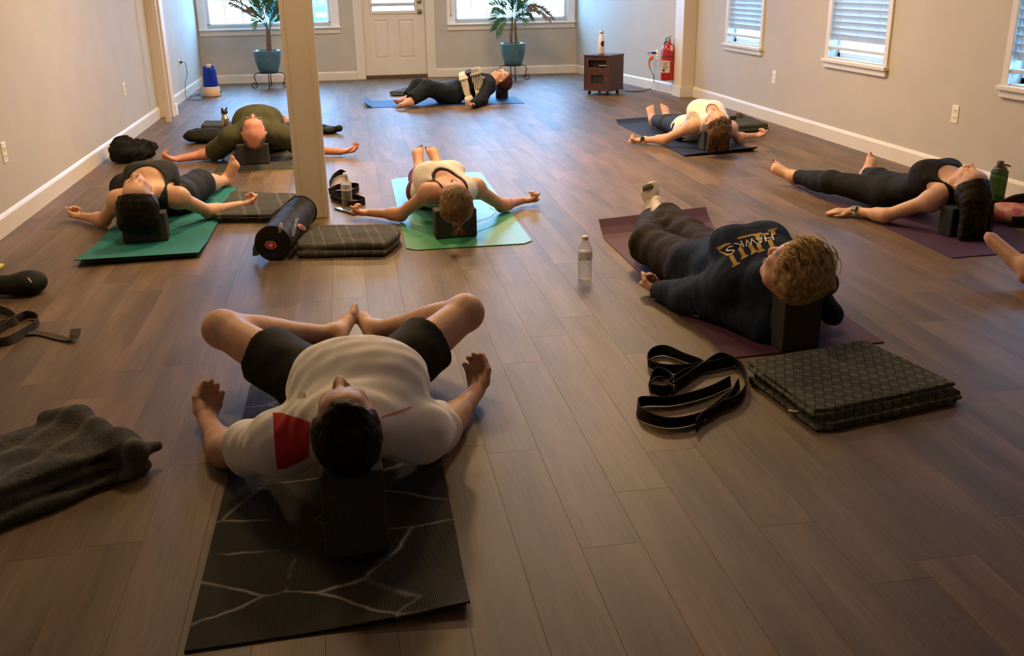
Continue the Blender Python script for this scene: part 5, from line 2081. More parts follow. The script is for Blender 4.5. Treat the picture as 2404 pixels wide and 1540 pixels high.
fl.plane(HP(B, 0.0, 0.006), B.hf * 0.78 - B.hu * 0.62)
V, F = fl.mesh(1)
obj_np('hair', V, F, m_hair_red, p_far)
bm = bmesh.new()
for e in (-1, 1):
    bm_tube(bm, [HP(B, -0.004 + 0.018 * math.sin(a), 0.106, 0.032 * e + 0.024 * math.cos(a)) for a in np.linspace(0, 6.2832, 13)], 0.003, 5)
    bm_tube(bm, [HP(B, 0.004, 0.104, 0.056 * e), HP(B, 0.004, 0.0, 0.084 * e)], 0.003, 5)
obj_bm('eyeglasses', bm, m_white_w, p_far, True)

# ------------------------------------------------------------------ person at the right edge: only a bare foot is in view
fa, ft = G(2412, 628, 0.085), G(2324, 536, 0.205)
k_ = fa + np.array([0.30, -0.32, 0.06])
q = dict(aL=fa, tL=ft, kL=k_, hL=k_ + np.array([0.06, -0.42, 0.02]))
q.update(aR=fa + np.array([0.75, 0.1, 0]), tR=ft + np.array([0.85, 0.1, 0]), kR=k_ + np.array([0.55, 0.02, 0]), hR=q['hL'] + np.array([0.17, 0, 0]))
pe = (q['hL'] + q['hR']) / 2
q.update(pe=pe, wa=pe + V3(0, -0.16, 0.05), ch=pe + V3(0, -0.33, 0.12), nk=pe + V3(0, -0.50, 0.10), hd=pe + V3(0, -0.68, 0.14))
for S, e in (('L', -1), ('R', 1)):
    q['s' + S] = q['nk'] + V3(0.17 * e, 0.02, -0.06)
    q['e' + S] = q['s' + S] + V3(0.16 * e, 0.2, -0.12)
    q['w' + S] = q['e' + S] + V3(0.05 * e, 0.24, -0.02)
    q['f' + S] = q['w' + S] + V3(0.0, 0.1, 0.01)
B = Body(q, 'm', 1.06, (q['hd'] + V3(0, 0, 0.0), (0, -1, 0), (0, 0, 1)))
B.core()
B.hand('L')
B.hand('R')
B.foot('L')
B.foot('R')
B.headshape()
p_edge = thing('person', 'bare foot of a person lying beside the end of the second purple mat', 'person', tuple(pe * [1, 1, 0]))
B.build(p_edge, (0.55, 0.31, 0.20), skin_mat('skin_warm', (0.56, 0.30, 0.20)), 0.0048)
tank(B, p_edge, 'tank_top', m_char, 0.012, 0.009, seed=14)
pants(B, p_edge, 'leggings', m_blackt, 0.009, 0.093, 0.066, 0.05, 1.6, 95)
fl = Field([(cranium(B, 0.012), 0.02)], 0.008)
fl.plane(HP(B, 0, 0.006), B.hf * 0.8 - B.hu * 0.6)
V, F = fl.mesh(1)
obj_np('hair', V, F, m_hair_dk, p_edge)


# ================================================================== mats
def mat_sheet(name, label, nL, nR, fR, fL, th, mat, zf=None, nu=14, nv=40, parent=None, rnd=0.0, cat='yoga mat', top_off=0.0):
    """Sheet between four floor points; zf(u, v) lifts it (u across, v from near to far)."""
    nL, nR, fR, fL = [np.array(p, float)[:2] for p in (nL, nR, fR, fL)]
    top, bot = [], []
    V = []
    W_ = np.linalg.norm(nR - nL)
    Ln = np.linalg.norm(fL - nL)
    for j in range(nv + 1):
        v = j / nv
        for i in range(nu + 1):
            u = i / nu
            uu, vv = u, v
            if rnd:                       # rounded corners
                dv = min(v, 1 - v) * Ln
                if dv < rnd:
                    ins = rnd - math.sqrt(max(rnd * rnd - (rnd - dv) ** 2, 0))
                    uu = (ins + u * (W_ - 2 * ins)) / W_
            a = nL + (nR - nL) * uu
            b_ = fL + (fR - fL) * uu
            p = a + (b_ - a) * vv
            z = zf(u, v) if zf else 0.0
            V.append((p[0], p[1], z + top_off))
    n = len(V)
    V = np.array(V)
    V2 = V.copy()
    V2[:, 2] += th
    V[:, 2] += 0.0006
    VV = np.vstack([V, V2])
    F = []
    w = nu + 1
    for j in range(nv):
        for i in range(nu):
            a = j * w + i
            F.append((a + n, a + 1 + n, a + w + 1 + n, a + w + n))
            F.append((a, a + w, a + w + 1, a + 1))
    for j in range(nv):
        a, b_ = j * w, (j + 1) * w
        F.append((a, a + n, b_ + n, b_))
        a, b_ = j * w + nu, (j + 1) * w + nu
        F.append((a, b_, b_ + n, a + n))
    for i in range(nu):
        a = i
        F.append((a, a + 1, a + 1 + n, a + n))
        a = nv * w + i
        F.append((a, a + n, a + 1 + n, a + 1))
    o = obj_np(name, VV, F, mat, parent, smooth=False, origin=None if parent is not None else (*((nL + fR) / 2), 0))
    if label:
        tag(o, label, cat)
    return o


def foam(name, c1, c2, rough=0.75):
    return M(name, c1, rough, c2, 120, 3, bump=(350, 0.25), spec=0.25)


# marble-veined dark mat with fine ribs
m, nt, b = new_mat('dark_marble_mat')
tc = N(nt, 'ShaderNodeTexCoord')
nz = N(nt, 'ShaderNodeTexNoise', i_Scale=3.0, i_Detail=5)
L(nt, tc.outputs['Object'], nz.inputs['Vector'])
vm = N(nt, 'ShaderNodeMix', data_type='RGBA', blend_type='MIX')
vm.inputs[0].default_value = 0.10
L(nt, tc.outputs['Object'], vm.inputs[6])
L(nt, nz.outputs['Color'], vm.inputs[7])
mp = N(nt, 'ShaderNodeMapping')
mp.inputs['Rotation'].default_value = (0, 0, 0.45)
mp.inputs['Scale'].default_value = (3.2, 5.4, 1.0)
L(nt, vm.outputs[2], mp.inputs[0])
vo = N(nt, 'ShaderNodeTexVoronoi', feature='DISTANCE_TO_EDGE', i_Scale=1.0)
L(nt, mp.outputs[0], vo.inputs['Vector'])
vr = ramp(nt, vo.outputs['Distance'], [(0.0, (1, 1, 1)), (0.010, (0.45, 0.45, 0.45)), (0.028, (0, 0, 0))])
nb = N(nt, 'ShaderNodeTexNoise', i_Scale=5.0, i_Detail=3)
L(nt, tc.outputs['Object'], nb.inputs['Vector'])
nr_ = ramp(nt, nb.outputs['Fac'], [(0.40, (0, 0, 0)), (0.60, (1, 1, 1))])
mu = N(nt, 'ShaderNodeMix', data_type='RGBA', blend_type='MULTIPLY')
mu.inputs[0].default_value = 1
L(nt, vr.outputs[0], mu.inputs[6])
L(nt, nr_.outputs[0], mu.inputs[7])
wv = N(nt, 'ShaderNodeTexWave', i_Scale=72.0, i_Distortion=0.0, bands_direction='X')
L(nt, tc.outputs['Object'], wv.inputs['Vector'])
wr_ = ramp(nt, wv.outputs['Fac'], [(0.2, (0.011, 0.010, 0.009)), (0.8, (0.026, 0.024, 0.022))])
fx = N(nt, 'ShaderNodeMix', data_type='RGBA', blend_type='MIX')
L(nt, mu.outputs[2], fx.inputs[0])
L(nt, wr_.outputs[0], fx.inputs[6])
fx.inputs[7].default_value = (0.40, 0.38, 0.36, 1)
L(nt, fx.outputs[2], b.inputs['Base Color'])
b.inputs['Roughness'].default_value = 0.62
b.inputs['Specular IOR Level'].default_value = 0.2
bp = N(nt, 'ShaderNodeBump')
bp.inputs['Strength'].default_value = 0.5
bp.inputs['Distance'].default_value = 0.002
L(nt, wv.outputs['Fac'], bp.inputs['Height'])
L(nt, bp.outputs[0], b.inputs['Normal'])
m_marble = m
nL, nR = G(433, 1534), G(1105, 1436)
fdir = np.array([0.012, 1.0, 0])
mat_sheet('yoga_mat', 'dark ribbed yoga mat with white marble veins under the man in white shirt', nL, nR, nR + fdir * 1.62, nL + fdir * 1.60, 0.006, m_marble,
          zf=lambda u, v: 0.022 * max(0, (u - 0.35) / 0.65) ** 1.5 * max(0, 1 - v * 9) ** 2)

m_purple = foam('purple_foam', (0.085, 0.030, 0.062), (0.105, 0.038, 0.075), 0.55)
mat_sheet('yoga_mat', 'plum purple yoga mat with curled far end under the sweatshirt woman', G(1713, 843), G(2075, 805), G(1655, 518), G(1405, 549), 0.005, m_purple,
          zf=lambda u, v: 0.075 * max(0, (v - 0.93) / 0.07) ** 1.5)
m_purple2 = foam('violet_foam', (0.060, 0.028, 0.070), (0.075, 0.035, 0.085), 0.6)
a_ = G(2235, 607)
b_ = a_ + np.array([0.0, 1.85, 0])
mat_sheet('yoga_mat', 'violet yoga mat under the woman in black by the wall', a_, a_ + np.array([0.64, 0.03, 0]), b_ + np.array([0.66, 0, 0]), b_ + np.array([0.03, 0, 0]), 0.005, m_purple2)
m_navy_m = foam('navy_foam', (0.012, 0.024, 0.060), (0.017, 0.031, 0.075), 0.5)
mat_sheet('yoga_mat', 'navy blue yoga mat with turned-up ends under the woman in white', G(1608, 368), G(1779, 356), G(1779, 356) + np.array([0.05, 2.02, 0]), G(1446, 289), 0.005, m_navy_m,
          zf=lambda u, v: 0.035 * max(0, 1 - v / 0.05) ** 1.3 * (0.25 + 0.75 * u) + 0.03 * max(0, (v - 0.95) / 0.05) ** 1.4)

# green mat: printed colour runs from green to aqua, thin line drawing
m, nt, b = new_mat('green_print_mat')
tc = N(nt, 'ShaderNodeTexCoord')
sx = N(nt, 'ShaderNodeSeparateXYZ')
L(nt, tc.outputs['Object'], sx.inputs[0])
mr = N(nt, 'ShaderNodeMapRange')
mr.inputs[1].default_value, mr.inputs[2].default_value = -0.98, 0.98
L(nt, sx.outputs[1], mr.inputs[0])
rp = ramp(nt, mr.outputs[0], [(0.0, (0.045, 0.25, 0.10)), (0.25, (0.05, 0.28, 0.16)), (0.5, (0.07, 0.33, 0.29)), (1.0, (0.10, 0.36, 0.36))])
L(nt, rp.outputs[0], b.inputs['Base Color'])
b.inputs['Roughness'].default_value = 0.36
m_greenmat = m
gm = mat_sheet('yoga_mat', 'glossy green to aqua yoga mat with thin line drawing under the blond woman', G(955, 590), G(1253, 572), G(1127, 404), G(917, 421), 0.005, m_greenmat, rnd=0.05)
m_line = M('mat_line_print', (0.03, 0.16, 0.15), 0.4, (0.035, 0.18, 0.17), 30)
bm = bmesh.new()


def mline(pts, w=0.007):
    P_ = [G(x, y, 0.0062) for x, y in pts]
    for a, c in zip(P_, P_[1:]):
        d = unit(c - a)
        n = np.array([-d[1], d[0], 0]) * w / 2
        bm.faces.new([bm.verts.new(tuple(q)) for q in (a - n, c - n, c + n, a + n)])


mline([(990, 462), (960, 470), (947, 476), (955, 484), (985, 496)])
mline([(1110, 462), (1150, 460), (1163, 464), (1160, 476), (1150, 488), (1165, 495)])
mline([(1118, 520), (1150, 510), (1165, 497)])
mline([(1118, 545), (1160, 528), (1190, 515)])
obj_bm('line_drawing', bm, m_line, gm)

# teal mat: two layers with a pale grey gap at the near edge
m_tealf = foam('teal_foam', (0.014, 0.165, 0.170), (0.018, 0.190, 0.195), 0.7)
m_dkback = foam('black_backing', (0.012, 0.012, 0.013), (0.018, 0.018, 0.019))
m_greyin = foam('grey_inner_foam', (0.24, 0.23, 0.22), (0.28, 0.27, 0.26))
tl, tr = G(175, 619, 0.02), G(467, 597, 0.02)
tm = thing('yoga_mat', 'thick teal yoga mat with black backing and grey inner layer', 'yoga mat', ((tl + tr) / 2 * [1, 1, 0] + V3(0.05, 0.85, 0)))
fl_, fr_ = tl + V3(0.02, 1.78, 0), tr + V3(0.02, 1.80, 0)
lift = lambda u, v: 0.028 * max(0, 1 - v / 0.16) ** 0.8 * (1.0 if v < 0.16 else 0.0) * (1 - 0.3 * u)
mat_sheet('lower_layer', None, tl + V3(0.01, 0.0, 0), tr + V3(0.0, 0.0, 0), fr_, fl_, 0.003, m_dkback, parent=tm, nv=20)
mat_sheet('inner_layer', None, tl + V3(0.02, 0.012, 0), tr + V3(-0.012, 0.012, 0), fr_ - V3(0.01, 0.02, 0), fl_ - V3(-0.01, 0.02, 0), 0.002, m_greyin, parent=tm, nv=40, top_off=0.0032, zf=lambda u, v: lift(u, v) * 0.55)
mat_sheet('upper_backing', None, tl, tr, fr_, fl_, 0.002, m_dkback, parent=tm, nv=40, top_off=0.0055, zf=lift)
mat_sheet('upper_layer', None, tl, tr, fr_, fl_, 0.003, m_tealf, parent=tm, nv=40, top_off=0.0077, zf=lift)

m_greymat = foam('grey_olive_foam', (0.050, 0.050, 0.042), (0.066, 0.066, 0.056), 0.6)
m_tanedge = foam('tan_backing', (0.16, 0.14, 0.10), (0.19, 0.17, 0.12))
tl = G(502, 406)
bmr = thing('yoga_mat', 'grey olive yoga mat with tan backing under the bald man', 'yoga mat', (tl[0] + 0.3, tl[1] + 0.9, 0))
mat_sheet('backing', None, tl + V3(0, -0.01, 0), tl + V3(0.63, -0.02, 0), tl + V3(0.63, 1.7, 0), tl + V3(0.0, 1.7, 0), 0.003, m_tanedge, parent=bmr, nv=10)
mat_sheet('top_layer', None, tl + V3(0, 0.015, 0), tl + V3(0.63, 0.005, 0), tl + V3(0.63, 1.7, 0), tl + V3(0.0, 1.7, 0), 0.004, m_greymat, parent=bmr, nv=10, top_off=0.0038)
m_bluemat = foam('royal_blue_foam', (0.016, 0.050, 0.19), (0.02, 0.06, 0.22), 0.5)
mat_sheet('yoga_mat', 'royal blue yoga mat with curled end before the door', G(857, 254), G(1232, 243), G(1206, 227), G(857, 238), 0.005, m_bluemat, nu=40, nv=10,
          zf=lambda u, v: 0.06 * max(0, 1 - u / 0.05) ** 1.4)

# ================================================================== foam blocks
m_block = foam('charcoal_foam', (0.042, 0.041, 0.040), (0.052, 0.051, 0.050), 0.8)
m_block_b = foam('blueblack_foam', (0.020, 0.024, 0.030), (0.026, 0.030, 0.038), 0.8)


def block(label, c, size, rz=0.0, z0=0.006, mat=None):
    c = np.array([c[0], c[1], 0.0])
    bm = bmesh.new()
    w, d, h = size
    bm_box(bm, (c[0] - w / 2, c[1] - d / 2, z0), (c[0] + w / 2, c[1] + d / 2, z0 + h), 0.007, rot=(rotz(rz), c), seg=3)
    o = obj_bm('yoga_block', bm, mat or m_block, None, origin=(c[0], c[1], 0))
    for f in o.data.polygons:
        f.use_smooth = False
    tag(o, label, 'yoga block', 'charcoal foam yoga blocks')
    return o


fb = (G(757, 1318) + G(897, 1316)) / 2
block('charcoal yoga block standing on end under the head of the man in white shirt', fb + V3(0.012, 0.058, 0), (0.150, 0.100, 0.222), 0.06)
hb = G(1838, 832)
block('charcoal yoga block standing on end under the sweatshirt woman’s head'.replace('’', "'"), hb + V3(0.068, 0.062, 0), (0.150, 0.105, 0.222), 0.08)
tb_ = G(2228, 556)
block('charcoal yoga block under the long dark hair of the woman by the wall', V3(3.155, 4.49, 0), (0.229, 0.102, 0.150), 0.05, mat=m_block_b)
wb = G(1680, 354)
block('charcoal yoga block under the brown hair of the woman in white', wb + V3(0.0, 0.055, 0), (0.229, 0.102, 0.152), 0.12)
bb = (G(1025, 565) + G(1117, 557)) / 2
block('charcoal yoga block on the green mat under the blond head', bb + V3(0, 0.052, 0), (0.225, 0.102, 0.152), 0.06)
eb = (G(287, 573, 0.011) + G(396, 565, 0.011)) / 2
block('charcoal yoga block on the teal mat under the dark-haired head', eb + V3(0, 0.052, 0), (0.229, 0.102, 0.152), 0.05, 0.0115)
cb = (G(556, 390) + G(636, 388)) / 2
block('charcoal yoga block under the bald head', cb + V3(0, 0.055, 0), (0.236, 0.102, 0.150), 0.0, 0.009)
rb_ = G(1180, 233)
bm = bmesh.new()
bm_lathe(bm, [(0.066, 0), (0.072, 0.006), (0.072, 0.158), (0.066, 0.166)], (rb_[0], rb_[1] + 0.05, 0.006), 28)
o = obj_bm('foam_roller', bm, m_block_b, None, True, origin=(rb_[0], rb_[1] + 0.05, 0))
tag(o, 'short dark round foam block under the head of the woman with scarf', 'foam block')

# ================================================================== blankets
def blanket_mat(name, c1, c2, stripe=None, sc=10.0, rot=0.0):
    m, nt, b = new_mat(name)
    tc = N(nt, 'ShaderNodeTexCoord')
    mp = N(nt, 'ShaderNodeMapping')
    mp.inputs['Rotation'].default_value = (0, 0, rot)
    L(nt, tc.outputs['Object'], mp.inputs[0])
    nz = N(nt, 'ShaderNodeTexNoise', i_Scale=60, i_Detail=5, i_Roughness=0.7)
    L(nt, mp.outputs[0], nz.inputs['Vector'])
    rp = ramp(nt, nz.outputs['Fac'], [(0.3, c1), (0.7, c2)])
    src = rp.outputs[0]
    if stripe:
        sx = N(nt, 'ShaderNodeSeparateXYZ')
        L(nt, mp.outputs[0], sx.inputs[0])
        for k, off in ((0, 0.0), (0, 0.35), (1, 0.0)):
            mm = N(nt, 'ShaderNodeMath', operation='MULTIPLY', i_1=sc)
            L(nt, sx.outputs[k], mm.inputs[0])
            ad = N(nt, 'ShaderNodeMath', operation='ADD', i_1=off)
            L(nt, mm.outputs[0], ad.inputs[0])
            fr_ = N(nt, 'ShaderNodeMath', operation='FRACT')
            L(nt, ad.outputs[0], fr_.inputs[0])
            st = ramp(nt, fr_.outputs[0], [(0.0, (1, 1, 1)), (0.05, (0.8, 0.8, 0.8)), (0.09, (0, 0, 0))])
            mx = N(nt, 'ShaderNodeMix', data_type='RGBA', blend_type='MIX')
            fa_ = N(nt, 'ShaderNodeMath', operation='MULTIPLY', i_1=0.5 if k == 0 else 0.25)
            L(nt, st.outputs[0], fa_.inputs[0])
            L(nt, fa_.outputs[0], mx.inputs[0])
            L(nt, src, mx.inputs[6])
            mx.inputs[7].default_value = (*stripe, 1)
            src = mx.outputs[2]
    L(nt, src, b.inputs['Base Color'])
    b.inputs['Roughness'].default_value = 0.95
    b.inputs['Specular IOR Level'].default_value = 0.1
    nb = N(nt, 'ShaderNodeTexNoise', i_Scale=140, i_Detail=4)
    L(nt, mp.outputs[0], nb.inputs['Vector'])
    bp = N(nt, 'ShaderNodeBump')
    bp.inputs['Strength'].default_value = 0.8
    bp.inputs['Distance'].default_value = 0.006
    L(nt, nb.outputs['Fac'], bp.inputs['Height'])
    L(nt, bp.outputs[0], b.inputs['Normal'])
    return m


GREY1, GREY2, GST = (0.055, 0.056, 0.055), (0.10, 0.10, 0.098), (0.20, 0.195, 0.18)


def folded(label, poly, layers, th, mat, h=0.006, r=0.012, seed=0, amp=0.006, jit=0.008, extra=(), fx=22, z0=0.002):
    """Folded blanket: stacked soft layers over a convex footprint (list of floor points)."""
    rg = np.random.default_rng(seed)
    P_ = np.array([np.array(p)[:2] for p in poly])
    pr = []
    for i in range(layers):
        off = rg.normal(size=2) * jit
        pr.append((prism(P_ + off, z0 + i * th, z0 + (i + 1) * th + 0.0006, min(r, th * 0.49)), 0.0004))
    pr += list(extra)
    c = P_.mean(0)
    o = mesh_field('folded_blanket', pr, h, mat, None, warp=folds(amp, fx, seed), floor=0.002, origin=(c[0], c[1], 0), it=2)
    tag(o, label, 'blanket', 'folded blankets')
    return o


m_bl_a = blanket_mat('blanket_grey_a', GREY1, GREY2, GST, 3.2, 0.5)
m_bl_b = blanket_mat('blanket_grey_b', (0.050, 0.050, 0.047), (0.085, 0.084, 0.078), (0.17, 0.165, 0.15), 4.5, -0.15)
m_bl_c = blanket_mat('blanket_grey_c', (0.060, 0.060, 0.055), (0.105, 0.104, 0.095), (0.19, 0.185, 0.17), 7.0, -0.1)
m_bl_d = blanket_mat('blanket_green_grey', (0.050, 0.056, 0.050), (0.085, 0.092, 0.084), None)
m_bl_e = blanket_mat('blanket_blue_grey', (0.055, 0.075, 0.11), (0.085, 0.11, 0.15), None)
m_bl_f = blanket_mat('blanket_dark_olive', (0.016, 0.018, 0.015), (0.030, 0.033, 0.027), None)
# near left blanket
ex = [(cap(G(310, 1058, 0.075), G(372, 1046, 0.062), 0.030, 0.024), 0.03), (cap(G(190, 990, 0.085), G(312, 1058, 0.082), 0.026, 0.028), 0.05),
      (cap(G(110, 985, 0.085), G(190, 985, 0.088), 0.03, 0.03), 0.05)]
folded('thick grey plaid blanket folded on bare floor left of the veined mat',
       [G(-140, 1240, 0.0), G(70, 1285, 0.0), G(330, 1105, 0.0), G(355, 1080, 0.02), G(185, 995, 0.07), G(60, 1010, 0.07), G(-140, 1090, 0.07)], 3, 0.032, m_bl_a, 0.007, 0.03, 3, 0.014, 0.012, ex, 16)
# blanket between bag and green mat
folded('grey striped blanket folded between the mat bag and the green mat', [G(735, 534, 0.06), G(932, 530, 0.06), G(944, 552, 0.05), G(908, 603, 0.0), G(702, 606, 0.0), G(698, 580, 0.03)], 2, 0.034, m_bl_c, 0.006, 0.016, 5, 0.008, 0.006, (), 26)
folded('grey striped blanket with white tag folded beside the teal mat and post', [G(545, 452, 0.04), G(697, 458, 0.04), G(640, 523, 0.0), G(505, 524, 0.0)], 3, 0.017, m_bl_b, 0.006, 0.008, 7, 0.004, 0.006, (), 22)
folded('dark grey blanket folded beside the navy mat along the wall', [G(1690, 300, 0.05), G(1700, 278, 0.05), G(1786, 266, 0.06), G(1812, 302, 0.03), G(1806, 308, 0.0), G(1715, 316, 0.0)], 2, 0.035, m_bl_d, 0.008, 0.016, 9, 0.007, 0.006, (), 20)
ex = [(ell(G(478, 318, 0.06), ((1, 0, 0), (0, 1, 0), (0, 0, 1)), (0.17, 0.14, 0.062)), 0.04), (ell(G(500, 317, 0.05), ((1, 0, 0), (0, 1, 0), (0, 0, 1)), (0.13, 0.10, 0.045)), 0.04)]
folded('dark olive blanket bundled beside the steel bottle', [G(445, 322, 0.0), G(515, 326, 0.0), G(518, 318, 0.0), G(455, 316, 0.0)], 1, 0.03, m_bl_f, 0.008, 0.012, 11, 0.012, 0.0, ex, 30)
folded('slate blanket folded behind the olive bundle and steel bottle', [G(470, 300, 0.03), G(575, 300, 0.03), G(575, 290, 0.03), G(480, 288, 0.03)], 2, 0.025, m_bl_d, 0.009, 0.012, 12, 0.005, 0.004, (), 20)
folded('blue grey blanket folded behind the knees of the woman with scarf', [G(912, 226, 0.0), G(990, 224, 0.0), G(985, 205, 0.05), G(945, 208, 0.05)], 2, 0.028, m_bl_e, 0.010, 0.012, 13, 0.006, 0.004, (), 20)
# patterned blanket on the near right
m, nt, b = new_mat('blanket_key_pattern')
tc = N(nt, 'ShaderNodeTexCoord')
mp = N(nt, 'ShaderNodeMapping')
mp.inputs['Rotation'].default_value = (0, 0, 0.42)
L(nt, tc.outputs['Object'], mp.inputs[0])
ck = N(nt, 'ShaderNodeTexChecker', i_Scale=34.0)
ck.inputs['Color1'].default_value = (0.120, 0.128, 0.115, 1)
ck.inputs['Color2'].default_value = (0.082, 0.086, 0.076, 1)
L(nt, mp.outputs[0], ck.inputs['Vector'])
bk = N(nt, 'ShaderNodeTexBrick', offset=0.0)
bk.inputs['Color1'].default_value = (1, 1, 1, 1)
bk.inputs['Color2'].default_value = (0.9, 0.9, 0.9, 1)
bk.inputs['Mortar'].default_value = (0.35, 0.33, 0.30, 1)
bk.inputs['Scale'].default_value = 1.0
bk.inputs['Mortar Size'].default_value = 0.0016
bk.inputs['Brick Width'].default_value = 1 / 34.0
bk.inputs['Row Height'].default_value = 1 / 34.0
L(nt, mp.outputs[0], bk.inputs['Vector'])
vo = N(nt, 'ShaderNodeTexVoronoi', distance='CHEBYCHEV', i_Scale=34.0, i_Randomness=0.0)
L(nt, mp.outputs[0], vo.inputs['Vector'])
vr = ramp(nt, vo.outputs['Distance'], [(0.10, (0.45, 0.45, 0.45)), (0.16, (1, 1, 1)), (0.26, (1, 1, 1)), (0.31, (0.5, 0.5, 0.5)), (0.36, (1, 1, 1))])
m1 = N(nt, 'ShaderNodeMix', data_type='RGBA', blend_type='MULTIPLY')
m1.inputs[0].default_value = 0.75
L(nt, bk.outputs[0], m1.inputs[6])
L(nt, vr.outputs[0], m1.inputs[7])
mx = N(nt, 'ShaderNodeMix', data_type='RGBA', blend_type='MULTIPLY')
mx.inputs[0].default_value = 0.85
L(nt, ck.outputs[0], mx.inputs[6])
L(nt, m1.outputs[2], mx.inputs[7])
L(nt, mx.outputs[2], b.inputs['Base Color'])
b.inputs['Roughness'].default_value = 0.95
b.inputs['Specular IOR Level'].default_value = 0.1
bp = N(nt, 'ShaderNodeBump')
bp.inputs['Strength'].default_value = 0.5
bp.inputs['Distance'].default_value = 0.003
L(nt, bk.outputs['Fac'], bp.inputs['Height'])
L(nt, bp.outputs[0], b.inputs['Normal'])
pb = folded('dark key-patterned blanket folded in many layers beside the black strap', [G(1766, 870, 0.035), G(1765, 856, 0.05), G(2045, 808, 0.05), G(2255, 925, 0.03), G(1955, 1010, 0.0), G(1925, 990, 0.03)], 5, 0.0115, m, 0.004, 0.0056, 15, 0.0026, 0.012, (), 20)
bm = bmesh.new()
p0 = G(1862, 964, 0.02)
bm_box(bm, p0 - V3(0.014, 0.004, 0.004), p0 + V3(0.014, 0.004, 0.0), 0, rot=(Matrix.Rotation(-0.5, 3, 'Z'), p0))
obj_bm('care_tag', bm, m_wprint, pb)

# ================================================================== straps
m_strap = M('black_webbing', (0.010, 0.009, 0.008), 0.8, (0.016, 0.015, 0.013), 80, 3, bump=(500, 0.2), spec=0.2)
m_strap_b = M('brown_webbing', (0.055, 0.045, 0.038), 0.8, (0.075, 0.062, 0.052), 80, 3, bump=(500, 0.2), spec=0.2)
m_metal = M('buckle_metal', (0.5, 0.48, 0.45), 0.3, metal=1.0)


def strap(label, paths, wid, mat, th=0.003, flat=()):
    root = None
    P0 = np.mean([G(x, y) for x, y, *_ in paths[0]], 0)
    root = thing('yoga_strap', label, 'strap', (P0[0], P0[1], 0), 'yoga straps')
    for i, pth in enumerate(paths):
        pts = smooth_path([G(x, y, (r[0] if r else wid / 2 + 0.002)) for x, y, *r in pth], 8)
        bm = bmesh.new()
        if i in flat:
            bm_ribbon(bm, pts, wid, [np.cross(unit(pts[min(k + 1, len(pts) - 1)] - pts[max(k - 1, 0)]), (0, 0, 1)) for k in range(len(pts))], th)
        else:
            n_ = len(pts)
            dirs = [V3(0.25 * math.sin(k * 0.22), 0.25 * math.cos(k * 0.17), 1.0) for k in range(n_)]
            bm_ribbon(bm, pts, wid, dirs, th)
        obj_bm('webbing', bm, mat, root, False)
    return root


st = strap('black webbing strap in loose loops beside the patterned blanket',
           [[(1722, 848), (1650, 862), (1570, 866), (1524, 852), (1528, 830), (1560, 822), (1605, 838), (1650, 858), (1600, 880), (1572, 905), (1580, 918)],
            [(1525, 908), (1528, 885), (1545, 872), (1572, 882), (1580, 905), (1560, 918), (1528, 912)],
            [(1575, 915), (1640, 868), (1690, 838), (1735, 856), (1752, 895), (1735, 935), (1690, 955)],
            [(1715, 895), (1660, 920), (1580, 940), (1510, 942), (1497, 955), (1510, 975), (1570, 992), (1640, 980), (1700, 945), (1735, 900)],
            [(1720, 925), (1680, 955), (1650, 978), (1634, 1000)]], 0.038, m_strap)
bm = bmesh.new()
cbk = G(1572, 913, 0.02)
bm_box(bm, cbk - V3(0.018, 0.002, 0.014), cbk + V3(0.018, 0.002, 0.014), 0.001)
obj_bm('buckle', bm, m_metal, st)
strap('grey brown webbing strap tangled at the left below the black pouch',
      [[(-60, 730), (0, 728), (40, 748), (0, 765), (-40, 775)], [(-30, 790), (20, 760), (60, 740), (85, 742), (88, 757), (60, 778), (20, 800), (-40, 810)],
       [(30, 785, 0.012), (90, 782, 0.006), (140, 793, 0.006), (165, 797, 0.008), (174, 790, 0.02), (178, 772, 0.035)]], 0.038, m_strap_b, flat=(2,))
strap('black webbing strap looped around the water bottle beside the post',
      [[(774, 432), (782, 415), (800, 404), (812, 408), (815, 418)], [(772, 450), (790, 440), (812, 436), (838, 436), (841, 442), (825, 452), (790, 455), (776, 458)], [(778, 458), (805, 466), (830, 462), (853, 468), (854, 474), (825, 480), (795, 470), (778, 462)]], 0.040, m_strap)
# dark strap behind the post by the bald man
pr = [(ell(G(772, 305, 0.03), ((1, 0, 0), (0, 1, 0), (0, 0, 1)), (0.07, 0.10, 0.03)), 0.03), (cap(G(760, 300, 0.03), G(785, 306, 0.02), 0.035, 0.02), 0.03), (cap(G(782, 304, 0.03), G(797, 301, 0.05), 0.022, 0.030), 0.02)]
c_ = G(780, 305)
o = mesh_field('cloth_pouch', pr, 0.006, m_bshort, None, warp=folds(0.004, 50, 3), floor=0.002, origin=(c_[0], c_[1], 0))
tag(o, 'small dark cloth pouch lying behind the post', 'pouch')

# ================================================================== bags and pouches
pr = [(ell(G(300, 355, 0.08), ((1, 0, 0), (0, 1, 0), (0, 0, 1)), (0.14, 0.14, 0.10)), 0.05), (ell(G(290, 340, 0.13), ((1, 0, 0), (0, 1, 0), (0, 0, 1)), (0.06, 0.09, 0.07)), 0.04),
      (ell(G(335, 350, 0.07), ((1, 0, 0), (0, 1, 0), (0, 0, 1)), (0.11, 0.10, 0.075)), 0.05), (cap(G(345, 345, 0.06), G(358, 348, 0.04), 0.03, 0.018), 0.03)]
c_ = G(310, 358)
m_fuzzy = M('black_fleece', (0.007, 0.007, 0.008), 0.95, (0.013, 0.013, 0.014), 40, 4, bump=(120, 0.6), spec=0.2)
o = mesh_field('fleece_bag', pr, 0.007, m_fuzzy, None, warp=folds(0.022, 42, 6), floor=0.002, origin=(c_[0], c_[1], 0), planes=[((XL + 0.018, 0, 0), (-1, 0, 0))])
tag(o, 'black fleece bundle lying against the left baseboard', 'bundle')
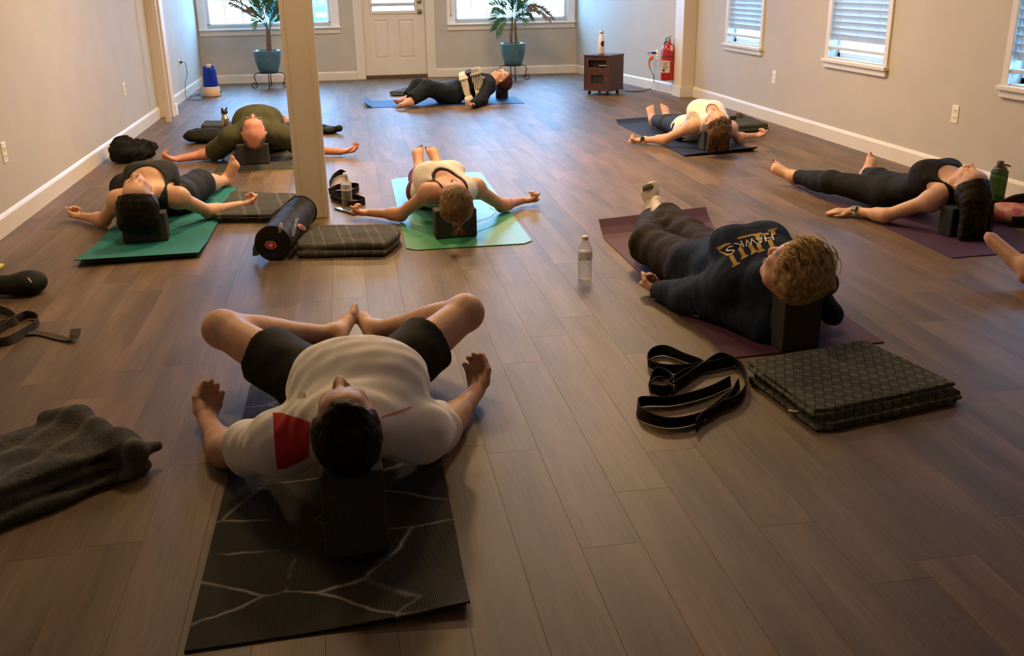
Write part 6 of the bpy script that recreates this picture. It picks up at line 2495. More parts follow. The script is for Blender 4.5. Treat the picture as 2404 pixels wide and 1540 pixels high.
pr = [(cap(G(62, 668, 0.045), G(-60, 672, 0.05), 0.062, 0.05, (0, 0, 1), 0.75), 0.04), (ell(G(70, 662, 0.05), ((1, 0, 0), (0, 1, 0), (0, 0, 1)), (0.07, 0.085, 0.05)), 0.04)]
c_ = G(30, 690)
pouch = mesh_field('pouch', pr, 0.006, m_bshort, None, warp=folds(0.003, 40, 8), floor=0.002, origin=(c_[0], c_[1], 0))
tag(pouch, 'black soft pouch with small grey tab at the left edge', 'pouch')
decal('tab', pouch, [[(64, 653), (67, 652), (75, 662), (72, 664)]], M('grey_tab', (0.35, 0.32, 0.34), 0.5, (0.4, 0.36, 0.38), 40), pouch, 0.002, 4)
bm = bmesh.new()
p0 = G(-2, 630, 0.0)
bm_box(bm, p0 - V3(0.03, 0.03, 0), p0 + V3(0.018, 0.03, 0.018), 0.006)
o = obj_bm('yellow_packet', bm, M('yellow_plastic', (0.62, 0.60, 0.09), 0.4, (0.66, 0.64, 0.11), 20), None, origin=(p0[0], p0[1], 0))
tag(o, 'small yellow packet on the floor beyond the black pouch', 'packet')

# cylindrical mat bag with red emblems
a_, c_ = G(640, 572, 0.088), G(706, 497, 0.088)
d_ = unit(c_ - a_)
m_bag = M('bag_nylon', (0.016, 0.015, 0.013), 0.6, (0.022, 0.021, 0.019), 40, 3, bump=(200, 0.15), spec=0.2)
m_bagred = M('emblem_red', (0.55, 0.05, 0.05), 0.5, (0.6, 0.07, 0.06), 30)
m_bagpink = M('emblem_pink', (0.72, 0.42, 0.38), 0.5, (0.76, 0.46, 0.42), 30)
bag = thing('mat_bag', 'black cylindrical mat bag with red round emblem leaning at the post', 'bag', ((a_ + c_) / 2 * [1, 1, 0]))
pr = [(clip(clip(cap(a_ - d_ * 0.05, c_ + d_ * 0.05, 0.086, 0.086), a_, -d_), c_ + d_ * 0.02, d_), 0.0)]
body = mesh_field('bag_body', pr, 0.005, m_bag, bag, warp=folds(0.004, 30, 21), floor=0.002)
bm = bmesh.new()
for pt in (a_ + d_ * 0.004, c_ + d_ * 0.012):
    ax1 = unit(np.cross(d_, (0, 0, 1)))
    ax2 = np.cross(ax1, d_)
    ring = [pt + (ax1 * math.cos(t) + ax2 * math.sin(t)) * 0.0865 for t in np.linspace(0, 2 * math.pi, 33)]
    bm_tube(bm, ring, 0.004, 6)
obj_bm('bag_piping', bm, m_strap, bag, True)
bm = bmesh.new()
bm_ribbon(bm, smooth_path([G(600, 600, 0.02), G(603, 575, 0.06), G(625, 535, 0.12), G(660, 505, 0.14), G(690, 480, 0.14)], 6), 0.03, [tuple(unit(np.cross(d_, (0, 0, 1))))] * 25, 0.003)
obj_bm('carry_strap', bm, m_strap, bag)
tb = bvh_of(body)
decal('end_emblem', body, [disc(636, 575, 14, 10, 28, 0.15)], m_bagpink, body, 0.003, 4, bvh=tb)
decal('end_emblem_disc', body, [disc(636, 575, 12, 8.6, 28, 0.15)], m_bagred, body, 0.0045, 4, bvh=tb)
decal('end_emblem_mark', body, [[(633, 571), (635, 571), (636, 577), (641, 572), (642, 574), (636, 580), (633, 577)], disc(632.5, 576, 1.8, 1.5, 10)], m_wprint, body, 0.006, 3, bvh=tb)
decal('side_emblem', body, [disc(707, 533, 11, 5.2, 24, 0.55)], m_bagpink, body, 0.003, 4, bvh=tb)
decal('side_emblem_disc', body, [disc(707, 533, 6, 2.8, 20, 0.55)], m_bagred, body, 0.0045, 4, bvh=tb)
decal('bag_lettering', body, text_polys('UFORECCDA', [(693, 512), (683, 554), (688, 556), (701, 513)]), m_wprint, body, 0.003, 3, bvh=tb)
decal('bag_lettering', body, text_polys('VCCEA', [(657, 523), (653, 546), (659, 548), (664, 524)]), m_wprint, body, 0.003, 3, bvh=tb)
# white tag on the blanket by the post
bm = bmesh.new()
p0 = G(629, 511, 0.024)
bm_box(bm, p0 - V3(0.02, 0.003, 0.003), p0 + V3(0.02, 0.003, 0.003), 0)
o = bpy.data.objects.get('folded_blanket.002')
obj_bm('care_tag', bm, m_wprint, o)

# pink flowered bag and black coil at the right edge
m, nt, b = new_mat('pink_flowered')
tc = N(nt, 'ShaderNodeTexCoord')
vo = N(nt, 'ShaderNodeTexVoronoi', i_Scale=26.0)
L(nt, tc.outputs['Object'], vo.inputs['Vector'])
rp = ramp(nt, vo.outputs['Color'], [(0.15, (0.55, 0.10, 0.20)), (0.4, (0.62, 0.18, 0.16)), (0.6, (0.42, 0.30, 0.14)), (0.8, (0.62, 0.36, 0.30))])
L(nt, rp.outputs[0], b.inputs['Base Color'])
b.inputs['Roughness'].default_value = 0.7
pr = [(ell(G(2360, 500, 0.05), ((1, 0, 0), (0, 1, 0), (0, 0, 1)), (0.09, 0.12, 0.055)), 0.03), (ell(G(2400, 505, 0.045), ((1, 0, 0), (0, 1, 0), (0, 0, 1)), (0.12, 0.12, 0.05)), 0.03)]
c_ = G(2380, 510)
fbag = mesh_field('flowered_bag', pr, 0.006, m, None, warp=folds(0.006, 40, 31), floor=0.002, origin=(c_[0], c_[1], 0))
tag(fbag, 'pink flowered cloth bag lying by the wall near the green bottle', 'bag')
st2 = strap('black padded strap coiled over the pink flowered bag', [[(2350, 500, 0.04), (2362, 480, 0.09), (2385, 468, 0.12), (2420, 466, 0.13), (2450, 480, 0.1)], [(2352, 502, 0.04), (2362, 516, 0.03), (2390, 520, 0.035), (2430, 512, 0.05), (2450, 500, 0.06)]], 0.055, m_strap, 0.012)

# ================================================================== bottles
def clear_mat(name, tint, dens):
    m, nt, b = new_mat(name)
    out = nt.nodes['Material Output']
    tr = N(nt, 'ShaderNodeBsdfTransparent')
    tr.inputs[0].default_value = (*tint, 1)
    mx = N(nt, 'ShaderNodeMixShader')
    lw = N(nt, 'ShaderNodeLayerWeight')
    lw.inputs[0].default_value = 0.35
    mr = N(nt, 'ShaderNodeMapRange')
    mr.inputs[3].default_value, mr.inputs[4].default_value = dens, min(1.0, dens + 0.55)
    L(nt, lw.outputs['Facing'], mr.inputs[0])
    L(nt, mr.outputs[0], mx.inputs[0])
    b.inputs['Base Color'].default_value = (0.78, 0.76, 0.72, 1)
    b.inputs['Roughness'].default_value = 0.12
    L(nt, tr.outputs[0], mx.inputs[1])
    L(nt, b.outputs[0], mx.inputs[2])
    L(nt, mx.outputs[0], out.inputs[0])
    return m


m_pet = clear_mat('clear_plastic', (0.93, 0.92, 0.90), 0.10)
m_capw = M('white_cap', (0.78, 0.76, 0.72), 0.4, (0.8, 0.78, 0.74), 10)
m_lab = clear_mat('frosted_label', (0.9, 0.88, 0.85), 0.38)
m_ink = M('label_ink', (0.03, 0.025, 0.02), 0.5, (0.05, 0.04, 0.03), 20)


def water_bottle(label, c, marks):
    c = np.array([c[0], c[1], 0.0])
    t = thing('water_bottle', label, 'bottle', c, 'clear water bottles')
    r = 0.0325
    prof = [(r * 0.55, 0.004), (r * 0.85, 0.0), (r, 0.012), (r, 0.030), (r * 0.965, 0.034), (r, 0.038), (r, 0.050), (r * 0.965, 0.054), (r, 0.058), (r, 0.070), (r * 0.965, 0.074), (r, 0.078),
            (r, 0.088), (r * 0.965, 0.092), (r, 0.096), (r, 0.140), (r * 0.93, 0.152), (r * 0.70, 0.172), (r * 0.42, 0.186), (r * 0.38, 0.192)]
    bm = bmesh.new()
    bm_lathe(bm, prof, c + V3(0, 0, 0.001), 32)
    b_ = obj_bm('bottle_body', bm, m_pet, t, True)
    bm = bmesh.new()
    bm_lathe(bm, [(r + 0.0006, 0.100), (r + 0.0008, 0.102), (r + 0.0008, 0.136), (r + 0.0006, 0.138)], c, 32)
    lb = obj_bm('label_band', bm, m_lab, t, True)
    bm = bmesh.new()
    bm_lathe(bm, [(0.0145, 0.190), (0.0150, 0.192), (0.0150, 0.204), (0.0135, 0.207)], c, 24)
    obj_bm('cap', bm, m_capw, t, True)
    if marks:
        decal('label_print', lb, marks, m_ink, lb, 0.001, 3)
    return t


water_bottle('clear water bottle with white cap standing alone left of the plum mat', G(1373, 657), text_polys('b', [(1380, 603), (1385, 604), (1385, 615), (1380, 614)]) + [[(1358, 608), (1364, 609), (1364, 617), (1358, 616)]])
water_bottle('clear water bottle with white cap standing in front of the black strap by the post', G(816, 484), text_polys('b', [(810, 439), (814, 439), (814, 446), (810, 446)]))
# phone under the blond woman's hand
bm = bmesh.new()
q4 = [G(784, 492, 0.0), G(812, 486, 0.0), G(852, 497, 0.0), G(832, 507, 0.0)]
lo_ = [bm.verts.new((p[0], p[1], 0.001)) for p in q4]
hi_ = [bm.verts.new((p[0], p[1], 0.010)) for p in q4]
bm.faces.new(lo_)
bm.faces.new(hi_)
for i in range(4):
    bm.faces.new([lo_[i], lo_[(i + 1) % 4], hi_[(i + 1) % 4], hi_[i]])
bmesh.ops.bevel(bm, geom=bm.edges[:], offset=0.003, segments=2, affect='EDGES')
ph = obj_bm('phone', bm, M('phone_case', (0.02, 0.022, 0.018), 0.4, (0.026, 0.028, 0.024), 20), None, origin=tuple(np.mean(q4, 0)))
tag(ph, 'dark phone lying on the floor under the water bottle by the post', 'phone')
bm = bmesh.new()
cc_ = np.mean(q4, 0)
bm.faces.new([bm.verts.new(tuple(cc_ + (p - cc_) * 0.86 + V3(0, 0, 0.0108))) for p in q4])
obj_bm('screen', bm, M('phone_screen', (0.10, 0.11, 0.10), 0.06, (0.11, 0.12, 0.11), 5), ph)

# steel bottle
m_steel = M('brushed_steel', (0.42, 0.37, 0.30), 0.28, metal=1.0)
m_blkp = M('black_plastic', (0.012, 0.013, 0.016), 0.35, (0.016, 0.017, 0.02), 20)
c_ = G(533, 318)
t = thing('steel_bottle', 'brushed steel drinking bottle with black spout lid', 'bottle', c_ * [1, 1, 0])
bm = bmesh.new()
r = 0.036
bm_lathe(bm, [(r * 0.9, 0.0), (r, 0.005), (r, 0.150), (r * 0.93, 0.160), (r * 0.72, 0.168), (r * 0.70, 0.205)], c_ + V3(0, 0, 0.001), 28)
obj_bm('bottle_body', bm, m_steel, t, True)
bm = bmesh.new()
bm_lathe(bm, [(r * 0.8, 0.200), (r * 0.82, 0.202), (r * 0.82, 0.225), (r * 0.6, 0.232)], c_, 24)
bm_box(bm, c_ + V3(-0.026, -0.01, 0.225), c_ + V3(-0.008, 0.01, 0.25), 0.004)
bm_tube(bm, [c_ + V3(0.008, 0, 0.226), c_ + V3(0.018, 0, 0.24), c_ + V3(0.030, 0, 0.252)], 0.007, 8)
obj_bm('spout_lid', bm, m_blkp, t, True)

# green bottle
m_green = clear_mat('green_plastic', (0.20, 0.34, 0.16), 0.30)
m_green.node_tree.nodes['Principled BSDF'].inputs['Base Color'].default_value = (0.045, 0.085, 0.03, 1)
m_lid = M('grey_lid', (0.075, 0.062, 0.052), 0.5, (0.09, 0.075, 0.062), 20)
c_ = G(2336, 476)
t = thing('green_bottle', 'translucent green drinking bottle with dark grey lid by the wall', 'bottle', c_ * [1, 1, 0])
bm = bmesh.new()
r = 0.044
bm_lathe(bm, [(r * 0.85, 0.0), (r * 0.92, 0.005), (r * 0.95, 0.06), (r, 0.150), (r, 0.165), (r * 0.96, 0.168), (r * 0.96, 0.173), (r, 0.176), (r * 0.98, 0.190), (r * 0.86, 0.198)], c_ + V3(0, 0, 0.001), 32, sq=3)
obj_bm('bottle_body', bm, m_green, t, True)
bm = bmesh.new()
bm_lathe(bm, [(r * 0.84, 0.195), (r * 0.86, 0.198), (r * 0.82, 0.214), (r * 0.5, 0.218)], c_, 28)
bm_lathe(bm, [(0.019, 0.214), (0.020, 0.216), (0.020, 0.248), (0.017, 0.253)], c_ - V3(0.012, 0.01, 0), 20)
obj_bm('lid', bm, m_lid, t, True)
bm = bmesh.new()
bm_tube(bm, smooth_path([c_ + V3(0.014, 0, 0.222), c_ + V3(0.035, -0.005, 0.226), c_ + V3(0.058, -0.008, 0.216)], 4), 0.007, 8, r1=0.005)
obj_bm('spout_loop', bm, m_lid, t, True)

# small things on the blanket by the navy mat
p0 = G(1713, 276, 0.088)
bm = bmesh.new()
bm_box(bm, p0 - V3(0.05, 0.03, 0.014), p0 + V3(0.05, 0.03, 0.016), 0.004, rot=(rotz(0.1), p0))
o = obj_bm('glasses_case', bm, m_blkp, None, origin=tuple(p0))
tag(o, 'small black case lying on the blanket beside the navy mat', 'case')
p0 = G(1734, 273, 0.079)
bm = bmesh.new()
for dz, rr in ((0.0, 0.030), (0.012, 0.028), (0.024, 0.024)):
    bm_tube(bm, [p0 + V3(rr * math.cos(a), rr * 0.8 * math.sin(a), dz) for a in np.linspace(0, 6.2832, 17)], 0.008, 6)
o = obj_bm('rolled_strap', bm, m_lid, None, True, origin=tuple(p0))
tag(o, 'rolled grey brown strap lying on the blanket beside the navy mat', 'strap')

# ================================================================== far end of the room
m_pot = M('glazed_blue_pot', (0.035, 0.105, 0.15), 0.18, (0.05, 0.14, 0.19), 9, 3, coat=0.5)
m_soil = M('soil', (0.03, 0.02, 0.014), 0.95, (0.05, 0.035, 0.025), 40)
m_iron = M('wrought_iron', (0.030, 0.020, 0.014), 0.5, (0.04, 0.028, 0.02), 30, metal=0.4)
m_palm = M('palm_leaf', (0.030, 0.11, 0.055), 0.45, (0.055, 0.17, 0.085), 14, 3)
m_palm_dry = M('dry_palm_leaf', (0.17, 0.12, 0.08), 0.6, (0.22, 0.16, 0.11), 14, 3)
m_bark = M('palm_stem', (0.09, 0.055, 0.035), 0.8, (0.14, 0.09, 0.055), 40, 3, bump=(60, 0.5))


def frond(bm, a, tip, sag, nl, ll, seed, mi=0):
    """Feather leaf: arched midrib with pairs of narrow leaflets."""
    nl = int(nl * 1.5)
    rg = np.random.default_rng(seed)
    a, tip = V3(a), V3(tip)
    mid = (a + tip) / 2 + V3(0, 0, sag)
    pts = [(1 - t) ** 2 * a + 2 * (1 - t) * t * mid + t * t * tip for t in np.linspace(0, 1, 13)]
    bm_tube(bm, pts, 0.006, 5, r1=0.002)
    for i in range(nl):
        t = 0.32 + 0.68 * i / (nl - 1)
        k = min(int(t * 12), 11)
        p = pts[k] + (pts[k + 1] - pts[k]) * (t * 12 - k)
        d = unit(pts[k + 1] - pts[k])
        sd = np.cross(d, (0, 1, 0.2))
        sd = unit(sd) if np.linalg.norm(sd) > 1e-3 else V3(1, 0, 0)
        for sgn in (-1, 1):
            l_ = ll * (0.55 + 0.45 * math.sin(math.pi * min(1, (t - 0.25) * 1.25))) * rg.uniform(0.85, 1.1)
            dr = unit(d * 0.85 + sd * sgn * 0.75 + V3(rg.uniform(-0.2, 0.2), rg.uniform(-0.55, 0.35), -0.12))
            w = unit(np.cross(dr, V3(rg.uniform(-0.3, 0.3), 1, rg.uniform(-0.3, 0.3)))) * 0.007
            e = p + dr * l_ + V3(0, 0, -0.12 * l_)
            m1 = p + dr * l_ * 0.4
            v = [bm.verts.new(tuple(q)) for q in (p, m1 + w, e, m1 - w)]
            m2 = bm.verts.new(tuple(m1 + np.cross(dr, w) * 0.35))
            bm.faces.new([v[0], v[1], m2])
            bm.faces.new([v[1], v[2], m2])
            bm.faces.new([v[2], v[3], m2])
            bm.faces.new([v[3], v[0], m2])


def potted_palm(label, slabel, px_c, Y, rim_y, bot_y, halfw_px, stems, fronds, leg_px):
    base = Yat(px_c, bot_y, Y)
    rim = Yat(px_c, rim_y, Y)
    mpp = np.linalg.norm(Yat(px_c + 10, rim_y, Y) - Yat(px_c, rim_y, Y)) / 10
    R = halfw_px * mpp
    x0, zb, zr = base[0], base[2], rim[2]
    stand = thing('plant_stand', slabel, 'plant stand', (x0, Y, 0), 'iron plant stands')
    bm = bmesh.new()
    ring = [(x0 + R * 0.72 * math.cos(a), Y + R * 0.72 * math.sin(a), zb - 0.008) for a in np.linspace(0, 6.2832, 33)]
    bm_tube(bm, ring, 0.007, 6)
    bm_tube(bm, [(x0 - R * 0.72, Y, zb - 0.008), (x0 + R * 0.72, Y, zb - 0.008)], 0.006, 6)
    bm_tube(bm, [(x0, Y - R * 0.72, zb - 0.008), (x0, Y + R * 0.72, zb - 0.008)], 0.006, 6)
    obj_bm('ring', bm, m_iron, stand, True)
    for a in (math.pi, 0.0, -math.pi / 2, math.pi / 2):
        d = V3(math.cos(a), math.sin(a), 0)
        c = V3(x0, Y, 0)
        zt = zb - 0.008
        P_ = [c + d * R * 0.70 + V3(0, 0, zt), c + d * R * 0.95 + V3(0, 0, zt - 0.008), c + d * R * 1.12 + V3(0, 0, zt * 0.78), c + d * R * 1.03 + V3(0, 0, zt * 0.45), c + d * R * 0.93 + V3(0, 0, zt * 0.22)]
        cs, rs = c + d * R * 1.14 + V3(0, 0, 0.044), 0.040
        for th, rr in ((2.6, 1.0), (3.5, 1.0), (4.3, 0.98), (5.1, 0.96), (6.0, 0.9), (6.9, 0.82), (7.9, 0.66), (9.0, 0.45), (10.0, 0.25)):
            P_.append(cs + d * math.cos(th) * rs * rr + V3(0, 0, math.sin(th) * rs * rr))
        bm = bmesh.new()
        bm_tube(bm, smooth_path(P_, 4), 0.0065, 6)
        obj_bm('scroll_leg', bm, m_iron, stand, True)
    plant = thing('potted_palm', label, 'plant', (x0, Y, zb), 'potted palms by the windows')
    H_ = zr - zb
    bm = bmesh.new()
    bm_lathe(bm, [(R * 0.62, 0.0), (R * 0.68, 0.006), (R * 0.80, H_ * 0.22), (R * 0.93, H_ * 0.52), (R * 0.985, H_ * 0.80), (R, H_ * 0.97), (R * 0.99, H_), (R * 0.90, H_), (R * 0.88, H_ * 0.93)], (x0, Y, zb), 48, sq=3.2)
    obj_bm('pot', bm, m_pot, plant, True)
    bm = bmesh.new()
    bm_lathe(bm, [(R * 0.80, H_ * 0.86), (R * 0.87, H_ * 0.90), (R * 0.3, H_ * 0.93)], (x0, Y, zb), 32, sq=3.2)
    obj_bm('soil', bm, m_soil, plant, True)
    tops = []
    for (pa, pb, rr) in stems:
        a = Yat(pa[0], pa[1], Y)
        b_ = Yat(pb[0], pb[1], Y)
        bm = bmesh.new()
        bm_tube(bm, smooth_path([a - V3(0, 0, 0.05), a * 0.5 + b_ * 0.5, b_], 4), rr, 8, r1=rr * 0.6)
        for k in range(7):
            p = a + (b_ - a) * random.uniform(0, 0.6)
            bm_tube(bm, [p, p + V3(random.uniform(-0.03, 0.03), random.uniform(-0.03, 0.03), 0.07)], 0.008, 4, r1=0.002)
        obj_bm('stem', bm, m_bark, plant, True)
        tops.append(b_)
    for i, (s_, tp, sag, nl, ll, dry) in enumerate(fronds):
        bm = bmesh.new()
        t = Yat(tp[0], tp[1], Y) + V3(0, tp[2] if len(tp) > 2 else random.uniform(-0.12, 0.12), 0)
        frond(bm, tops[s_] + V3(0, 0, -0.02), t, sag, nl, ll, 100 + i)
        obj_bm('frond', bm, m_palm_dry if dry else m_palm, plant, True)


potted_palm('potted palm in blue glazed pot before the left window', 'iron plant stand with scroll feet under the left palm', 632, 13.55, 118, 169, 32.5,
            [((630, 116), (627, 62), 0.026), ((634, 116), (632, 70), 0.022)],
            [(0, (542, 3, 0.0), 0.10, 22, 0.11, True), (0, (590, 14, 0.1), 0.10, 18, 0.20, False), (0, (598, -40, -0.1), 0.10, 20, 0.22, False), (0, (618, -55, 0.05), 0.05, 20, 0.22, False),
             (1, (640, -60, -0.05), 0.06, 20, 0.22, False), (1, (655, -20, 0.1), 0.08, 18, 0.20, False), (1, (656, 30, -0.05), 0.08, 16, 0.18, False), (0, (604, 48, -0.1), 0.10, 14, 0.18, False), (1, (645, 5, -0.1), 0.08, 18, 0.22, False), (0, (612, 0, -0.1), 0.06, 18, 0.22, False)], 36)
potted_palm('potted palm in blue glazed pot beside the right window', 'iron plant stand with scroll feet under the right palm', 1204, 13.55, 101, 152, 29,
            [((1199, 101), (1203, 45), 0.022), ((1212, 101), (1209, 50), 0.022)],
            [(0, (1163, 68, -0.1), 0.10, 16, 0.20, False), (0, (1166, 45, 0.05), 0.10, 16, 0.20, False), (0, (1163, 15, 0.1), 0.12, 18, 0.18, False), (0, (1178, -45, -0.05), 0.05, 20, 0.22, False), (0, (1200, -60, 0.0), 0.02, 20, 0.22, False),
             (1, (1216, -55, 0.05), 0.04, 20, 0.22, False), (1, (1232, -20, -0.05), 0.08, 18, 0.20, False), (1, (1250, 28, 0.1), 0.14, 18, 0.20, False), (1, (1294, 45, 0.0), 0.34, 22, 0.13, True), (1, (1285, 34, 0.1), 0.28, 18, 0.12, False), (1, (1222, 40, -0.12), 0.06, 14, 0.18, False), (0, (1210, 5, -0.12), 0.04, 18, 0.22, False)], 34)

# --- humidifier
m_tan = M('tan_plastic', (0.55, 0.40, 0.25), 0.45, (0.6, 0.44, 0.28), 10)
m_bluep = clear_mat('blue_tank_plastic', (0.05, 0.14, 0.75), 0.5)
m_bluep.node_tree.nodes['Principled BSDF'].inputs['Base Color'].default_value = (0.01, 0.05, 0.45, 1)
c_ = G(498, 226)
t = thing('humidifier', 'blue tank humidifier on a tan base in the corner', 'humidifier', c_ * [1, 1, 0])
bm = bmesh.new()
bm_lathe(bm, [(0.112, 0.004), (0.116, 0.010), (0.112, 0.05), (0.100, 0.118), (0.095, 0.122)], c_, 36)
base = obj_bm('base', bm, m_tan, t, True)
bm = bmesh.new()
bm_lathe(bm, [(0.104, 0.0), (0.112, 0.002), (0.112, 0.006), (0.106, 0.008)], c_, 36)
obj_bm('foot_ring', bm, m_blkp, base, True)
bm = bmesh.new()
bm_lathe(bm, [(0.013, 0), (0.014, 0.01), (0.010, 0.016)], c_ + V3(0.106, -0.02, 0.055), 12, axis=(1, 0, 0))
obj_bm('dial', bm, M('blue_dial', (0.02, 0.06, 0.35), 0.3, (0.025, 0.07, 0.4), 10), base, True)
bm = bmesh.new()
bm_lathe(bm, [(0.093, 0.123), (0.094, 0.126), (0.086, 0.22), (0.077, 0.325), (0.073, 0.345), (0.058, 0.352)], c_, 36, sq=2.6)
tank_o = obj_bm('water_tank', bm, m_bluep, t, True)
bm = bmesh.new()
for e in (-1, 1):
    bm_box(bm, c_ + V3(0.052 * e - 0.018, -0.035, 0.34), c_ + V3(0.052 * e + 0.018, 0.035, 0.372), 0.01)
obj_bm('handle', bm, m_bluep, tank_o, True)
bm = bmesh.new()
bm_lathe(bm, [(0.034, 0.348), (0.035, 0.352), (0.028, 0.368), (0.030, 0.382), (0.018, 0.388)], c_, 20)
obj_bm('mist_nozzle', bm, m_tan, t, True)
# its cord
oh = o_humid
pl = oh + V3(0.03, 0, 0.018)
bm = bmesh.new()
P_ = [pl, Xat(434, 148, XL + 0.06), Xat(439, 172, XL + 0.08), Xat(435, 195, XL + 0.06), G(436, 222, 0.05), G(441, 232, 0.004), G(458, 235, 0.004), G(478, 232, 0.004), c_ + V3(-0.11, -0.03, 0.01)]
bm_tube(bm, smooth_path(P_, 8), 0.004, 6)
P_ = [G(478, 229, 0.006), G(465, 222, 0.006), G(446, 225, 0.006), G(450, 228, 0.010), G(470, 219, 0.012), G(479, 223, 0.008)]
bm_tube(bm, smooth_path(P_, 8), 0.004, 6)
cd = obj_bm('power_cord', bm, m_blkp, None, True, origin=tuple(pl))
tag(cd, 'dark power cord running from the left wall outlet to the humidifier', 'cord')
bm = bmesh.new()
bm_box(bm, pl - V3(0.026, 0.012, 0.012), pl + V3(0.012, 0.012, 0.012), 0.004)
obj_bm('plug', bm, m_blkp, cd)

# --- speaker cabinet on castors
m_cab = M('cabinet_walnut', (0.050, 0.018, 0.012), 0.45, (0.075, 0.028, 0.018), 10, 4, stretch=(1, 1, 8), bump=(80, 0.1))
m_cabt = M('cabinet_top', (0.045, 0.020, 0.015), 0.3, (0.06, 0.028, 0.02), 10, 4)
c0 = G(1430, 213.5, 0.06)          # nearest bottom corner
aF, aR = math.radians(-134), math.radians(-44)
nF, nRt = V3(math.cos(aF), math.sin(aF), 0), V3(math.cos(aR), math.sin(aR), 0)
W = 0.345
cen = c0 - nF * W / 2 - nRt * W / 2
Rm = Matrix(((-nRt[0] * -1, -nF[0], 0), (-nRt[1] * -1, -nF[1], 0), (0, 0, 1)))   # local x -> right side, local -y -> front
zt = 0.06 + (Yat(1430, 133, c0[1])[2] - c0[2])
cab = thing('speaker_cabinet', 'dark walnut cabinet with speaker openings on castors', 'cabinet', cen * [1, 1, 0])


def cab_box(name, lo, hi, mat, parent, bev=0.002):
    bm = bmesh.new()
    tb_ = bmesh.new()
    bm_box(tb_, lo, hi, bev)
    for v in tb_.verts:
        v.co = Rm @ v.co + Vector((cen[0], cen[1], 0))
    merge(bm, tb_)
    return obj_bm(name, bm, mat, parent)


h_ = W / 2
t_ = 0.014
cab_box('side_panel', (-h_, -h_, 0.06), (-h_ + t_, h_, zt), m_cab, cab)
cab_box('side_panel', (h_ - t_, -h_, 0.06), (h_, h_, zt), m_cab, cab)
cab_box('back_panel', (-h_ + t_, h_ - t_, 0.06), (h_ - t_, h_, zt), m_cab, cab)
cab_box('bottom_panel', (-h_ - 0.004, -h_ - 0.004, 0.052), (h_ + 0.004, h_ + 0.004, 0.066), m_cab, cab)
cab_box('top_panel', (-h_ - 0.005, -h_ - 0.005, zt - 0.004), (h_ + 0.005, h_ + 0.005, zt + 0.012), m_cabt, cab)
Hc = zt - 0.06
bm = bmesh.new()
fz = lambda f: 0.06 + Hc * f
panel_with_holes(bm, lambda u, v, d: Rm @ Vector((u, -h_ + 0.006 + d, v)) + Vector((cen[0], cen[1], 0)), -h_ + t_, h_ - t_, 0.066, zt - 0.004,
                 [(-0.115, 0.125, fz(0.67), fz(0.88)), (-0.075, 0.085, fz(0.20), fz(0.45))], 0.012)
fp = obj_bm('front_panel', bm, m_cab, cab)
m_dark = M('cavity_black', (0.006, 0.007, 0.008), 0.7, (0.01, 0.011, 0.012), 40)
cab_box('upper_grille', (-0.115, -h_ + 0.055, fz(0.67)), (0.125, -h_ + 0.06, fz(0.88)), m_dark, fp, 0)
cab_box('lower_grille', (-0.075, -h_ + 0.022, fz(0.20)), (0.085, -h_ + 0.028, fz(0.45)), m_dark, fp, 0)
cab_box('silver_bar', (0.01, -h_ + 0.03, fz(0.705)), (0.115, -h_ + 0.05, fz(0.735)), m_metal, fp, 0.002)
for sx_ in (-1, 1):
    for sy_ in (-1, 1):
        bm = bmesh.new()
        p = np.array(Rm @ Vector((sx_ * (h_ - 0.05), sy_ * (h_ - 0.05), 0))) + cen * [1, 1, 0]
        bm_lathe(bm, [(0.008, -0.011), (0.022, -0.010), (0.023, 0.0), (0.022, 0.010), (0.008, 0.011)], p + V3(0, 0, 0.0235), 16, axis=tuple(nRt))
        bm_box(bm, p + V3(-0.007, -0.014, 0.02), p + V3(0.007, 0.014, 0.053), 0.003)
        obj_bm('castor', bm, m_blkp, cab, True)
# its cable with the orange adapter
pq = slant_hit(1541, 124) + V3(n_sl[0], n_sl[1], 0) * 0.03
P_ = [pq, slant_hit(1531, 124) + V3(n_sl[0], n_sl[1], 0) * 0.06, slant_hit(1526, 134, 0.08), slant_hit(1524, 150, 0.08), slant_hit(1527, 163, 0.08), slant_hit(1535, 180, 0.10), G(1533, 202, 0.03), G(1522, 210, 0.006), G(1500, 214.5, 0.006), G(1475, 213.5, 0.006), G(1462, 209.5, 0.006), G(1452, 207, 0.03)]
bm = bmesh.new()
sp = smooth_path(P_, 8)
bm_tube(bm, sp, 0.0055, 6)
cd = obj_bm('power_cord', bm, m_blkp, None, True, origin=tuple(pq))
tag(cd, 'black power cord with orange adapter running from the wall to the cabinet', 'cord')
m_orange = M('orange_plastic', (0.75, 0.14, 0.01), 0.4, (0.8, 0.17, 0.015), 10)
bm = bmesh.new()
i0 = 14
bm_tube(bm, sp[i0:i0 + 16], 0.011, 8)
bm_lathe(bm, [(0.006, -0.03), (0.024, -0.012), (0.026, 0.008), (0.010, 0.03)], sp[i0 + 3] + V3(0.012, -0.01, 0), 14)
obj_bm('orange_adapter', bm, m_orange, cd, True)
bm = bmesh.new()
bm_box(bm, pq - V3(0.03, 0.014, 0.013), pq + V3(0.02, 0.014, 0.013), 0.005)
obj_bm('plug', bm, m_blkp, cd)

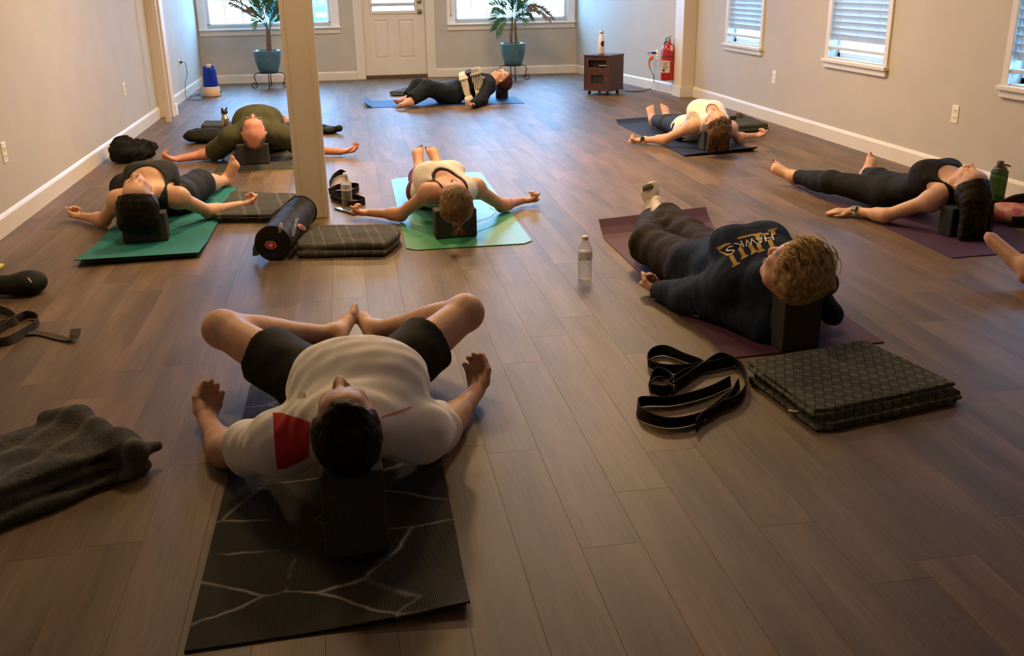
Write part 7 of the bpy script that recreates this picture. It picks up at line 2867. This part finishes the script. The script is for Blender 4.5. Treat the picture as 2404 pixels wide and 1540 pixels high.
# --- white bottle on the cabinet
p = np.array(Rm @ Vector((0.02, -h_ + 0.07, 0))) + cen * [1, 1, 0] + V3(0, 0, zt + 0.0125)
t = thing('metal_bottle', 'white metal bottle with black disc logo standing on the cabinet', 'bottle', p)
bm = bmesh.new()
bm_lathe(bm, [(0.033, 0.0), (0.036, 0.004), (0.0365, 0.15), (0.032, 0.185), (0.021, 0.225), (0.020, 0.240)], p, 28)
bb_ = obj_bm('bottle_body', bm, M('white_enamel', (0.78, 0.70, 0.62), 0.35, (0.8, 0.72, 0.64), 10), t, True)
bm = bmesh.new()
bm_lathe(bm, [(0.0365, 0.0005), (0.037, 0.001), (0.037, 0.014), (0.0365, 0.0145)], p, 28)
obj_bm('steel_foot', bm, M('copper_foot', (0.3, 0.12, 0.07), 0.4, metal=0.6), t, True)
bm = bmesh.new()
bm_lathe(bm, [(0.022, 0.238), (0.023, 0.240), (0.023, 0.262), (0.018, 0.268)], p, 24)
obj_bm('steel_cap', bm, m_metal, t, True)
pc = PX(p + V3(0.012, -0.02, 0.125))
decal('disc_logo', bb_, [disc(pc[0], pc[1], 4.8, 6.6, 20)], m_blkp, bb_, 0.001, 3)

# --- fire extinguisher on the angled wall
n3 = V3(n_sl[0], n_sl[1], 0)
pc = slant_hit(1567, 188, 0.09)
zb_ = pc[2]
ztp = slant_hit(1571, 86, 0.09)[2]
He = ztp - zb_
R_ = 0.083
t = thing('fire_extinguisher', 'red fire extinguisher with white labels hung on the angled wall', 'extinguisher', pc)
m_rede = M('extinguisher_red', (0.36, 0.012, 0.016), 0.25, (0.4, 0.016, 0.02), 8, coat=0.3)
m_grip = M('extinguisher_grip', (0.30, 0.27, 0.22), 0.4, metal=0.6)
bm = bmesh.new()
bm_lathe(bm, [(R_ * 0.85, 0.0), (R_ * 0.97, 0.006), (R_, 0.02), (R_, He * 0.70), (R_ * 0.92, He * 0.76), (R_ * 0.62, He * 0.82), (R_ * 0.30, He * 0.845), (R_ * 0.28, He * 0.88)], pc, 36)
cyl = obj_bm('cylinder', bm, m_rede, t, True)
bm = bmesh.new()
bm_lathe(bm, [(R_ * 1.005, He * 0.545), (R_ * 1.02, He * 0.548), (R_ * 1.02, He * 0.560), (R_ * 1.005, He * 0.563)], pc, 36)
obj_bm('bracket_band', bm, m_blkp, t, True)
q0 = pc - n3 * 0.088
bm = bmesh.new()
bm_box(bm, q0 + V3(-0.008, -0.03, 0.06), q0 + V3(0.012, 0.03, He * 0.95), 0.002)
obj_bm('wall_bracket', bm, m_blkp, t)
tp_ = pc + V3(0, 0, He * 0.87)
sdv = V3(-n3[1], n3[0], 0)
if PX(tp_ + sdv * 0.1)[0] > PX(tp_)[0]:
    sdv = -sdv                     # towards the left of the picture
bm = bmesh.new()
bm_lathe(bm, [(0.018, 0), (0.022, 0.004), (0.022, 0.035), (0.014, 0.04)], tp_, 16)
bm_tube(bm, [tp_ + V3(0, 0, 0.035) - sdv * 0.02, tp_ + V3(0, 0, 0.058) + sdv * 0.03, tp_ + V3(0, 0, 0.030) + sdv * 0.085], 0.010, 8)
bm_tube(bm, [tp_ + V3(0, 0, 0.02) - sdv * 0.02, tp_ + V3(0, 0, 0.018) + sdv * 0.04, tp_ + V3(0, 0, -0.005) + sdv * 0.075], 0.008, 8)
bm_tube(bm, [tp_ + V3(0, 0, 0.05), tp_ + V3(0, 0, 0.075) - sdv * 0.045], 0.006, 6)
obj_bm('valve_handle', bm, m_grip, t, True)
bm = bmesh.new()
bm_tube(bm, smooth_path([tp_ + V3(0, 0, 0.02) + sdv * 0.02, tp_ + V3(0, 0, 0.02) + sdv * 0.06, tp_ + V3(0, 0, -0.04) + sdv * 0.10 + n3 * 0.01, tp_ + V3(0, 0, -0.13) + sdv * 0.104, tp_ + V3(0, 0, -0.22) + sdv * 0.098], 5), 0.010, 8)
obj_bm('hose', bm, m_blkp, t, True)
q_ = PX(tp_ + sdv * 0.10 + V3(0, 0, -0.02))
bm = bmesh.new()
bm_box(bm, tp_ + sdv * 0.115 + V3(-0.02, -0.02, -0.11), tp_ + sdv * 0.115 + V3(0.02, -0.017, -0.03), 0, rot=(Matrix.Rotation(0.3, 3, 'Y'), tp_ + sdv * 0.115 + V3(0, 0, -0.07)))
obj_bm('inspection_tag', bm, m_capw, t)
tb = bvh_of(cyl)
m_lbl = M('label_paper', (0.62, 0.52, 0.44), 0.6, (0.68, 0.58, 0.5), 60)
decal('label', cyl, [[(1554, 142), (1573, 143), (1572, 171), (1552, 170)]], m_lbl, cyl, 0.0015, 4, bvh=tb)
decal('upper_label', cyl, [[(1574, 107), (1580, 107), (1580, 119), (1573, 119)]], m_lbl, cyl, 0.0015, 4, bvh=tb)
tx = []
for i in range(6):
    y = 146 + i * 3.2
    tx.append([(1556, y), (1569 - (i % 3) * 2, y + 0.4), (1569 - (i % 3) * 2, y + 1.6), (1556, y + 1.2)])
tx += [[(1555, 163), (1561, 163.3), (1561, 168), (1555, 167.7)]]
decal('label_text', cyl, tx, m_ink, cyl, 0.003, 4, bvh=tb)
